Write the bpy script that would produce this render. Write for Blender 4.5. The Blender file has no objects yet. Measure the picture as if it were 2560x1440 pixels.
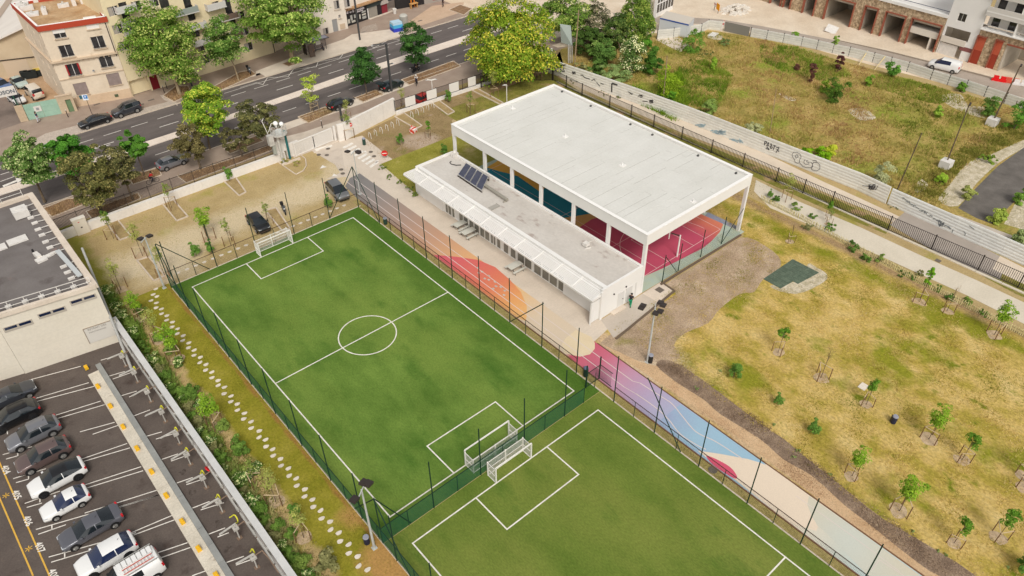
import bpy, bmesh, math, random
import numpy as np
from math import radians, sin, cos, pi, atan2, hypot
from mathutils import Vector, Matrix
sc = bpy.context.scene
# ---------------------------------------------------------------- camera, sky, sun, exposure
HC = 53.3
FPX = 1878.563

RC = [[0.7545836, -0.6561567, -0.0078735], [0.4191678, 0.4727442, 0.7751202], [0.5048781, 0.5881933, -0.6317648]]
cam_d = bpy.data.cameras.new('camera'); cam = bpy.data.objects.new('camera', cam_d)
sc.collection.objects.link(cam); sc.camera = cam
_r, _u, _f = [Vector(v) for v in RC]
cam.matrix_world = Matrix(((_r.x, _u.x, -_f.x, 0), (_r.y, _u.y, -_f.y, 0), (_r.z, _u.z, -_f.z, HC), (0, 0, 0, 1)))
cam_d.sensor_width = 36; cam_d.lens = FPX / 2560 * 36; cam_d.clip_start = 1; cam_d.clip_end = 2000
W = bpy.data.worlds.new('World'); sc.world = W; W.use_nodes = True
nt = W.node_tree; bg = nt.nodes['Background']
sky = nt.nodes.new('ShaderNodeTexSky'); sky.sky_type = 'NISHITA'; sky.sun_disc = False
SUN_EL, SUN_AZ = radians(49), radians(207)      # azimuth clockwise from +y
sky.sun_elevation = SUN_EL; sky.sun_rotation = SUN_AZ; sky.dust_density = 3.0; sky.air_density = 1.0
hs = nt.nodes.new('ShaderNodeHueSaturation'); hs.inputs['Saturation'].default_value = 0.22
tint = nt.nodes.new('ShaderNodeMix'); tint.data_type = 'RGBA'; tint.blend_type = 'MULTIPLY'; tint.inputs[0].default_value = 1
tint.inputs[7].default_value = (1.0, 0.99, 0.965, 1)
nt.links.new(sky.outputs[0], hs.inputs['Color']); nt.links.new(hs.outputs[0], tint.inputs[6]); nt.links.new(tint.outputs[2], bg.inputs[0])
bg.inputs[1].default_value = 0.13
sd = bpy.data.lights.new('sun', 'SUN'); so = bpy.data.objects.new('sun', sd); sc.collection.objects.link(so)
sd.energy = 1.5; sd.angle = radians(18); sd.color = (1.0, 0.985, 0.94)
_d = Vector((sin(SUN_AZ) * cos(SUN_EL), cos(SUN_AZ) * cos(SUN_EL), sin(SUN_EL)))
so.rotation_euler = (-_d).to_track_quat('-Z', 'Y').to_euler(); so.location = (0, 0, 120)
sc.view_settings.view_transform = 'Standard'; sc.view_settings.look = 'None'; sc.view_settings.gamma = 1
sc.view_settings.use_curve_mapping = False; sc.view_settings.exposure = 0.15
sc.render.engine = 'CYCLES'
sc.cycles.max_bounces = 6; sc.cycles.transparent_max_bounces = 24

# ---------------------------------------------------------------- measuring: photo point -> place in the world
def ray(px, py):
    a, b = (px - 1280) / FPX, -(py - 720) / FPX
    return _r * a + _u * b + _f
def g(px, py, z=0.0):
    d = ray(px, py); t = (z - HC) / d.z
    return Vector((d.x * t, d.y * t, z))
def onwall(A, B, px, py):
    """point of a vertical wall through A-B: (distance along from A, height)"""
    d = ray(px, py); t = (B - A).normalized(); n = Vector((-t.y, t.x, 0))
    A3 = Vector((A.x, A.y, 0)); k = (A3 - Vector((0, 0, HC))).dot(n) / d.dot(n)
    P = Vector((0, 0, HC)) + d * k
    return (P - A3).dot(t), P.z
# ---------------------------------------------------------------- colours and materials
def lin(c):
    c /= 255.0
    return c / 12.92 if c <= 0.04045 else ((c + 0.055) / 1.055) ** 2.4
def rgb(t, k=1.0): return (lin(t[0]) * k, lin(t[1]) * k, lin(t[2]) * k, 1)
MATS = {}
def mat(name, cols, scale=1.0, detail=4, rough=0.85, bump=0.0, fine=0.0, fscale=20, stretch=None, rot=0, metal=0.0,
        coords='pos', spec=0.3, obj_var=0.0, tint_attr=False, translucent=0.0, big=None, wave=None, emis=None, alpha=None, coat=0, bands=None, spots=None):
    """cols: one rgb or [(pos, rgb), ...] over noise. big=(rgb, scale, lo, hi): a second large patch colour"""
    if name in MATS: return MATS[name]
    m = bpy.data.materials.new(name); MATS[name] = m; m.use_nodes = True
    n = m.node_tree; N = n.nodes; L = n.links.new
    b = N['Principled BSDF']; out = N['Material Output']
    b.inputs['Roughness'].default_value = rough; b.inputs['Metallic'].default_value = metal
    b.inputs['Specular IOR Level'].default_value = spec
    if coat: b.inputs['Coat Weight'].default_value = coat; b.inputs['Coat Roughness'].default_value = 0.08
    if coords == 'pos':
        c = N.new('ShaderNodeNewGeometry').outputs['Position']
    else:
        c = N.new('ShaderNodeTexCoord').outputs['Object']
    mp = N.new('ShaderNodeMapping'); L(c, mp.inputs[0]); mp.inputs['Rotation'].default_value = (0, 0, radians(rot))
    if stretch: mp.inputs['Scale'].default_value = stretch
    c2 = mp.outputs[0]
    def noise(sc_, det, src):
        t = N.new('ShaderNodeTexNoise'); t.inputs['Scale'].default_value = sc_; t.inputs['Detail'].default_value = det
        t.inputs['Roughness'].default_value = 0.6; L(src, t.inputs['Vector']); return t.outputs['Fac']
    col = None
    if isinstance(cols[0], (int, float)):
        rn = N.new('ShaderNodeRGB'); rn.outputs[0].default_value = rgb(cols); col = rn.outputs[0]
    else:
        cr = N.new('ShaderNodeValToRGB'); e = cr.color_ramp.elements
        while len(e) < len(cols): e.new(0.5)
        for k, (p_, cc) in enumerate(cols): e[k].position = p_; e[k].color = rgb(cc)
        L(noise(scale, detail, c2), cr.inputs[0]); col = cr.outputs[0]
    def mix(a, bcol, fac, mode='MIX'):
        x = N.new('ShaderNodeMix'); x.data_type = 'RGBA'; x.blend_type = mode
        if hasattr(fac, 'links'): L(fac, x.inputs[0])
        else: x.inputs[0].default_value = fac
        L(a, x.inputs[6])
        if hasattr(bcol, 'links'): L(bcol, x.inputs[7])
        else: x.inputs[7].default_value = bcol
        return x.outputs[2]
    def mrange(v, lo, hi, a=0.0, b_=1.0):
        x = N.new('ShaderNodeMapRange'); L(v, x.inputs[0]); x.inputs[1].default_value = lo; x.inputs[2].default_value = hi
        x.inputs[3].default_value = a; x.inputs[4].default_value = b_; return x.outputs[0]
    if big:
        for (bc, bs, lo, hi) in (big if isinstance(big, list) else [big]):
            col = mix(col, rgb(bc), mrange(noise(bs, 5, c2), lo, hi))
    def shaped(dist, hw, soft, amp, rg):
        nz = noise(0.35, 5, c); a_ = N.new('ShaderNodeMath'); a_.operation = 'MULTIPLY_ADD'; L(nz, a_.inputs[0]); a_.inputs[1].default_value = amp * 2
        sb = N.new('ShaderNodeMath'); sb.operation = 'SUBTRACT'; L(dist, sb.inputs[0]); sb.inputs[1].default_value = amp
        L(sb.outputs[0], a_.inputs[2])
        nf = noise(6.0, 3, c); a2 = N.new('ShaderNodeMath'); a2.operation = 'MULTIPLY_ADD'; L(nf, a2.inputs[0]); a2.inputs[1].default_value = soft; L(a_.outputs[0], a2.inputs[2])
        return mrange(a2.outputs[0], hw + soft, hw - soft * 0.3)
    for (rg, ax, cc, hw, soft, amp) in (bands or []):
        sx = N.new('ShaderNodeSeparateXYZ'); L(c, sx.inputs[0])
        d_ = N.new('ShaderNodeMath'); d_.operation = 'SUBTRACT'; L(sx.outputs[ax], d_.inputs[0]); d_.inputs[1].default_value = cc
        e_ = N.new('ShaderNodeMath'); e_.operation = 'ABSOLUTE'; L(d_.outputs[0], e_.inputs[0])
        col = mix(col, rgb(rg), shaped(e_.outputs[0], hw, soft, amp, rg))
    for (rg, cx_, cy_, rr, soft, amp) in (spots or []):
        d_ = N.new('ShaderNodeVectorMath'); d_.operation = 'DISTANCE'; L(c, d_.inputs[0]); d_.inputs[1].default_value = (cx_, cy_, 0)
        col = mix(col, rgb(rg), shaped(d_.outputs['Value'], rr, soft, amp, rg))
    if wave:   # (axis vector scale xyz, darken, width): joints drawn as fine lines darkened in the colour
        for (ax, per, dark, wid) in wave:
            sx = N.new('ShaderNodeSeparateXYZ'); L(c, sx.inputs[0])
            mm = N.new('ShaderNodeMath'); mm.operation = 'PINGPONG'; L(sx.outputs[ax], mm.inputs[0]); mm.inputs[1].default_value = per / 2
            col = mix(col, (dark, dark, dark, 1), mrange(mm.outputs[0], wid, wid * 0.4), 'MULTIPLY')
    if fine:
        v = mrange(noise(fscale, 3, c2), 0.3, 0.7, 1 - fine, 1 + fine)
        cx = N.new('ShaderNodeCombineColor'); [L(v, cx.inputs[i]) for i in range(3)]
        col = mix(col, cx.outputs[0], 1.0, 'MULTIPLY')
    if obj_var:
        oi = N.new('ShaderNodeObjectInfo'); v = mrange(oi.outputs['Random'], 0, 1, 1 - obj_var, 1 + obj_var)
        cx = N.new('ShaderNodeCombineColor'); [L(v, cx.inputs[i]) for i in range(3)]
        col = mix(col, cx.outputs[0], 1.0, 'MULTIPLY')
    if tint_attr:
        at = N.new('ShaderNodeAttribute'); at.attribute_name = 'tint'
        col = mix(col, rgb(tint_attr), at.outputs['Fac'])
    L(col, b.inputs['Base Color'])
    if emis: b.inputs['Emission Color'].default_value = rgb(emis); b.inputs['Emission Strength'].default_value = 1
    if bump:
        bp = N.new('ShaderNodeBump'); bp.inputs['Strength'].default_value = min(1, bump); bp.inputs['Distance'].default_value = 0.1
        L(noise(fscale, 4, c2), bp.inputs['Height']); L(bp.outputs[0], b.inputs['Normal'])
    if translucent:
        tr = N.new('ShaderNodeBsdfTranslucent'); L(col, tr.inputs[0]); ms = N.new('ShaderNodeMixShader')
        ms.inputs[0].default_value = translucent; L(b.outputs[0], ms.inputs[1]); L(tr.outputs[0], ms.inputs[2]); L(ms.outputs[0], out.inputs[0])
    if alpha is not None:
        b.inputs['Alpha'].default_value = alpha
    return m
# ---------------------------------------------------------------- mesh builder
class MB:
    def __init__(s): s.v = []; s.f = []
    def add(s, vs, fs):
        o = len(s.v); s.v += [tuple(v) for v in vs]; s.f += [tuple(i + o for i in f) for f in fs]; return s
    def box(s, x0, y0, z0, x1, y1, z1):
        return s.add([(x0,y0,z0),(x1,y0,z0),(x1,y1,z0),(x0,y1,z0),(x0,y0,z1),(x1,y0,z1),(x1,y1,z1),(x0,y1,z1)],
                     [(3,2,1,0),(4,5,6,7),(0,1,5,4),(1,2,6,5),(2,3,7,6),(3,0,4,7)])
    def obox(s, c, ux, uy, uz):
        c = Vector(c); ux = Vector(ux); uy = Vector(uy); uz = Vector(uz); vs = []
        for k in (-1, 1):
            for (i, j) in ((-1,-1),(1,-1),(1,1),(-1,1)): vs.append(c + ux*i + uy*j + uz*k)
        return s.add(vs, [(3,2,1,0),(4,5,6,7),(0,1,5,4),(1,2,6,5),(2,3,7,6),(3,0,4,7)])
    def bar(s, p, q, w, h=None, up=(0,0,1)):
        """square bar from p to q"""
        p = Vector(p); q = Vector(q); h = h or w; d = (q - p); L_ = d.length
        if L_ < 1e-6: return s
        d /= L_; upv = Vector(up)
        if abs(d.dot(upv)) > 0.98: upv = Vector((1, 0, 0))
        sx = d.cross(upv).normalized(); sz = sx.cross(d).normalized()
        return s.obox((p + q) / 2, sx * w / 2, d * L_ / 2, sz * h / 2)
    def cyl(s, p, q, r0, r1=None, n=8, caps=True):
        p = Vector(p); q = Vector(q); r1 = r0 if r1 is None else r1; d = (q - p).normalized()
        a = Vector((0,0,1)) if abs(d.z) < 0.9 else Vector((1,0,0))
        x = d.cross(a).normalized(); y = d.cross(x)
        vs = [p + (x*cos(2*pi*i/n) + y*sin(2*pi*i/n))*r0 for i in range(n)] + [q + (x*cos(2*pi*i/n) + y*sin(2*pi*i/n))*r1 for i in range(n)]
        fs = [(i, (i+1) % n, n + (i+1) % n, n + i) for i in range(n)]
        if caps: fs += [tuple(range(n))[::-1], tuple(range(n, 2*n))]
        return s.add(vs, fs)
    def tube(s, pts, r, n=6):
        for a, b in zip(pts[:-1], pts[1:]): s.cyl(a, b, r, r, n)
        return s
    def prism(s, pts, z0, z1):
        n = len(pts)
        ar = sum(pts[i][0]*pts[(i+1) % n][1] - pts[(i+1) % n][0]*pts[i][1] for i in range(n))
        if ar < 0: pts = pts[::-1]
        vs = [(p[0], p[1], z0) for p in pts] + [(p[0], p[1], z1) for p in pts]
        return s.add(vs, [tuple(range(n))[::-1], tuple(range(n, 2*n))] + [(i, (i+1) % n, n+(i+1) % n, n+i) for i in range(n)])
    def flat(s, pts, z):
        n = len(pts)
        ar = sum(pts[i][0]*pts[(i+1) % n][1] - pts[(i+1) % n][0]*pts[i][1] for i in range(n))
        if ar < 0: pts = pts[::-1]
        return s.add([(p[0], p[1], z) for p in pts], [tuple(range(n))])
    def strip(s, pts, w, z, closed=False):
        """painted line of width w along pts"""
        P = [Vector((p[0], p[1])) for p in pts]
        n = len(P); L_, R_ = [], []
        for i in range(n):
            a = P[i-1] if (i > 0 or closed) else P[i]; b = P[(i+1) % n] if (i < n-1 or closed) else P[i]
            d = (((b - P[i]).normalized() if (b-P[i]).length > 1e-6 else Vector((0,0))) + ((P[i] - a).normalized() if (P[i]-a).length > 1e-6 else Vector((0,0)))).normalized()
            nn = Vector((-d.y, d.x)) * w / 2
            if 0 < i < n-1 or closed:
                d1 = (P[i]-a).normalized(); k = max(0.4, abs(d1.dot(d))); nn /= k
            L_.append(P[i] + nn); R_.append(P[i] - nn)
        vs = [(v.x, v.y, z) for v in L_] + [(v.x, v.y, z) for v in R_]
        m = n if closed else n-1
        return s.add(vs, [(n+i, n+(i+1) % n, (i+1) % n, i) for i in range(m)])
    def sphere(s, c, r, sx=1, sy=1, sz=1, n=8, m=6):
        vs = [(c[0], c[1], c[2]+r*sz)]
        for j in range(1, m):
            t = pi*j/m
            for i in range(n): vs.append((c[0]+r*sx*sin(t)*cos(2*pi*i/n), c[1]+r*sy*sin(t)*sin(2*pi*i/n), c[2]+r*sz*cos(t)))
        vs.append((c[0], c[1], c[2]-r*sz)); fs = [(0, 1+i, 1+(i+1) % n) for i in range(n)]
        for j in range(m-2):
            o = 1+j*n
            fs += [(o+i, o+n+i, o+n+(i+1) % n, o+(i+1) % n) for i in range(n)]
        o = 1+(m-2)*n; fs += [(o+i, len(vs)-1, o+(i+1) % n) for i in range(n)]
        return s.add(vs, fs)
    def xf(s, M):
        s.v = [tuple(M @ Vector(v)) for v in s.v]; return s
    def mesh(s, name, smooth=False):
        me = bpy.data.meshes.new(name); me.from_pydata(s.v, [], s.f)
        if smooth: me.polygons.foreach_set('use_smooth', [True]*len(me.polygons))
        me.update(); return me
COL = sc.collection
def tag(o, label=None, cat=None, group=None, kind=None):
    if label: o['label'] = label
    if cat: o['category'] = cat
    if group: o['group'] = group
    if kind: o['kind'] = kind
    return o
def offs(o):
    v = Vector((0,0,0))
    while o: v += o.location; o = o.parent
    return v
def ob(name, mb, m, parent=None, world=False, smooth=False, kind=None, loc=None, label=None):
    """ONE mesh object; with world=True the builder held world coordinates"""
    if isinstance(mb, MB):
        if parent is not None and world:
            o_ = offs(parent); mb.v = [(x-o_.x, y-o_.y, z-o_.z) for x, y, z in mb.v]
        me = mb.mesh(name, smooth)
    else: me = mb
    if m is not None and not me.materials: me.materials.append(m)
    o = bpy.data.objects.new(name, me); COL.objects.link(o)
    if parent is not None: o.parent = parent
    if kind: o['kind'] = kind
    if loc is not None: o.location = loc
    if label: o['label'] = label
    return o
def thing(name, label, cat, loc=(0,0,0), rz=0, group=None, kind=None):
    o = bpy.data.objects.new(name, None); COL.objects.link(o); o.location = loc; o.rotation_euler = (0,0,rz)
    o.empty_display_size = 0.2
    return tag(o, label, cat, group, kind)
def struct(name, mb, m, smooth=False): return ob(name, mb, m, kind='structure', smooth=smooth)
def one(name, label, cat, mb, m, loc=None, group=None, smooth=False, kind=None, rz=0):
    """a thing that is one mesh; builder in world coords is re-based to its own foot"""
    if loc is None:
        xs = [v[0] for v in mb.v]; ys = [v[1] for v in mb.v]; zs = [v[2] for v in mb.v]
        loc = ((min(xs)+max(xs))/2, (min(ys)+max(ys))/2, min(zs)); mb.v = [(x-loc[0], y-loc[1], z-loc[2]) for x, y, z in mb.v]
    o = ob(name, mb, m, smooth=smooth, loc=loc); o.rotation_euler = (0,0,rz)
    return tag(o, label, cat, group, kind)
def kids(o): return [c for c in o.children]
def dup(root, loc, rz=None, label=None, group=None, scale=None):
    def cp(o, par):
        c = o.copy(); COL.objects.link(c); c.parent = par
        for ch in o.children: cp(ch, c)
        return c
    r = cp(root, None); r.location = loc
    if rz is not None: r.rotation_euler = (0,0,rz)
    if label: r['label'] = label
    if group: r['group'] = group
    if scale is not None: r.scale = (scale,)*3 if not hasattr(scale, '__len__') else scale
    return r
def rect(x0, y0, x1, y1): return [(x0,y0),(x1,y0),(x1,y1),(x0,y1)]
def P(*px, z=0.0): return [tuple(g(a, b, z)[:2]) for a, b in px]
def smoothpts(pts, k=8):
    """closed smooth outline through pts"""
    n = len(pts); out = []
    for i in range(n):
        p0, p1, p2, p3 = [Vector(pts[(i+j-1) % n]) for j in range(4)]
        for t in range(k):
            u = t/k
            out.append(tuple(0.5*((2*p1)+(-p0+p2)*u+(2*p0-5*p1+4*p2-p3)*u*u+(-p0+3*p1-3*p2+p3)*u**3)))
    return out
def opensmooth(pts, k=6):
    q = [pts[0]] + list(pts) + [pts[-1]]; out = []
    for i in range(1, len(q)-2):
        p0, p1, p2, p3 = [Vector(q[i+j-1]) for j in range(4)]
        for t in range(k):
            u = t/k; out.append(tuple(0.5*((2*p1)+(-p0+p2)*u+(2*p0-5*p1+4*p2-p3)*u*u+(-p0+3*p1-3*p2+p3)*u**3)))
    out.append(tuple(pts[-1])); return out
def text_mesh(s, size, M, ext=0.0, align='CENTER', bold=0.0):
    cu = bpy.data.curves.new('lettering', 'FONT'); cu.body = s; cu.size = size; cu.extrude = ext; cu.align_x = align; cu.offset = bold
    cu.resolution_u = 2
    t = bpy.data.objects.new('lettering', cu); COL.objects.link(t); dg = bpy.context.evaluated_depsgraph_get(); dg.update()
    me = bpy.data.meshes.new_from_object(t.evaluated_get(dg)); me.transform(M)
    bpy.data.objects.remove(t); return me
def rnd(a, b): return random.uniform(a, b)
random.seed(7); RNG = np.random.default_rng(11)
def M4(o, x, y, z):
    """matrix with origin o and axes x, y, z"""
    return Matrix(((x[0],y[0],z[0],o[0]),(x[1],y[1],z[1],o[1]),(x[2],y[2],z[2],o[2]),(0,0,0,1)))
# ================================================================ GROUND, ROADS, MARKINGS
asph = lambda n, a, b, **k: mat(n, [(0.3, a), (0.7, b)], scale=0.5, detail=6, rough=0.9, fine=0.13, fscale=9, **k)
m_earth = mat('earth', [(0.3, (150,130,95)), (0.7, (175,155,115))], scale=0.3, fine=0.15)
m_road = asph('road_asphalt', (98,89,85), (112,103,98), big=((84,77,74), 0.12, 0.5, 0.7), stretch=(0.35,1.6,1))
m_pave = asph('pavement_asphalt', (151,131,116), (166,147,131))
m_conc = mat('pale_concrete', [(0.3, (206,190,172)), (0.7, (221,206,188))], scale=0.6, fine=0.06, fscale=6)
m_median = mat('median_concrete', [(0.3, (222,205,188)), (0.7, (234,218,202))], scale=0.5, fine=0.07, fscale=5, wave=[(0, 3.0, 0.8, 0.04)])
m_cobble = mat('cobble', [(0.3, (178,163,148)), (0.7, (196,181,166))], scale=1.2, fine=0.22, fscale=5)
m_kerb = mat('kerb_stone', [(0.3, (196,180,160)), (0.7, (215,198,178))], scale=1.5, fine=0.08)
m_white = mat('road_paint_white', [(0.35, (216,208,196)), (0.6, (236,229,218))], scale=2.5, fine=0.08, rough=0.7)
m_wornw = mat('worn_paint', [(0.35, (168,156,144)), (0.65, (205,194,180))], scale=3, fine=0.1)
m_yel = mat('road_paint_yellow', [(0.3, (206,160,66)), (0.7, (224,178,80))], scale=3, fine=0.08)
m_park = mat('car_park_asphalt', [(0.25, (84,74,68)), (0.75, (103,92,84))], scale=0.35, detail=7, fine=0.14, fscale=7,
             big=[((72,60,54), 0.5, 0.56, 0.72), ((112,98,86), 0.9, 0.62, 0.8)])
m_turf = mat('artificial_turf', [(0.3, (76,104,38)), (0.7, (112,137,60))], scale=0.22, detail=6, fine=0.16, fscale=5, rough=0.95, spec=0.1,
             stretch=(1.6,0.75,1), rot=12, bump=0.4, big=[((116,136,60), 0.09, 0.45, 0.7), ((66,100,34), 0.16, 0.55, 0.75)], bands=[((74,104,36), 0, 37.8, 2.0, 2.5, 2.0), ((76,106,38), 1, 76, 3.0, 3, 2.0)], wave=[(0, 3.9, 0.95, 0.05)])
m_turf2 = mat('artificial_turf_olive', [(0.3, (88,108,40)), (0.7, (112,126,54))], scale=0.22, detail=6, fine=0.16, fscale=5, rough=0.95, spec=0.1,
             stretch=(1.6,0.75,1), rot=12, bump=0.4, big=[((126,132,62), 0.08, 0.42, 0.7), ((78,104,38), 0.17, 0.57, 0.75)], wave=[(0, 3.9, 0.95, 0.05)])
m_plaza = mat('plaza_paving', [(0.3, (201,186,168)), (0.7, (214,199,181))], scale=0.4, fine=0.05, fscale=5, wave=[(1, 0.45, 0.93, 0.02), (0, 2.4, 0.96, 0.02)])
m_plaza2 = mat('plaza_paving_grey', [(0.3, (186,173,158)), (0.7, (196,183,168))], scale=0.4, fine=0.05, fscale=5)
m_entry = mat('entry_paving', [(0.3, (196,181,164)), (0.7, (210,195,178))], scale=0.3, fine=0.06, fscale=4, big=((184,168,152), 0.5, 0.5, 0.75))
m_lawn = mat('dry_lawn', [(0.28, (138,130,48)), (0.4, (168,148,68)), (0.52, (194,166,98)), (0.7, (208,182,122))], scale=0.35, detail=10, fine=0.26, fscale=4.5, rough=1, spec=0.05,
             bump=0.8, stretch=(1,0.7,1), big=[((138,136,44), 0.14, 0.54, 0.64), ((118,124,36), 0.45, 0.6, 0.68)],
             spots=[((200,178,150), 45.5, 31, 3.0, 2.0, 2.0)],
             bands=[((130,130,38), 0, 74.6, 1.0, 1.6, 3.0), ((158,132,98), 0, 77.2, .9, .8, 1.0), ((196,168,132), 0, 44.2, 0.9, 0.5, 0.8)])
m_field = mat('wild_meadow', [(0.3, (130,122,60)), (0.45, (158,140,78)), (0.6, (176,150,92)), (0.75, (190,164,112))], scale=0.28, detail=9, fine=0.28, fscale=3, rough=1, spec=0.05,
             bump=1.0, big=[((138,144,58), 0.1, 0.52, 0.64), ((160,128,86), 0.22, 0.62, 0.72), ((110,118,52), 0.4, 0.63, 0.75)])
m_gravel = mat('gravel_lot', [(0.3, (170,147,103)), (0.7, (186,163,118))], scale=0.4, detail=8, fine=0.14, fscale=5, rough=1, spec=0.05, bump=0.4,
             big=[((150,142,66), 0.2, 0.56, 0.72)],
             bands=[((203,184,150), 1, 83.0, 3.0, 2.0, 2.2), ((140,136,60), 0, 8.2, 1.2, 1.0, 1.6)],
             spots=[((203,184,150), 44, 84, 5, 2, 2.0), ((205,188,158), 15, 80, 4, 2, 2)])
m_strip = mat('grass_strip', [(0.3, (124,122,36)), (0.5, (142,134,46)), (0.7, (156,144,60))], scale=0.4, detail=8, fine=0.2, fscale=5, rough=1, spec=0.05, bump=0.6,
             bands=[((186,160,112), 0, 9.2, 0.7, 0.6, 1.4), ((150,112,60), 0, 13.6, 0.15, 0.25, 0.5)], spots=[((176,136,80), 13.3, 30.5, 2.2, 1, 1.5), ((176,136,80), 13.3, 36, 1.0, 1, 1)])
m_mulch = mat('mulch', [(0.3, (122,94,68)), (0.7, (156,126,96))], scale=1.5, fine=0.3, fscale=8, bump=0.6)
m_soil = mat('dark_soil', [(0.3, (116,96,80)), (0.5, (142,120,100)), (0.7, (168,146,122))], scale=0.6, detail=8, fine=0.3, fscale=7, bump=1.0, rough=1)
m_edge = mat('dry_earth_edge', [(0.3, (190,156,118)), (0.7, (208,176,138))], scale=0.6, fine=0.18, fscale=7, bump=0.6)
m_path = mat('sandy_path', [(0.3, (206,189,168)), (0.7, (221,205,185))], scale=0.3, fine=0.05, fscale=5, big=((196,178,150), 0.15, 0.55, 0.8))
m_path2 = mat('beige_asphalt_path', [(0.3, (205,193,172)), (0.7, (216,204,184))], scale=0.3, fine=0.06, fscale=5)
m_siteflr = mat('site_dust', [(0.3, (205,184,158)), (0.7, (226,209,186))], scale=0.25, detail=7, fine=0.08, fscale=3)
m_rgrass = mat('verge_grass', [(0.3, (112,110,40)), (0.7, (140,132,60))], scale=0.8, fine=0.25, fscale=5, big=((170,140,100), 0.3, 0.55, 0.66), bump=0.6)
m_pinkp = mat('pink_pavement', [(0.3, (188,160,134)), (0.7, (202,174,148))], scale=0.5, fine=0.08, fscale=4)
m_gravel2 = mat('pale_gravel', [(0.3, (162,150,118)), (0.5, (194,180,152)), (0.7, (216,204,182))], scale=1.2, detail=6, fine=0.25, fscale=5, bump=1)

struct('ground', MB().flat(rect(-300, -260, 520, 520), -0.32), m_earth)
S = lambda name, pts, z, m, d=0.0: struct(name, MB().prism(pts, z-d, z) if d else MB().flat(pts, z), m)
S('road', rect(-80, 103.25, 190, 121.3), -0.12, m_road)
S('site_ground', rect(7.0, -40, 240, 103.1), 0.0, m_gravel, 0.3)
S('street_ground', rect(-80, 121.45, 240, 330), 0.0, m_pave, 0.3)
S('car_park_surface', rect(-60, -40, 7.0, 92.5), 0.0, m_park, 0.3)
S('forecourt', rect(-60, 92.5, 7.0, 103.1), 0.0, m_pave, 0.3)
k = MB()
for x in range(-60, 120): k.box(x+0.02, 103.1, -0.2, x+0.99, 103.26, 0.02); k.box(x+0.02, 121.29, -0.2, x+0.99, 121.46, 0.02)
struct('kerb', k, m_kerb)
# median
struct('median_strip', MB().prism([(-60,110.0),(18,109.9),(60,110.9),(120,110.9),(120,113.7),(60,113.0),(38,111.9),(-60,111.6)], -0.2, -0.02), m_median)
# south pavement and bays
S('south_pavement', rect(7.0, 96.2, 100, 103.1), 0.004, m_pave)
S('parking_bay_paving', [(41,99.9),(60,101.4),(66,101.8),(66,103.1),(41,103.1)], 0.008, m_conc)
S('gate_apron', P((760,330),(700,345),(735,395),(840,355),(860,345),(1000,280),(960,262),(850,300)), 0.012, m_entry)
# raised-edge planting pits along the street: each a bed with kerb stones
def bed(pts, name='planting_bed', m=None, z=0.016, lab=None):
    S(name, pts, z, m or m_mulch)
    k = MB(); n = len(pts)
    for i in range(n):
        a = Vector((*pts[i], 0)); b = Vector((*pts[(i+1) % n], 0)); L_ = (b-a).length; q = max(1, round(L_/1.0))
        for j in range(q): k.bar(a.lerp(b, (j+0.02)/q)+Vector((0,0,0.03)), a.lerp(b, (j+0.98)/q)+Vector((0,0,0.03)), 0.14, 0.12)
    struct('bed_kerb', k, m_kerb)
for q in (rect(50.2,101.7,55.3,103.0), rect(45.2,100.9,45.9,103.0), rect(59.9,101.9,64.9,103.0), rect(65.6,102.0,77.0,103.0), rect(18.0,99.9,22.3,103.0),
          rect(26.5,100,33.0,103.0)):
    pass
bed(P((745,293),(772,308),(835,281),(813,268)))
bed(P((887,245),(908,256),(957,236),(938,226)))
bed(P((1003,200),(1023,213),(1152,166),(1133,153)))
bed(P((108,522),(130,543),(207,513),(232,494),(168,497)))
bed(P((322,440),(332,462),(404,438),(396,420)))
bed(P((560,372),(575,385),(660,352),(640,340)))
for a in (((215,529),(230,548),(352,497),(345,482)), ((443,441),(466,458),(600,407),(690,372),(686,358),(600,391))): bed(P(*a))
bed(P((872,303),(880,312),(980,262),(972,256)))
S('cycle_path', [(7,98.6),(45,99.9),(70,99.0),(100,98.4),(100,100.6),(66,101.0),(45,101.2),(7,99.9)], 0.009, m_pave)
# north side
S('parking_bay_cobbles', [(8,121.5),(14,124.6),(33,122.9),(33,121.5)], 0.006, m_cobble)
S('parking_bay_cobbles', P((410,250),(445,265),(432,235),(400,238)), 0.010, m_cobble)
S('north_pavement', rect(8, 124.7, 110, 130.2), 0.003, m_pave)
S('bus_stop_paving', P((640,178),(665,192),(1015,85),(1000,70),(880,86),(860,98),(760,132)), 0.013, m_conc)
S('bus_stop_paving', P((560,205),(600,197),(730,162),(640,178),(640,190)), 0.012, m_conc)
S('corner_paving', P((1000,70),(1012,78),(1155,30),(1160,5),(1080,15)), 0.015, m_pinkp)
bed(P((408,240),(436,255),(480,235),(470,215),(440,215)))
bed(P((500,236),(558,224),(640,186),(628,176),(600,180)))
bed(P((704,160),(722,167),(758,155),(742,145)))
bed(P((1122,25),(1160,38),(1180,22),(1150,12)))
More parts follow.
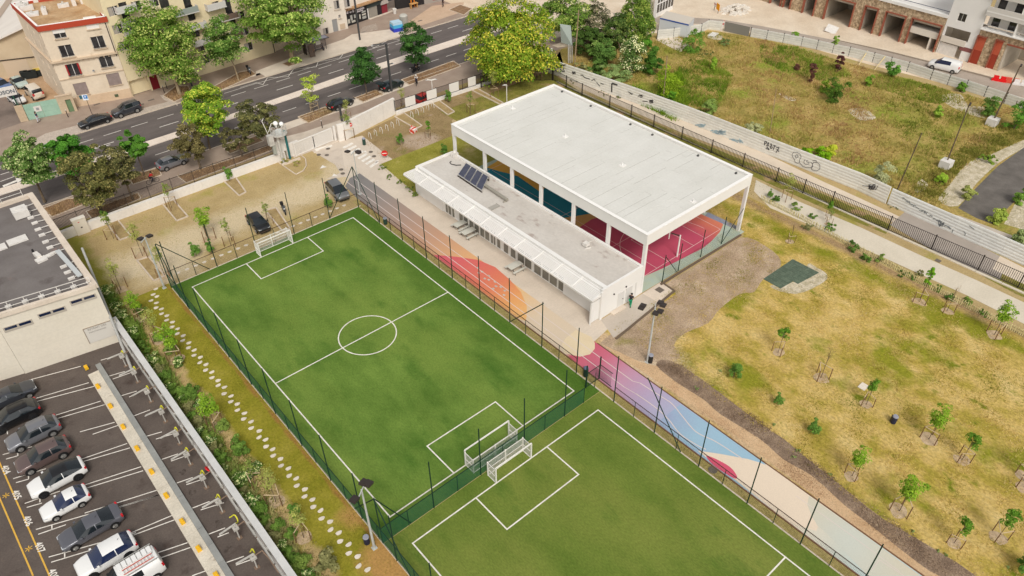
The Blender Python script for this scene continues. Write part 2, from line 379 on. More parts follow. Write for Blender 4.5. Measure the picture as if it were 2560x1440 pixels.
# site zones
S('entry_drive', P((715,398),(745,378),(850,350),(866,345),(905,350),(945,412),(1000,395),(1050,445),(895,438),(815,448),(850,432),(838,412),(770,372),(760,365)), 0.008, m_entry)
S('plaza', [(43.2,37.4),(46.4,37.9),(46.4,39.4),(52.6,39.4),(52.6,73),(48.2,73),(49.5,91.8),(46,92.5),(45.4,91),(41,82.2),(43.2,82.5)], 0.012, m_plaza)
S('plaza_edge_paving', P((1502,800),(1606,734),(1652,760),(1534,845)), 0.016, m_plaza2)
S('plaza_edge_paving', P((1606,734),(1652,705),(1685,728),(1652,760)), 0.017, m_conc)
S('forecourt_planting', P((870,348),(1130,228),(1400,130),(1420,200),(1130,300),(1130,345),(950,410)), 0.010, mat('dry_bed', [(0.3,(138,116,78)),(0.7,(162,138,98))], scale=0.6, fine=0.2, fscale=6, bump=0.6, big=[((122,116,56),0.3,0.55,0.7), ((176,150,128),0.5,0.6,0.72)], spots=[((182,160,138),55,84.5,2.6,1,1.5),((176,142,108),80,90,5,2,2)]))
S('side_lawn', [tuple(g(952,410)[:2]), tuple(g(1135,338)[:2]), (64,80), (64,73), (46.5,73), tuple(g(1045,490)[:2])], 0.014, mat('green_lawn', [(0.3,(132,128,44)),(0.7,(158,150,66))], scale=0.5, fine=0.2, fscale=6, bump=0.6, big=((180,160,106),0.25,0.58,0.72)))
S('right_lawn', [(43.3,-40),(43.3,37.2),(46.6,38.4),(70.4,38.4),(71.5,39.5),(72,50),(78.6,50),(77.8,30),(77.2,20),(77,8),(77,-40)], 0.010, m_lawn)
S('east_verge', [(71,50),(78.6,50),(86.5,90.3),(63,90.3),(63,73.2),(71,73.2)], 0.012, m_rgrass)
S('left_grass_strip', [(7.2,-10),(13.9,-10),(13.9,76.2),(7.2,76.2)], 0.006, m_strip)
S('pitch_edge_grass', rect(38.7,-10,39.5,77), 0.006, mat('edge_grass', [(0.3,(150,136,74)),(0.7,(178,158,104))], scale=0.8, fine=0.22, fscale=6, bump=0.6))
S('football_turf', rect(13.95, 32.2, 38.6, 75.4), 0.014, m_turf)
S('football_turf', rect(13.95, -12, 38.6, 32.15), 0.015, m_turf2)
# edging of the pitches
k = MB()
for y in range(-12, 75): k.box(38.6, y+0.01, -0.05, 38.72, y+0.99, 0.06); k.box(13.82, y+0.01, -0.05, 13.94, y+0.99, 0.06)
for x in range(14, 39): k.box(x+0.01, 75.4, -0.05, x+0.99, 75.52, 0.06)
struct('pitch_edging', k, m_kerb)
# pitch lines
zl = 0.020; k = MB()
X0, X1, Y0, Y1 = 15.66, 36.76, 33.86, 73.72
k.strip([(X0,Y0),(X1,Y0),(X1,Y1),(X0,Y1)], 0.12, zl, True); k.strip([(X0+.06,(Y0+Y1)/2),(X1-.06,(Y0+Y1)/2)], 0.12, zl+0.001)
cx_, cy_ = (X0+X1)/2, (Y0+Y1)/2
k.strip([(cx_+3*cos(2*pi*i/64), cy_+3*sin(2*pi*i/64)) for i in range(64)], 0.12, zl+0.002, True)
for q in (((614,658),(653,697),(809,628),(768,593)), ((1134,1183),(1068,1115),(1239,1005),(1306,1064))):
    p = P(*q); y0 = Y1 if q[0][0] == 614 else Y0; sx = -1 if y0 == Y1 else 1
    xa, xb = (p[0][0]+p[1][0])/2, (p[2][0]+p[3][0])/2; yb = (p[1][1]+p[2][1])/2
    k.strip([(xa,y0+sx*.06),(xa,yb),(xb,yb),(xb,y0+sx*.06)], 0.12, zl+0.001)
struct('pitch_marking', k, m_white)
k = MB(); p = P((1493,1025),(1031,1361)); ya = (p[0][1]+p[1][1])/2
k.strip([(X0,-12),(X0,ya),(X1,ya),(X1,-12)], 0.12, zl)
p = P((1192,1247),(1270,1323),(1444,1187),(1367,1117)); yb = (p[1][1]+p[2][1])/2
k.strip([(p[0][0],ya-.06),(p[0][0],yb),(p[3][0],yb),(p[3][0],ya-.06)], 0.12, zl+0.001)
ym = g(1957,1400).y; k.strip([(X0+.06,ym),(X1-.06,ym)], 0.12, zl+0.001)
struct('pitch_marking', k, m_white)
YA2 = ya
# running track: true colour wash along its length
def track_mat(st=None):
    m = bpy.data.materials.new('track_rubber'); m.use_nodes = True; n = m.node_tree; N = n.nodes; L = n.links.new; b = N['Principled BSDF']
    b.inputs['Roughness'].default_value = 0.9; b.inputs['Specular IOR Level'].default_value = 0.2
    sx = N.new('ShaderNodeSeparateXYZ'); L(N.new('ShaderNodeNewGeometry').outputs['Position'], sx.inputs[0])
    mr = N.new('ShaderNodeMapRange'); L(sx.outputs[1], mr.inputs[0]); mr.inputs[1].default_value = 0; mr.inputs[2].default_value = 84
    cr = N.new('ShaderNodeValToRGB'); e = cr.color_ramp.elements
    st = st or [(0,(168,196,200)),(4,(178,200,200)),(7.5,(196,200,188)),(13,(224,205,180)),(17,(150,178,190)),(22,(156,178,196)),(26,(166,168,190)),(29,(176,156,180)),(32,(188,140,160)),(35,(194,106,124)),(37.5,(192,88,104)),
          (38,(206,188,164)),(44,(210,190,164)),(50,(220,176,118)),(57,(216,166,118)),(63,(190,148,120)),(69,(166,140,124)),(75,(146,134,126)),(79,(132,126,122)),(84,(128,124,122))]
    while len(e) < len(st): e.new(0.5)
    for q, (y, c) in zip(e, st): q.position = y/84; q.color = rgb(c)
    L(mr.outputs[0], cr.inputs[0])
    nz = N.new('ShaderNodeTexNoise'); nz.inputs['Scale'].default_value = 12; L(N.new('ShaderNodeNewGeometry').outputs['Position'], nz.inputs[0])
    m2 = N.new('ShaderNodeMapRange'); L(nz.outputs[0], m2.inputs[0]); m2.inputs[1].default_value = .3; m2.inputs[2].default_value = .7; m2.inputs[3].default_value = .94; m2.inputs[4].default_value = 1.05
    x = N.new('ShaderNodeVectorMath'); x.operation = 'SCALE'; L(cr.outputs[0], x.inputs[0]); L(m2.outputs[0], x.inputs[3]); L(x.outputs[0], b.inputs['Base Color'])
    return m
rub = lambda n, c, c2=None: mat(n, [(0.3, c), (0.7, c2 or c)], scale=0.8, fine=0.05, fscale=10, rough=0.9)
tr = P((818,446),(890,429)) + [(43.3,72),(43.3,3),(43.0,-20),(39.6,-20),(39.6,76.5),(41,78)] + P((860,470))
S('running_track', [(39.6,-20),(43.15,-20),(43.2,30),(43.3,82.6),(41.6,82.4),(40.0,81.0),(39.6,77.5)], 0.018, track_mat())
orange = mat('orange_rubber', [(0.35, (214,128,84)), (0.65, (224,160,100))], scale=0.12, detail=1, fine=0.05, fscale=10)
m_or = rub('amber_rubber', (212,168,112))
S('track_patch', [(39.7,60.5),(41.5,58.4)] + P((1195,650),(1238,668),(1275,700),(1302,730),(1317,765),(1317,790),(1314,803)) + [(39.7,45.6)], 0.022, track_mat([(0,(218,168,108)),(45.5,(222,172,112)),(48,(220,156,98)),(51,(214,126,92)),(55,(210,108,96)),(60,(204,92,104)),(84,(204,92,104))]))
S('track_patch', [(39.7,38.2)] + P((1432,888),(1450,892),(1475,886),(1487,872),(1487,858),(1478,842),(1440,825),(1415,845),(1405,860)), 0.022, rub('cream_rubber', (218,199,166), (214,194,160)))
S('track_patch', [tuple(g(1744,1127)[:2])] + P((1800,1135),(1870,1148),(1922,1163)) + [(43.15,12.6),(42.6,12.2)] + P((2030,1290),(2045,1318)) + [(40.6,10.2),(39.7,12.0)], 0.022, rub('pale_rubber', (222,203,180)))
S('track_patch', [(43.1,16.6)] + P((1900,1157),(1860,1145),(1790,1132),(1760,1125)) + [(39.7,21.9),(39.7,26),(43.1,26)], 0.0225, mat('blue_rubber', [(0.3,(150,182,198)),(0.7,(152,178,196))], scale=.3, fine=0.05, fscale=10, spots=[((150,160,186), 41, 26, 2.0, 2.2, 1.0)]))
S('track_patch', smoothpts(P((1766,1140),(1790,1148),(1825,1168),(1842,1190),(1838,1197),(1815,1185),(1780,1160)), 4), 0.026, rub('crimson_rubber', (206,84,108)))
S('track_patch', P((2022,1243),(2018,1262),(2030,1292),(2045,1315)) + [(41.0,9.4),(40.8,8.5)] + P((2170,1440),(2300,1440)) + [(43.1,3),(43.1,12.4)], 0.024, mat('sand_blue_rubber', [(0.3,(205,192,166)),(0.7,(196,200,190))], scale=0.1, detail=1, fine=0.04, fscale=10))
k = MB()
for x_ in (40.75, 41.95): k.strip([(x_, 82.2), (x_, 31.0)], 0.08, 0.030)
for dx, pp in ((0, ((1590,985),(1640,1020),(1672,1050),(1700,1085),(1740,1112),(1765,1124))), (1.0, ((1600,958),(1650,990),(1680,1010),(1705,1040),(1740,1080),(1790,1105),(1860,1150)))):
    k.strip(opensmooth(P(*pp), 5), 0.09, 0.032)
k.strip([(40.75,31.0)] + P((1590,985)), 0.06, 0.031); k.strip([(41.95,31.0)] + P((1600,958)), 0.06, 0.031)
k.strip(P((1990,1240),(2130,1340),(2250,1430)), 0.05, 0.030); k.strip(P((2180,1425),(2198,1400),(2260,1440)), 0.05, 0.031)
struct('track_lane_marking', k, mat('lane_white', (214,198,190)))
k = MB()   # hopscotch-like game squares on the track
for (a, b) in ((1195,670),(1205,680),(1197,683),(1222,690),(1222,700),(1212,697),(1238,705),(1240,716),(1252,718),(1233,722),(1262,727),(1260,738)):
    p = g(a, b); k.flat(rect(p.x-.12, p.y-.16, p.x+.12, p.y+.16), 0.034)
struct('game_marking', k, m_wornw)
k = MB(); k.box(39.5,-20,-.05,39.62,76.5,0.07); k.box(43.2,-20,-.05,43.32,37,0.05)
struct('track_edging', k, mat('brown_edging', (118,84,62)))
# lawn features
S('bark_strip', P((1500,858),(1560,900),(1600,925),(1660,965),(1760,1030),(1920,1150),(2110,1300),(2300,1440),(2440,1440),(2250,1330),(2100,1215),(1900,1060),(1780,968),(1700,925),(1640,915),(1600,905)), 0.014, m_edge)
S('soil_strip', smoothpts(P((1640,912),(1668,900),(1720,925),(1790,975),(1905,1062),(1960,1098),(2010,1140),(2100,1212),(2190,1285),(2250,1322),(2440,1440),(2350,1440),(2270,1388),(2180,1316),(2110,1262),(2030,1190),(1960,1150),(1900,1098),(1800,1035),(1760,1000),(1690,955)), 3), 0.018, m_soil)
S('bare_ground', smoothpts(P((1500,858),(1600,790),(1690,735),(1662,714),(1740,664),(1800,626),(1855,594),(1898,606),(1945,640),(1950,668),(1908,698),(1885,730),(1850,735),(1800,772),(1770,808),(1715,832),(1685,862),(1700,895),(1640,905),(1590,900),(1545,884)), 3), 0.0125, mat('stony_earth', [(0.3,(160,136,110)),(0.55,(180,156,130)),(0.72,(200,178,152))], scale=.5, detail=9, fine=.26, fscale=6, bump=.9, big=[((150,136,84),.3,.58,.7),((212,192,166),.22,.6,.75)]))
S('rubble_apron', smoothpts(P((1925,715),(1990,735),(2060,705),(2066,685),(2040,668),(2020,660),(2000,700)), 4), 0.014, m_gravel2)
mats_ = MB(); A, B, C_, D = [Vector(g(*q)) for q in ((1908,698),(1982,648),(2048,682),(1962,728))]
mat_root = thing('rubber_mat_court', 'dark green rubber tile square laid on the dry lawn', 'rubber mat', (A.x, A.y, 0.02), kind='structure')
m_tile = mat('green_rubber_tile', [(0.3,(78,92,76)),(0.7,(98,110,92))], scale=1.5, fine=0.15, fscale=6, obj_var=0.1)
for i in range(10):
    for j in range(8):
        if i > 7 and j < 3: continue
        q = [A.lerp(B, j/8).lerp(D.lerp(C_, j/8), i/10), A.lerp(B, (j+.97)/8).lerp(D.lerp(C_, (j+.97)/8), i/10), A.lerp(B, (j+.97)/8).lerp(D.lerp(C_, (j+.97)/8), (i+.97)/10), A.lerp(B, j/8).lerp(D.lerp(C_, j/8), (i+.97)/10)]
        ob('tile', MB().prism([tuple(v[:2]) for v in q], 0.02, 0.045), m_tile, mat_root, world=True)
# right-hand paths, wild lot, building-site street
e1 = P((1380,178),(1560,240),(1640,272),(1760,318),(1920,385),(2100,470),(2240,560),(2400,640),(2560,715)); 
S('sandy_path', P((1360,170),(1395,160),(1560,225),(1700,285),(1830,345),(1930,392),(2060,455),(2170,505),(2262,548),(2232,560),(2225,548),(2100,498),(1880,400),(1700,330),(1500,243),(1440,215)), 0.016, m_path)
S('asphalt_path', P((2262,530),(2330,560),(2450,616),(2520,650),(2500,700),(2440,676),(2330,625),(2225,562)), 0.018, mat('grey_path', [(0.3,(158,147,136)),(0.7,(170,158,147))], scale=.4, fine=.05))
S('pale_paving', P((2500,640),(2600,690),(2600,730),(2480,672)), 0.020, m_path)
S('east_path', P((1890,450),(2000,505),(2150,568),(2300,638),(2440,700),(2600,775),(2600,830),(2420,740),(2200,640),(2000,552),(1925,520),(1885,478)), 0.016, m_path2)
m_vgr = m_rgrass
S('railing_verge', P((1440,228),(1500,250),(1700,335),(1880,410),(2100,503),(2228,563),(2215,585),(2080,530),(1880,440),(1700,365),(1560,300)), 0.013, m_rgrass)
S('railing_verge', P((2470,668),(2560,710),(2600,730),(2600,760),(2540,735),(2455,690)), 0.013, m_rgrass)
S('wild_meadow', [(89.9,93),(89.7,60),(90.2,40),(90.5,20),(92,10),(92,-40),(140,-40),(131.5,20),(131.2,31),(129.6,45.5),(128.3,55.6),(126.5,75),(122.6,84),(114.8,85.5),(113,89),(95,96)], 0.010, m_field)
S('street_right', [(95,97),(113,90),(124,85),(128.5,75),(130,55),(131.5,45),(133,31),(134,20),(142,-40),(170,-40),(170,160),(95,160)], 0.008, m_siteflr)
S('asphalt_lane', [(112,97),(121,91.5),(127,82),(130.5,70),(132.5,56),(134,45),(136,31),(139,15),(142,15),(140.4,31),(139.0,44),(137.6,56),(135.5,66),(132,78),(129,86),(122,95),(116,103)], 0.014, mat('site_asphalt', [(0.3,(160,146,132)),(0.7,(176,162,148))], scale=.4, fine=.08, fscale=3))
S('asphalt_lane_edge', [(142,15),(140.4,31),(139.0,44),(137.6,56),(136,64),(136.4,64.4),(138.3,56),(139.8,44),(141.2,31),(142.8,15)], 0.018, mat('broken_edge', (136,122,106), fine=.25, fscale=3))
S('tarmac_road', P((2395,520),(2440,470),(2495,415),(2600,340),(2600,450),(2535,505),(2480,560),(2440,545)), 0.016, asph('fresh_tarmac', (92,86,80), (118,111,104)))
S('gravel_bank', smoothpts(P((2345,500),(2380,455),(2420,405),(2480,385),(2560,350),(2575,360),(2500,405),(2440,460),(2395,515)), 3), 0.014, m_gravel2)
S('gravel_bank', P((2510,560),(2540,505),(2600,480),(2600,560),(2560,575)), 0.014, m_gravel2)
S('lot_paving', P((2262,520),(2400,540),(2560,600),(2600,640),(2540,600),(2330,540)), 0.0135, m_plaza2)
S('concrete_apron', P((1660,92),(1700,95),(1730,118),(1700,130),(1640,100)), 0.016, m_conc)
for q in (((2350,240),(2400,235),(2420,262),(2470,270),(2460,295),(2410,280),(2370,262)), ((2120,275),(2160,272),(2190,295),(2150,300)), ((2288,480),(2300,447),(2320,460),(2310,476)), ((1945,233),(1990,248),(1975,252)), ((1775,82),(1805,90),(1800,100),(1770,95))):
    S('bare_patch', smoothpts(P(*q), 3), 0.015, m_gravel2)
# road markings
k = MB(); zr = -0.112
def dash(a, b, w=0.13): k.strip([a, b], w, zr)
for i in range(26): dash((4+i*4.1, 118.0+0.035*i), (6.6+i*4.1, 118.0+0.035*i+.02))
for i in range(12): dash((8+i*9.9, 115.1+.06*i), (11.0+i*9.9, 115.1+.06*i), 0.16)
for i in range(22): dash((24+i*4.1, 107.0+.06*i), (26.4+i*4.1, 107.0+.06*i))
zz = P((600,217),(640,205),(657,210),(668,193),(720,190),(733,172),(790,166),(795,153),(850,143),(858,133),(925,112),(935,118),(968,100),(972,96),(1010,97))
k.strip(zz, 0.1, zr+.002); k.strip(P((560,232),(640,207),(720,185),(800,160),(880,136),(1010,96)), 0.1, zr)
for q in (((0,435),(22,428)), ((0,452),(55,432)), ((0,415),(25,408)), ((228,372),(275,360))): k.strip(P(*q), 0.15, zr)
k.add([(*p, zr) for p in P((5,462),(40,448),(38,444),(62,443),(42,456),(42,452),(8,466))], [(0,1,2,3,4,5,6)])
struct('road_marking', k, m_white)
k = MB(); zc = 0.024
a0, a1 = Vector(g(858,370)), Vector(g(925,418)); w0, w1 = Vector(g(882,358)), Vector(g(945,405))
for i in range(8):
    t = i/7; c = a0.lerp(a1, t); d = w0.lerp(w1, t); n = (a1-a0).normalized()*0.27
    k.add([(*(c-n)[:2],zc),(*(c+n)[:2],zc),(*(d+n)[:2],zc),(*(d-n)[:2],zc)], [(0,1,2,3)])
for q in (((790,378),(832,366),(828,361),(786,373)), ((800,422),(806,413),(817,418)), ((830,441),(835,434),(845,441)), ((908,380),(913,376),(920,383)), ((936,402),(948,400),(940,408))): k.flat(P(*q), zc)
struct('crossing_marking', k, m_white)
k = MB()
for c in ((748,383),(797,387),(817,388),(820,372),(927,380),(935,391),(853,424),(857,434)):
    p = g(*c); k.cyl((p.x,p.y,0.012),(p.x,p.y,0.03),0.32,n=10)
for c in ((1649,725),):
    p = g(*c); k.box(p.x-.4,p.y-.4,0.012,p.x+.4,p.y+.4,0.032)
p = g(2345,652); k.box(p.x-.3,p.y-.3,0.0,p.x+.3,p.y+.3,0.03)
for c in ((1782,1175),): p = g(*c); k.cyl((p.x,p.y,0.0),(p.x,p.y,0.04),0.4,n=12)
for c in ((545,167),(910,80),(910,118),(242,261),(378,250),(352,262),(1050,52)):
    p = g(*c); k.box(p.x-.5,p.y-.2,0.012,p.x+.5,p.y+.2,0.03)
struct('manhole_covers', k, mat('cast_iron', (110,100,90), fine=.2, fscale=10))
# ================================================================ VEHICLES
m_glass = mat('dark_glass', (28,34,38), rough=0.08, spec=0.8, coords='obj')
m_glassb = mat('blue_tinted_glass', (34,44,74), rough=0.08, spec=0.8, coords='obj')
m_tyre = mat('tyre_rubber', (32,31,31), rough=0.9, coords='obj')
m_rim = mat('alloy_rim', (170,168,164), rough=0.35, metal=0.6, coords='obj')
m_rimd = mat('dark_rim', (58,58,60), rough=0.35, metal=0.5, coords='obj')
m_lamp = mat('lamp_lens', (205,208,210), rough=0.1, spec=0.8, coords='obj')
m_red = mat('tail_lens', (196,34,42), rough=0.2, spec=0.6, coords='obj')
m_trim = mat('black_trim', (38,36,36), rough=0.6, coords='obj')
m_plate = mat('plate', (216,214,200), coords='obj')
def paint(n, c, metal=0.35): return mat(n, c, rough=0.32, metal=metal, coords='obj', spec=0.5, coat=0.6)
WHEELS = {}
def wheel_mesh(r, dark):
    k_ = (round(r, 2), dark)
    if k_ not in WHEELS:
        t = MB().cyl((0,-.1,0), (0,.1,0), r, r, 18); 
        q = MB().cyl((0,-.115,0), (0,.115,0), r*.64, r*.64, 14)
        for i in range(5):
            a = 2*pi*i/5
            for s_ in (-1, 1): q.bar((0, s_*.12, 0), (cos(a)*r*.6, s_*.125, sin(a)*r*.6), .07, .03)
        h = MB().cyl((0,-.118,0), (0,.118,0), r*.5, r*.5, 12)
        WHEELS[k_] = (t.mesh('tyre'), q.mesh('rim'))
    return WHEELS[k_]
def car(label, cat, loc, rz, L=4.3, Wd=1.8, H=1.5, hood=0.95, tail=1.05, xw0=None, xw1=None, xr0=None, xr1=None, pnt=None, glass=None,
        roofm=None, group=None, name='parked_car', r=0.32, dark=False, van=False, rails=False, sidewin=True, trimline=None, rear_win=True, wx=None):
    pnt = pnt or paint('black_paint', (34,34,36)); glass = glass or m_glass
    h = L/2; xw0 = h-1.15 if xw0 is None else xw0; xw1 = xw0-.85 if xw1 is None else xw1
    xr1 = -h+.25 if xr1 is None else xr1; xr0 = xr1+.55 if xr0 is None else xr0
    t = thing(name, label, cat, loc, rz, group)
    st = [-h, -h+.06, -h+.2]
    if xr1 > -h+.45: st += [(-h+.2+xr1)/2]
    st += [xr1, (xr0+xr1)/2, xr0]
    n_ = 4
    xb = (xw1*.45+xr0*.55)
    mids = sorted([(xr0+xb)/2, xb-.03, xb+.03, (xw1+xb)/2])
    st += mids + [xw1, (xw0+xw1)/2, xw0, (xw0+h-.3)/2, h-.3, h-.1, h]
    st = sorted(set(round(x, 3) for x in st))
    w2 = Wd/2; zf = 0.2
    def prof(x):
        e1 = max(0, (-h+.55-x)/.55); e2 = max(0, (x-(h-.75))/.75)
        w = w2*(1-.10*e1**2-.20*e2**2)
        if x <= xr1: zt = tail-.10*max(0, (xr1-x)/(max(.15, xr1+h)))**2; cab = 0
        elif x < xr0: cab = (x-xr1)/(xr0-xr1); zt = tail+(H-.03-tail)*cab**.85
        elif x <= xw1: cab = 1; u_ = (x-xr0)/(xw1-xr0); zt = H-.03*(2*u_-1)**2-.02*(1-u_)
        elif x < xw0: cab = 1-(x-xw1)/(xw0-xw1); zt = hood+.03+(H-.04-hood)*cab
        else: zt = hood+.03-.22*((x-xw0)/(h-xw0))**2.2; cab = 0
        zb = (hood*.97+(tail-hood)*max(0, min(1, (xw0-x)/(xw0-xr1)))); 
        if x > xw0: zb = zt-.06
        if x < xr1: zb = zt-.06
        wt = w*(.90-.17*cab) if not van else w*(.92-.05*cab)
        if cab > 0 and van: zb = min(zb, zt-.05)
        # close the very ends
        if x <= -h+.001: zt = min(zt, tail*.86); zb = min(zb, tail*.8)
        if x >= h-.001: zt = hood*.68; zb = hood*.6
        zfl = zf+.12*e1+.10*e2
        return [(0,zfl),(w*.90,zfl),(w,zfl+.2),(w*1.0,max(zfl+.25,zb*.66)),(w*.965,zb),(wt,zt-.05 if cab > .3 else zt-.02),(wt*.84,zt),(0,zt+.015)]
    rings = [prof(x) for x in st]
    parts = {}
    def put(key, qd): parts.setdefault(key, MB()).add(qd, [(0,1,2,3)])
    for i in range(len(st)-1):
        xa, xb_ = st[i], st[i+1]; xm = (xa+xb_)/2
        pillar = xb_-xa < .08 and xr1 < xm < xw0
        for j in range(7):
            for s_ in (1, -1):
                a = (xa, s_*rings[i][j][0], rings[i][j][1]); b = (xb_, s_*rings[i+1][j][0], rings[i+1][j][1])
                c = (xb_, s_*rings[i+1][j+1][0], rings[i+1][j+1][1]); d = (xa, s_*rings[i][j+1][0], rings[i][j+1][1])
                key = 'body'
                if j == 4 and sidewin and xr1+.1 < xm < xw0-.02 and not pillar and (not van or xm > xb): key = 'side_window_%d' % s_
                if j in (5, 6) and xw1 < xm < xw0: key = 'windscreen'
                if j in (5, 6) and xr1 < xm < xr0 and rear_win: key = 'rear_window'
                if j in (5, 6) and xr0 < xm < xw1 and roofm: key = 'roof'
                put(key, (a, b, c, d) if s_ < 0 else (d, c, b, a))
    for e in (0, len(st)-1):
        rg = rings[e]; x = st[e]; pts = [(x, p[0], p[1]) for p in rg] + [(x, -p[0], p[1]) for p in rg[::-1][1:-1]]
        parts['body'].add(pts, [tuple(range(len(pts))) if e else tuple(range(len(pts)))[::-1]])
    for key, mb in parts.items():
        nm = key if not key.startswith('side') else 'side_window'
        mm = pnt if nm == 'body' else (roofm if nm == 'roof' else glass)
        # merge coincident verts for smooth shading
        me = mb.mesh(nm, True); bm = bmesh.new(); bm.from_mesh(me); bmesh.ops.remove_doubles(bm, verts=bm.verts, dist=.001); bm.to_mesh(me); bm.free()
        me.polygons.foreach_set('use_smooth', [True]*len(me.polygons))
        o = ob(nm, me, mm, t)
    fx, rx = (h-.85, -h+.85) if wx is None else wx
    tm, rm = wheel_mesh(r, dark)
    for x in (fx, rx):
        for s_ in (1, -1):
            wv = ob('wheel', MB().cyl((0,-.02,0),(0,.02,0), r*1.17, r*1.17, 16), m_trim, t, loc=(x, s_*(w2-.012), r+.03))  # black disc stands in for the wheel well's shade; carries tyre and rim
            ob('tyre', tm, m_tyre, wv, loc=(0, -s_*.05, -.03)); ob('rim', rm, m_rimd if dark else m_rim, wv, loc=(0, -s_*.05, -.03))
    for s_ in (1, -1):
        ob('headlight', MB().obox((h-.2, s_*w2*.68, hood*.74), (.14,-s_*.05,-.03), (0,.16,0), (.03,0,.07)), m_lamp, t)
        ob('tail_light', MB().obox((-h+.07, s_*w2*.80, tail*.84), (.07,s_*.03,0), (0,.12,0), (0.02,0,.1 if not van else .2)), m_red, t)
        ob('mirror', MB().obox((xw0-.3, s_*(w2+.06), hood+.05), (.08,0,0), (0,.09,0), (0,0,.06)), pnt if not van else m_trim, t)
        if trimline: ob('window_trim', MB().bar((xw0-.2, s_*w2*.985, hood+.0), (xr1+.2, s_*w2*.985, tail*.99), .025, .04), trimline, t)
    ob('number_plate', MB().box(-h-.02, -.25, tail*.48, -h+.03, .25, tail*.48+.11), m_plate, t)
    ob('front_bumper', MB().box(h-.1, -w2*.68, .26, h+.025, w2*.68, .4), m_trim, t); ob('rear_bumper', MB().box(-h-.025, -w2*.8, .26, -h+.12, w2*.8, .38), m_trim, t)
    if rails:
        for s_ in (1, -1): ob('roof_rail', MB().bar((xw1-.1, s_*w2*.66, H+.03), (xr0+.1, s_*w2*.66, H+.03), .03, .04), m_rim if not dark else m_trim, t)
    ob('aerial', MB().cyl((xr0+.25, 0, H-.01), (xr0+.15, 0, H+.1), .02, .01, 6), m_trim, t)
    return t
def at(px, py, z=0.0): v = g(px, py, z); return (v.x, v.y, 0.0)
def head(a, b): p, q = g(*a), g(*b); return atan2(q.y-p.y, q.x-p.x)
PG = 'cars parked in the numbered bays'
pb = paint('black_paint', (34,34,36)); pg = paint('grey_paint', (104,104,110)); pdg = paint('dark_grey_paint', (66,68,74)); pw = paint('white_paint', (232,230,226), 0.0)
pbr = paint('brown_paint', (112,94,90)); plg = paint('light_grey_paint', (130,130,134)); prd = paint('red_paint', (206,40,28), 0.1); pgr = paint('green_black_paint', (24,42,42)); pbl = paint('blue_paint', (88,116,160), 0.1)
car('dark grey coupe facing the barrier, uppermost of the cars in the bays', 'car', at(22,988,.7), 0, L=4.6, H=1.36, hood=.92, tail=1.0, xr1=-1.7, xr0=-.6, pnt=pdg, group=PG)
car('black SUV with its red tail lamp toward the barrier, second from the top', 'car', at(33,1040,.7), pi, L=4.4, Wd=1.85, H=1.62, hood=1.05, tail=1.12, pnt=pb, dark=True, r=.36, rails=True, group=PG)
car('silver grey SUV between the black SUV and the brown SUV', 'car', at(82,1083,.7), pi, L=4.4, Wd=1.82, H=1.58, hood=1.0, tail=1.08, pnt=plg, r=.36, rails=True, group=PG)
car('brown SUV parked beside the white car with a black roof', 'car', at(107,1138,.7), pi, L=4.35, Wd=1.82, H=1.62, hood=1.02, tail=1.1, pnt=pbr, r=.36, group=PG)
car('white car with a black roof and black wheels', 'car', at(142,1193,.7), pi, L=4.45, Wd=1.82, H=1.55, hood=.98, tail=1.12, xr0=-1.0, pnt=pw, roofm=pb, dark=True, r=.36, group=PG)
car('small white hatchback with blue-tinted side windows', 'car', at(162,1257,.65), pi, L=3.7, Wd=1.64, H=1.48, hood=.92, tail=1.02, pnt=pw, glass=m_glassb, r=.29, group=PG)
car('long grey saloon with a pale rear window between white cars', 'car', at(226,1317,.65), pi, L=4.75, Wd=1.84, H=1.4, hood=.9, tail=1.0, xr1=-1.75, xr0=-.85, xw0=1.15, xw1=.3, pnt=pg, group=PG)
car('white SUV with dark alloys beside the ladder van', 'car', at(265,1388,.7), pi, L=4.4, Wd=1.84, H=1.62, hood=1.03, tail=1.1, pnt=pw, glass=m_glassb, dark=True, r=.36, group=PG)
vn = car('white van with a roof rack carrying red-edged ladders', 'van', at(322,1440,1.0), pi, L=4.8, Wd=1.9, H=1.95, hood=1.15, tail=1.4, xr1=-2.35, xr0=-2.25, xw0=1.45, xw1=.6, pnt=pw, van=True, name='parked_van', group=PG, rear_win=False)
for s_ in (1,-1): ob('roof_rack', MB().bar((-2.2,s_*.78,2.08),(.5,s_*.78,2.08),.05,.07), mat('rack_metal',(190,188,182),metal=.5,rough=.4,coords='obj'), vn)
for i in range(7): ob('rack_tray', MB().box(-2.1+i*.37,-.7,2.02,-2.1+i*.37+.3,-.1,2.06), pw, vn)
ld = thing('ladder', 'red-edged ladder strapped on the roof rack of the white van', 'ladder', (vn.location.x, vn.location.y, 2.1), pi)
for s_ in (0,.42): ob('stile', MB().bar((-2.0,.15+s_,.02),(.2,.15+s_,.02),.04,.06), mat('red_stile',(196,84,64),coords='obj'), ld)
for i in range(9): ob('rung', MB().bar((-1.9+i*.25,.15,.02),(-1.9+i*.25,.57,.02),.03), m_rim, ld)
RG = 'cars parked along the avenue'
car('black saloon with silver window trim parked beside the P sign', 'car', at(237,302,.6), pi+radians(2), L=4.75, Wd=1.82, H=1.42, hood=.92, tail=1.02, xr1=-1.8, xr0=-.9, xw0=1.15, xw1=.3, pnt=pb, group=RG, trimline=m_rim)
s4 = car('dark grey off-roader with a spare wheel on its back, by the cobbled bay', 'car', at(315,274,.7), pi+radians(4), L=4.3, Wd=1.85, H=1.75, hood=1.12, tail=1.22, xr1=-2.05, xr0=-1.95, pnt=pdg, r=.38, group=RG, rails=True, trimline=m_rim)
ob('spare_wheel', MB().cyl((-2.16,0,1.05),(-2.34,0,1.05),.34,.34,16), m_tyre, s4)
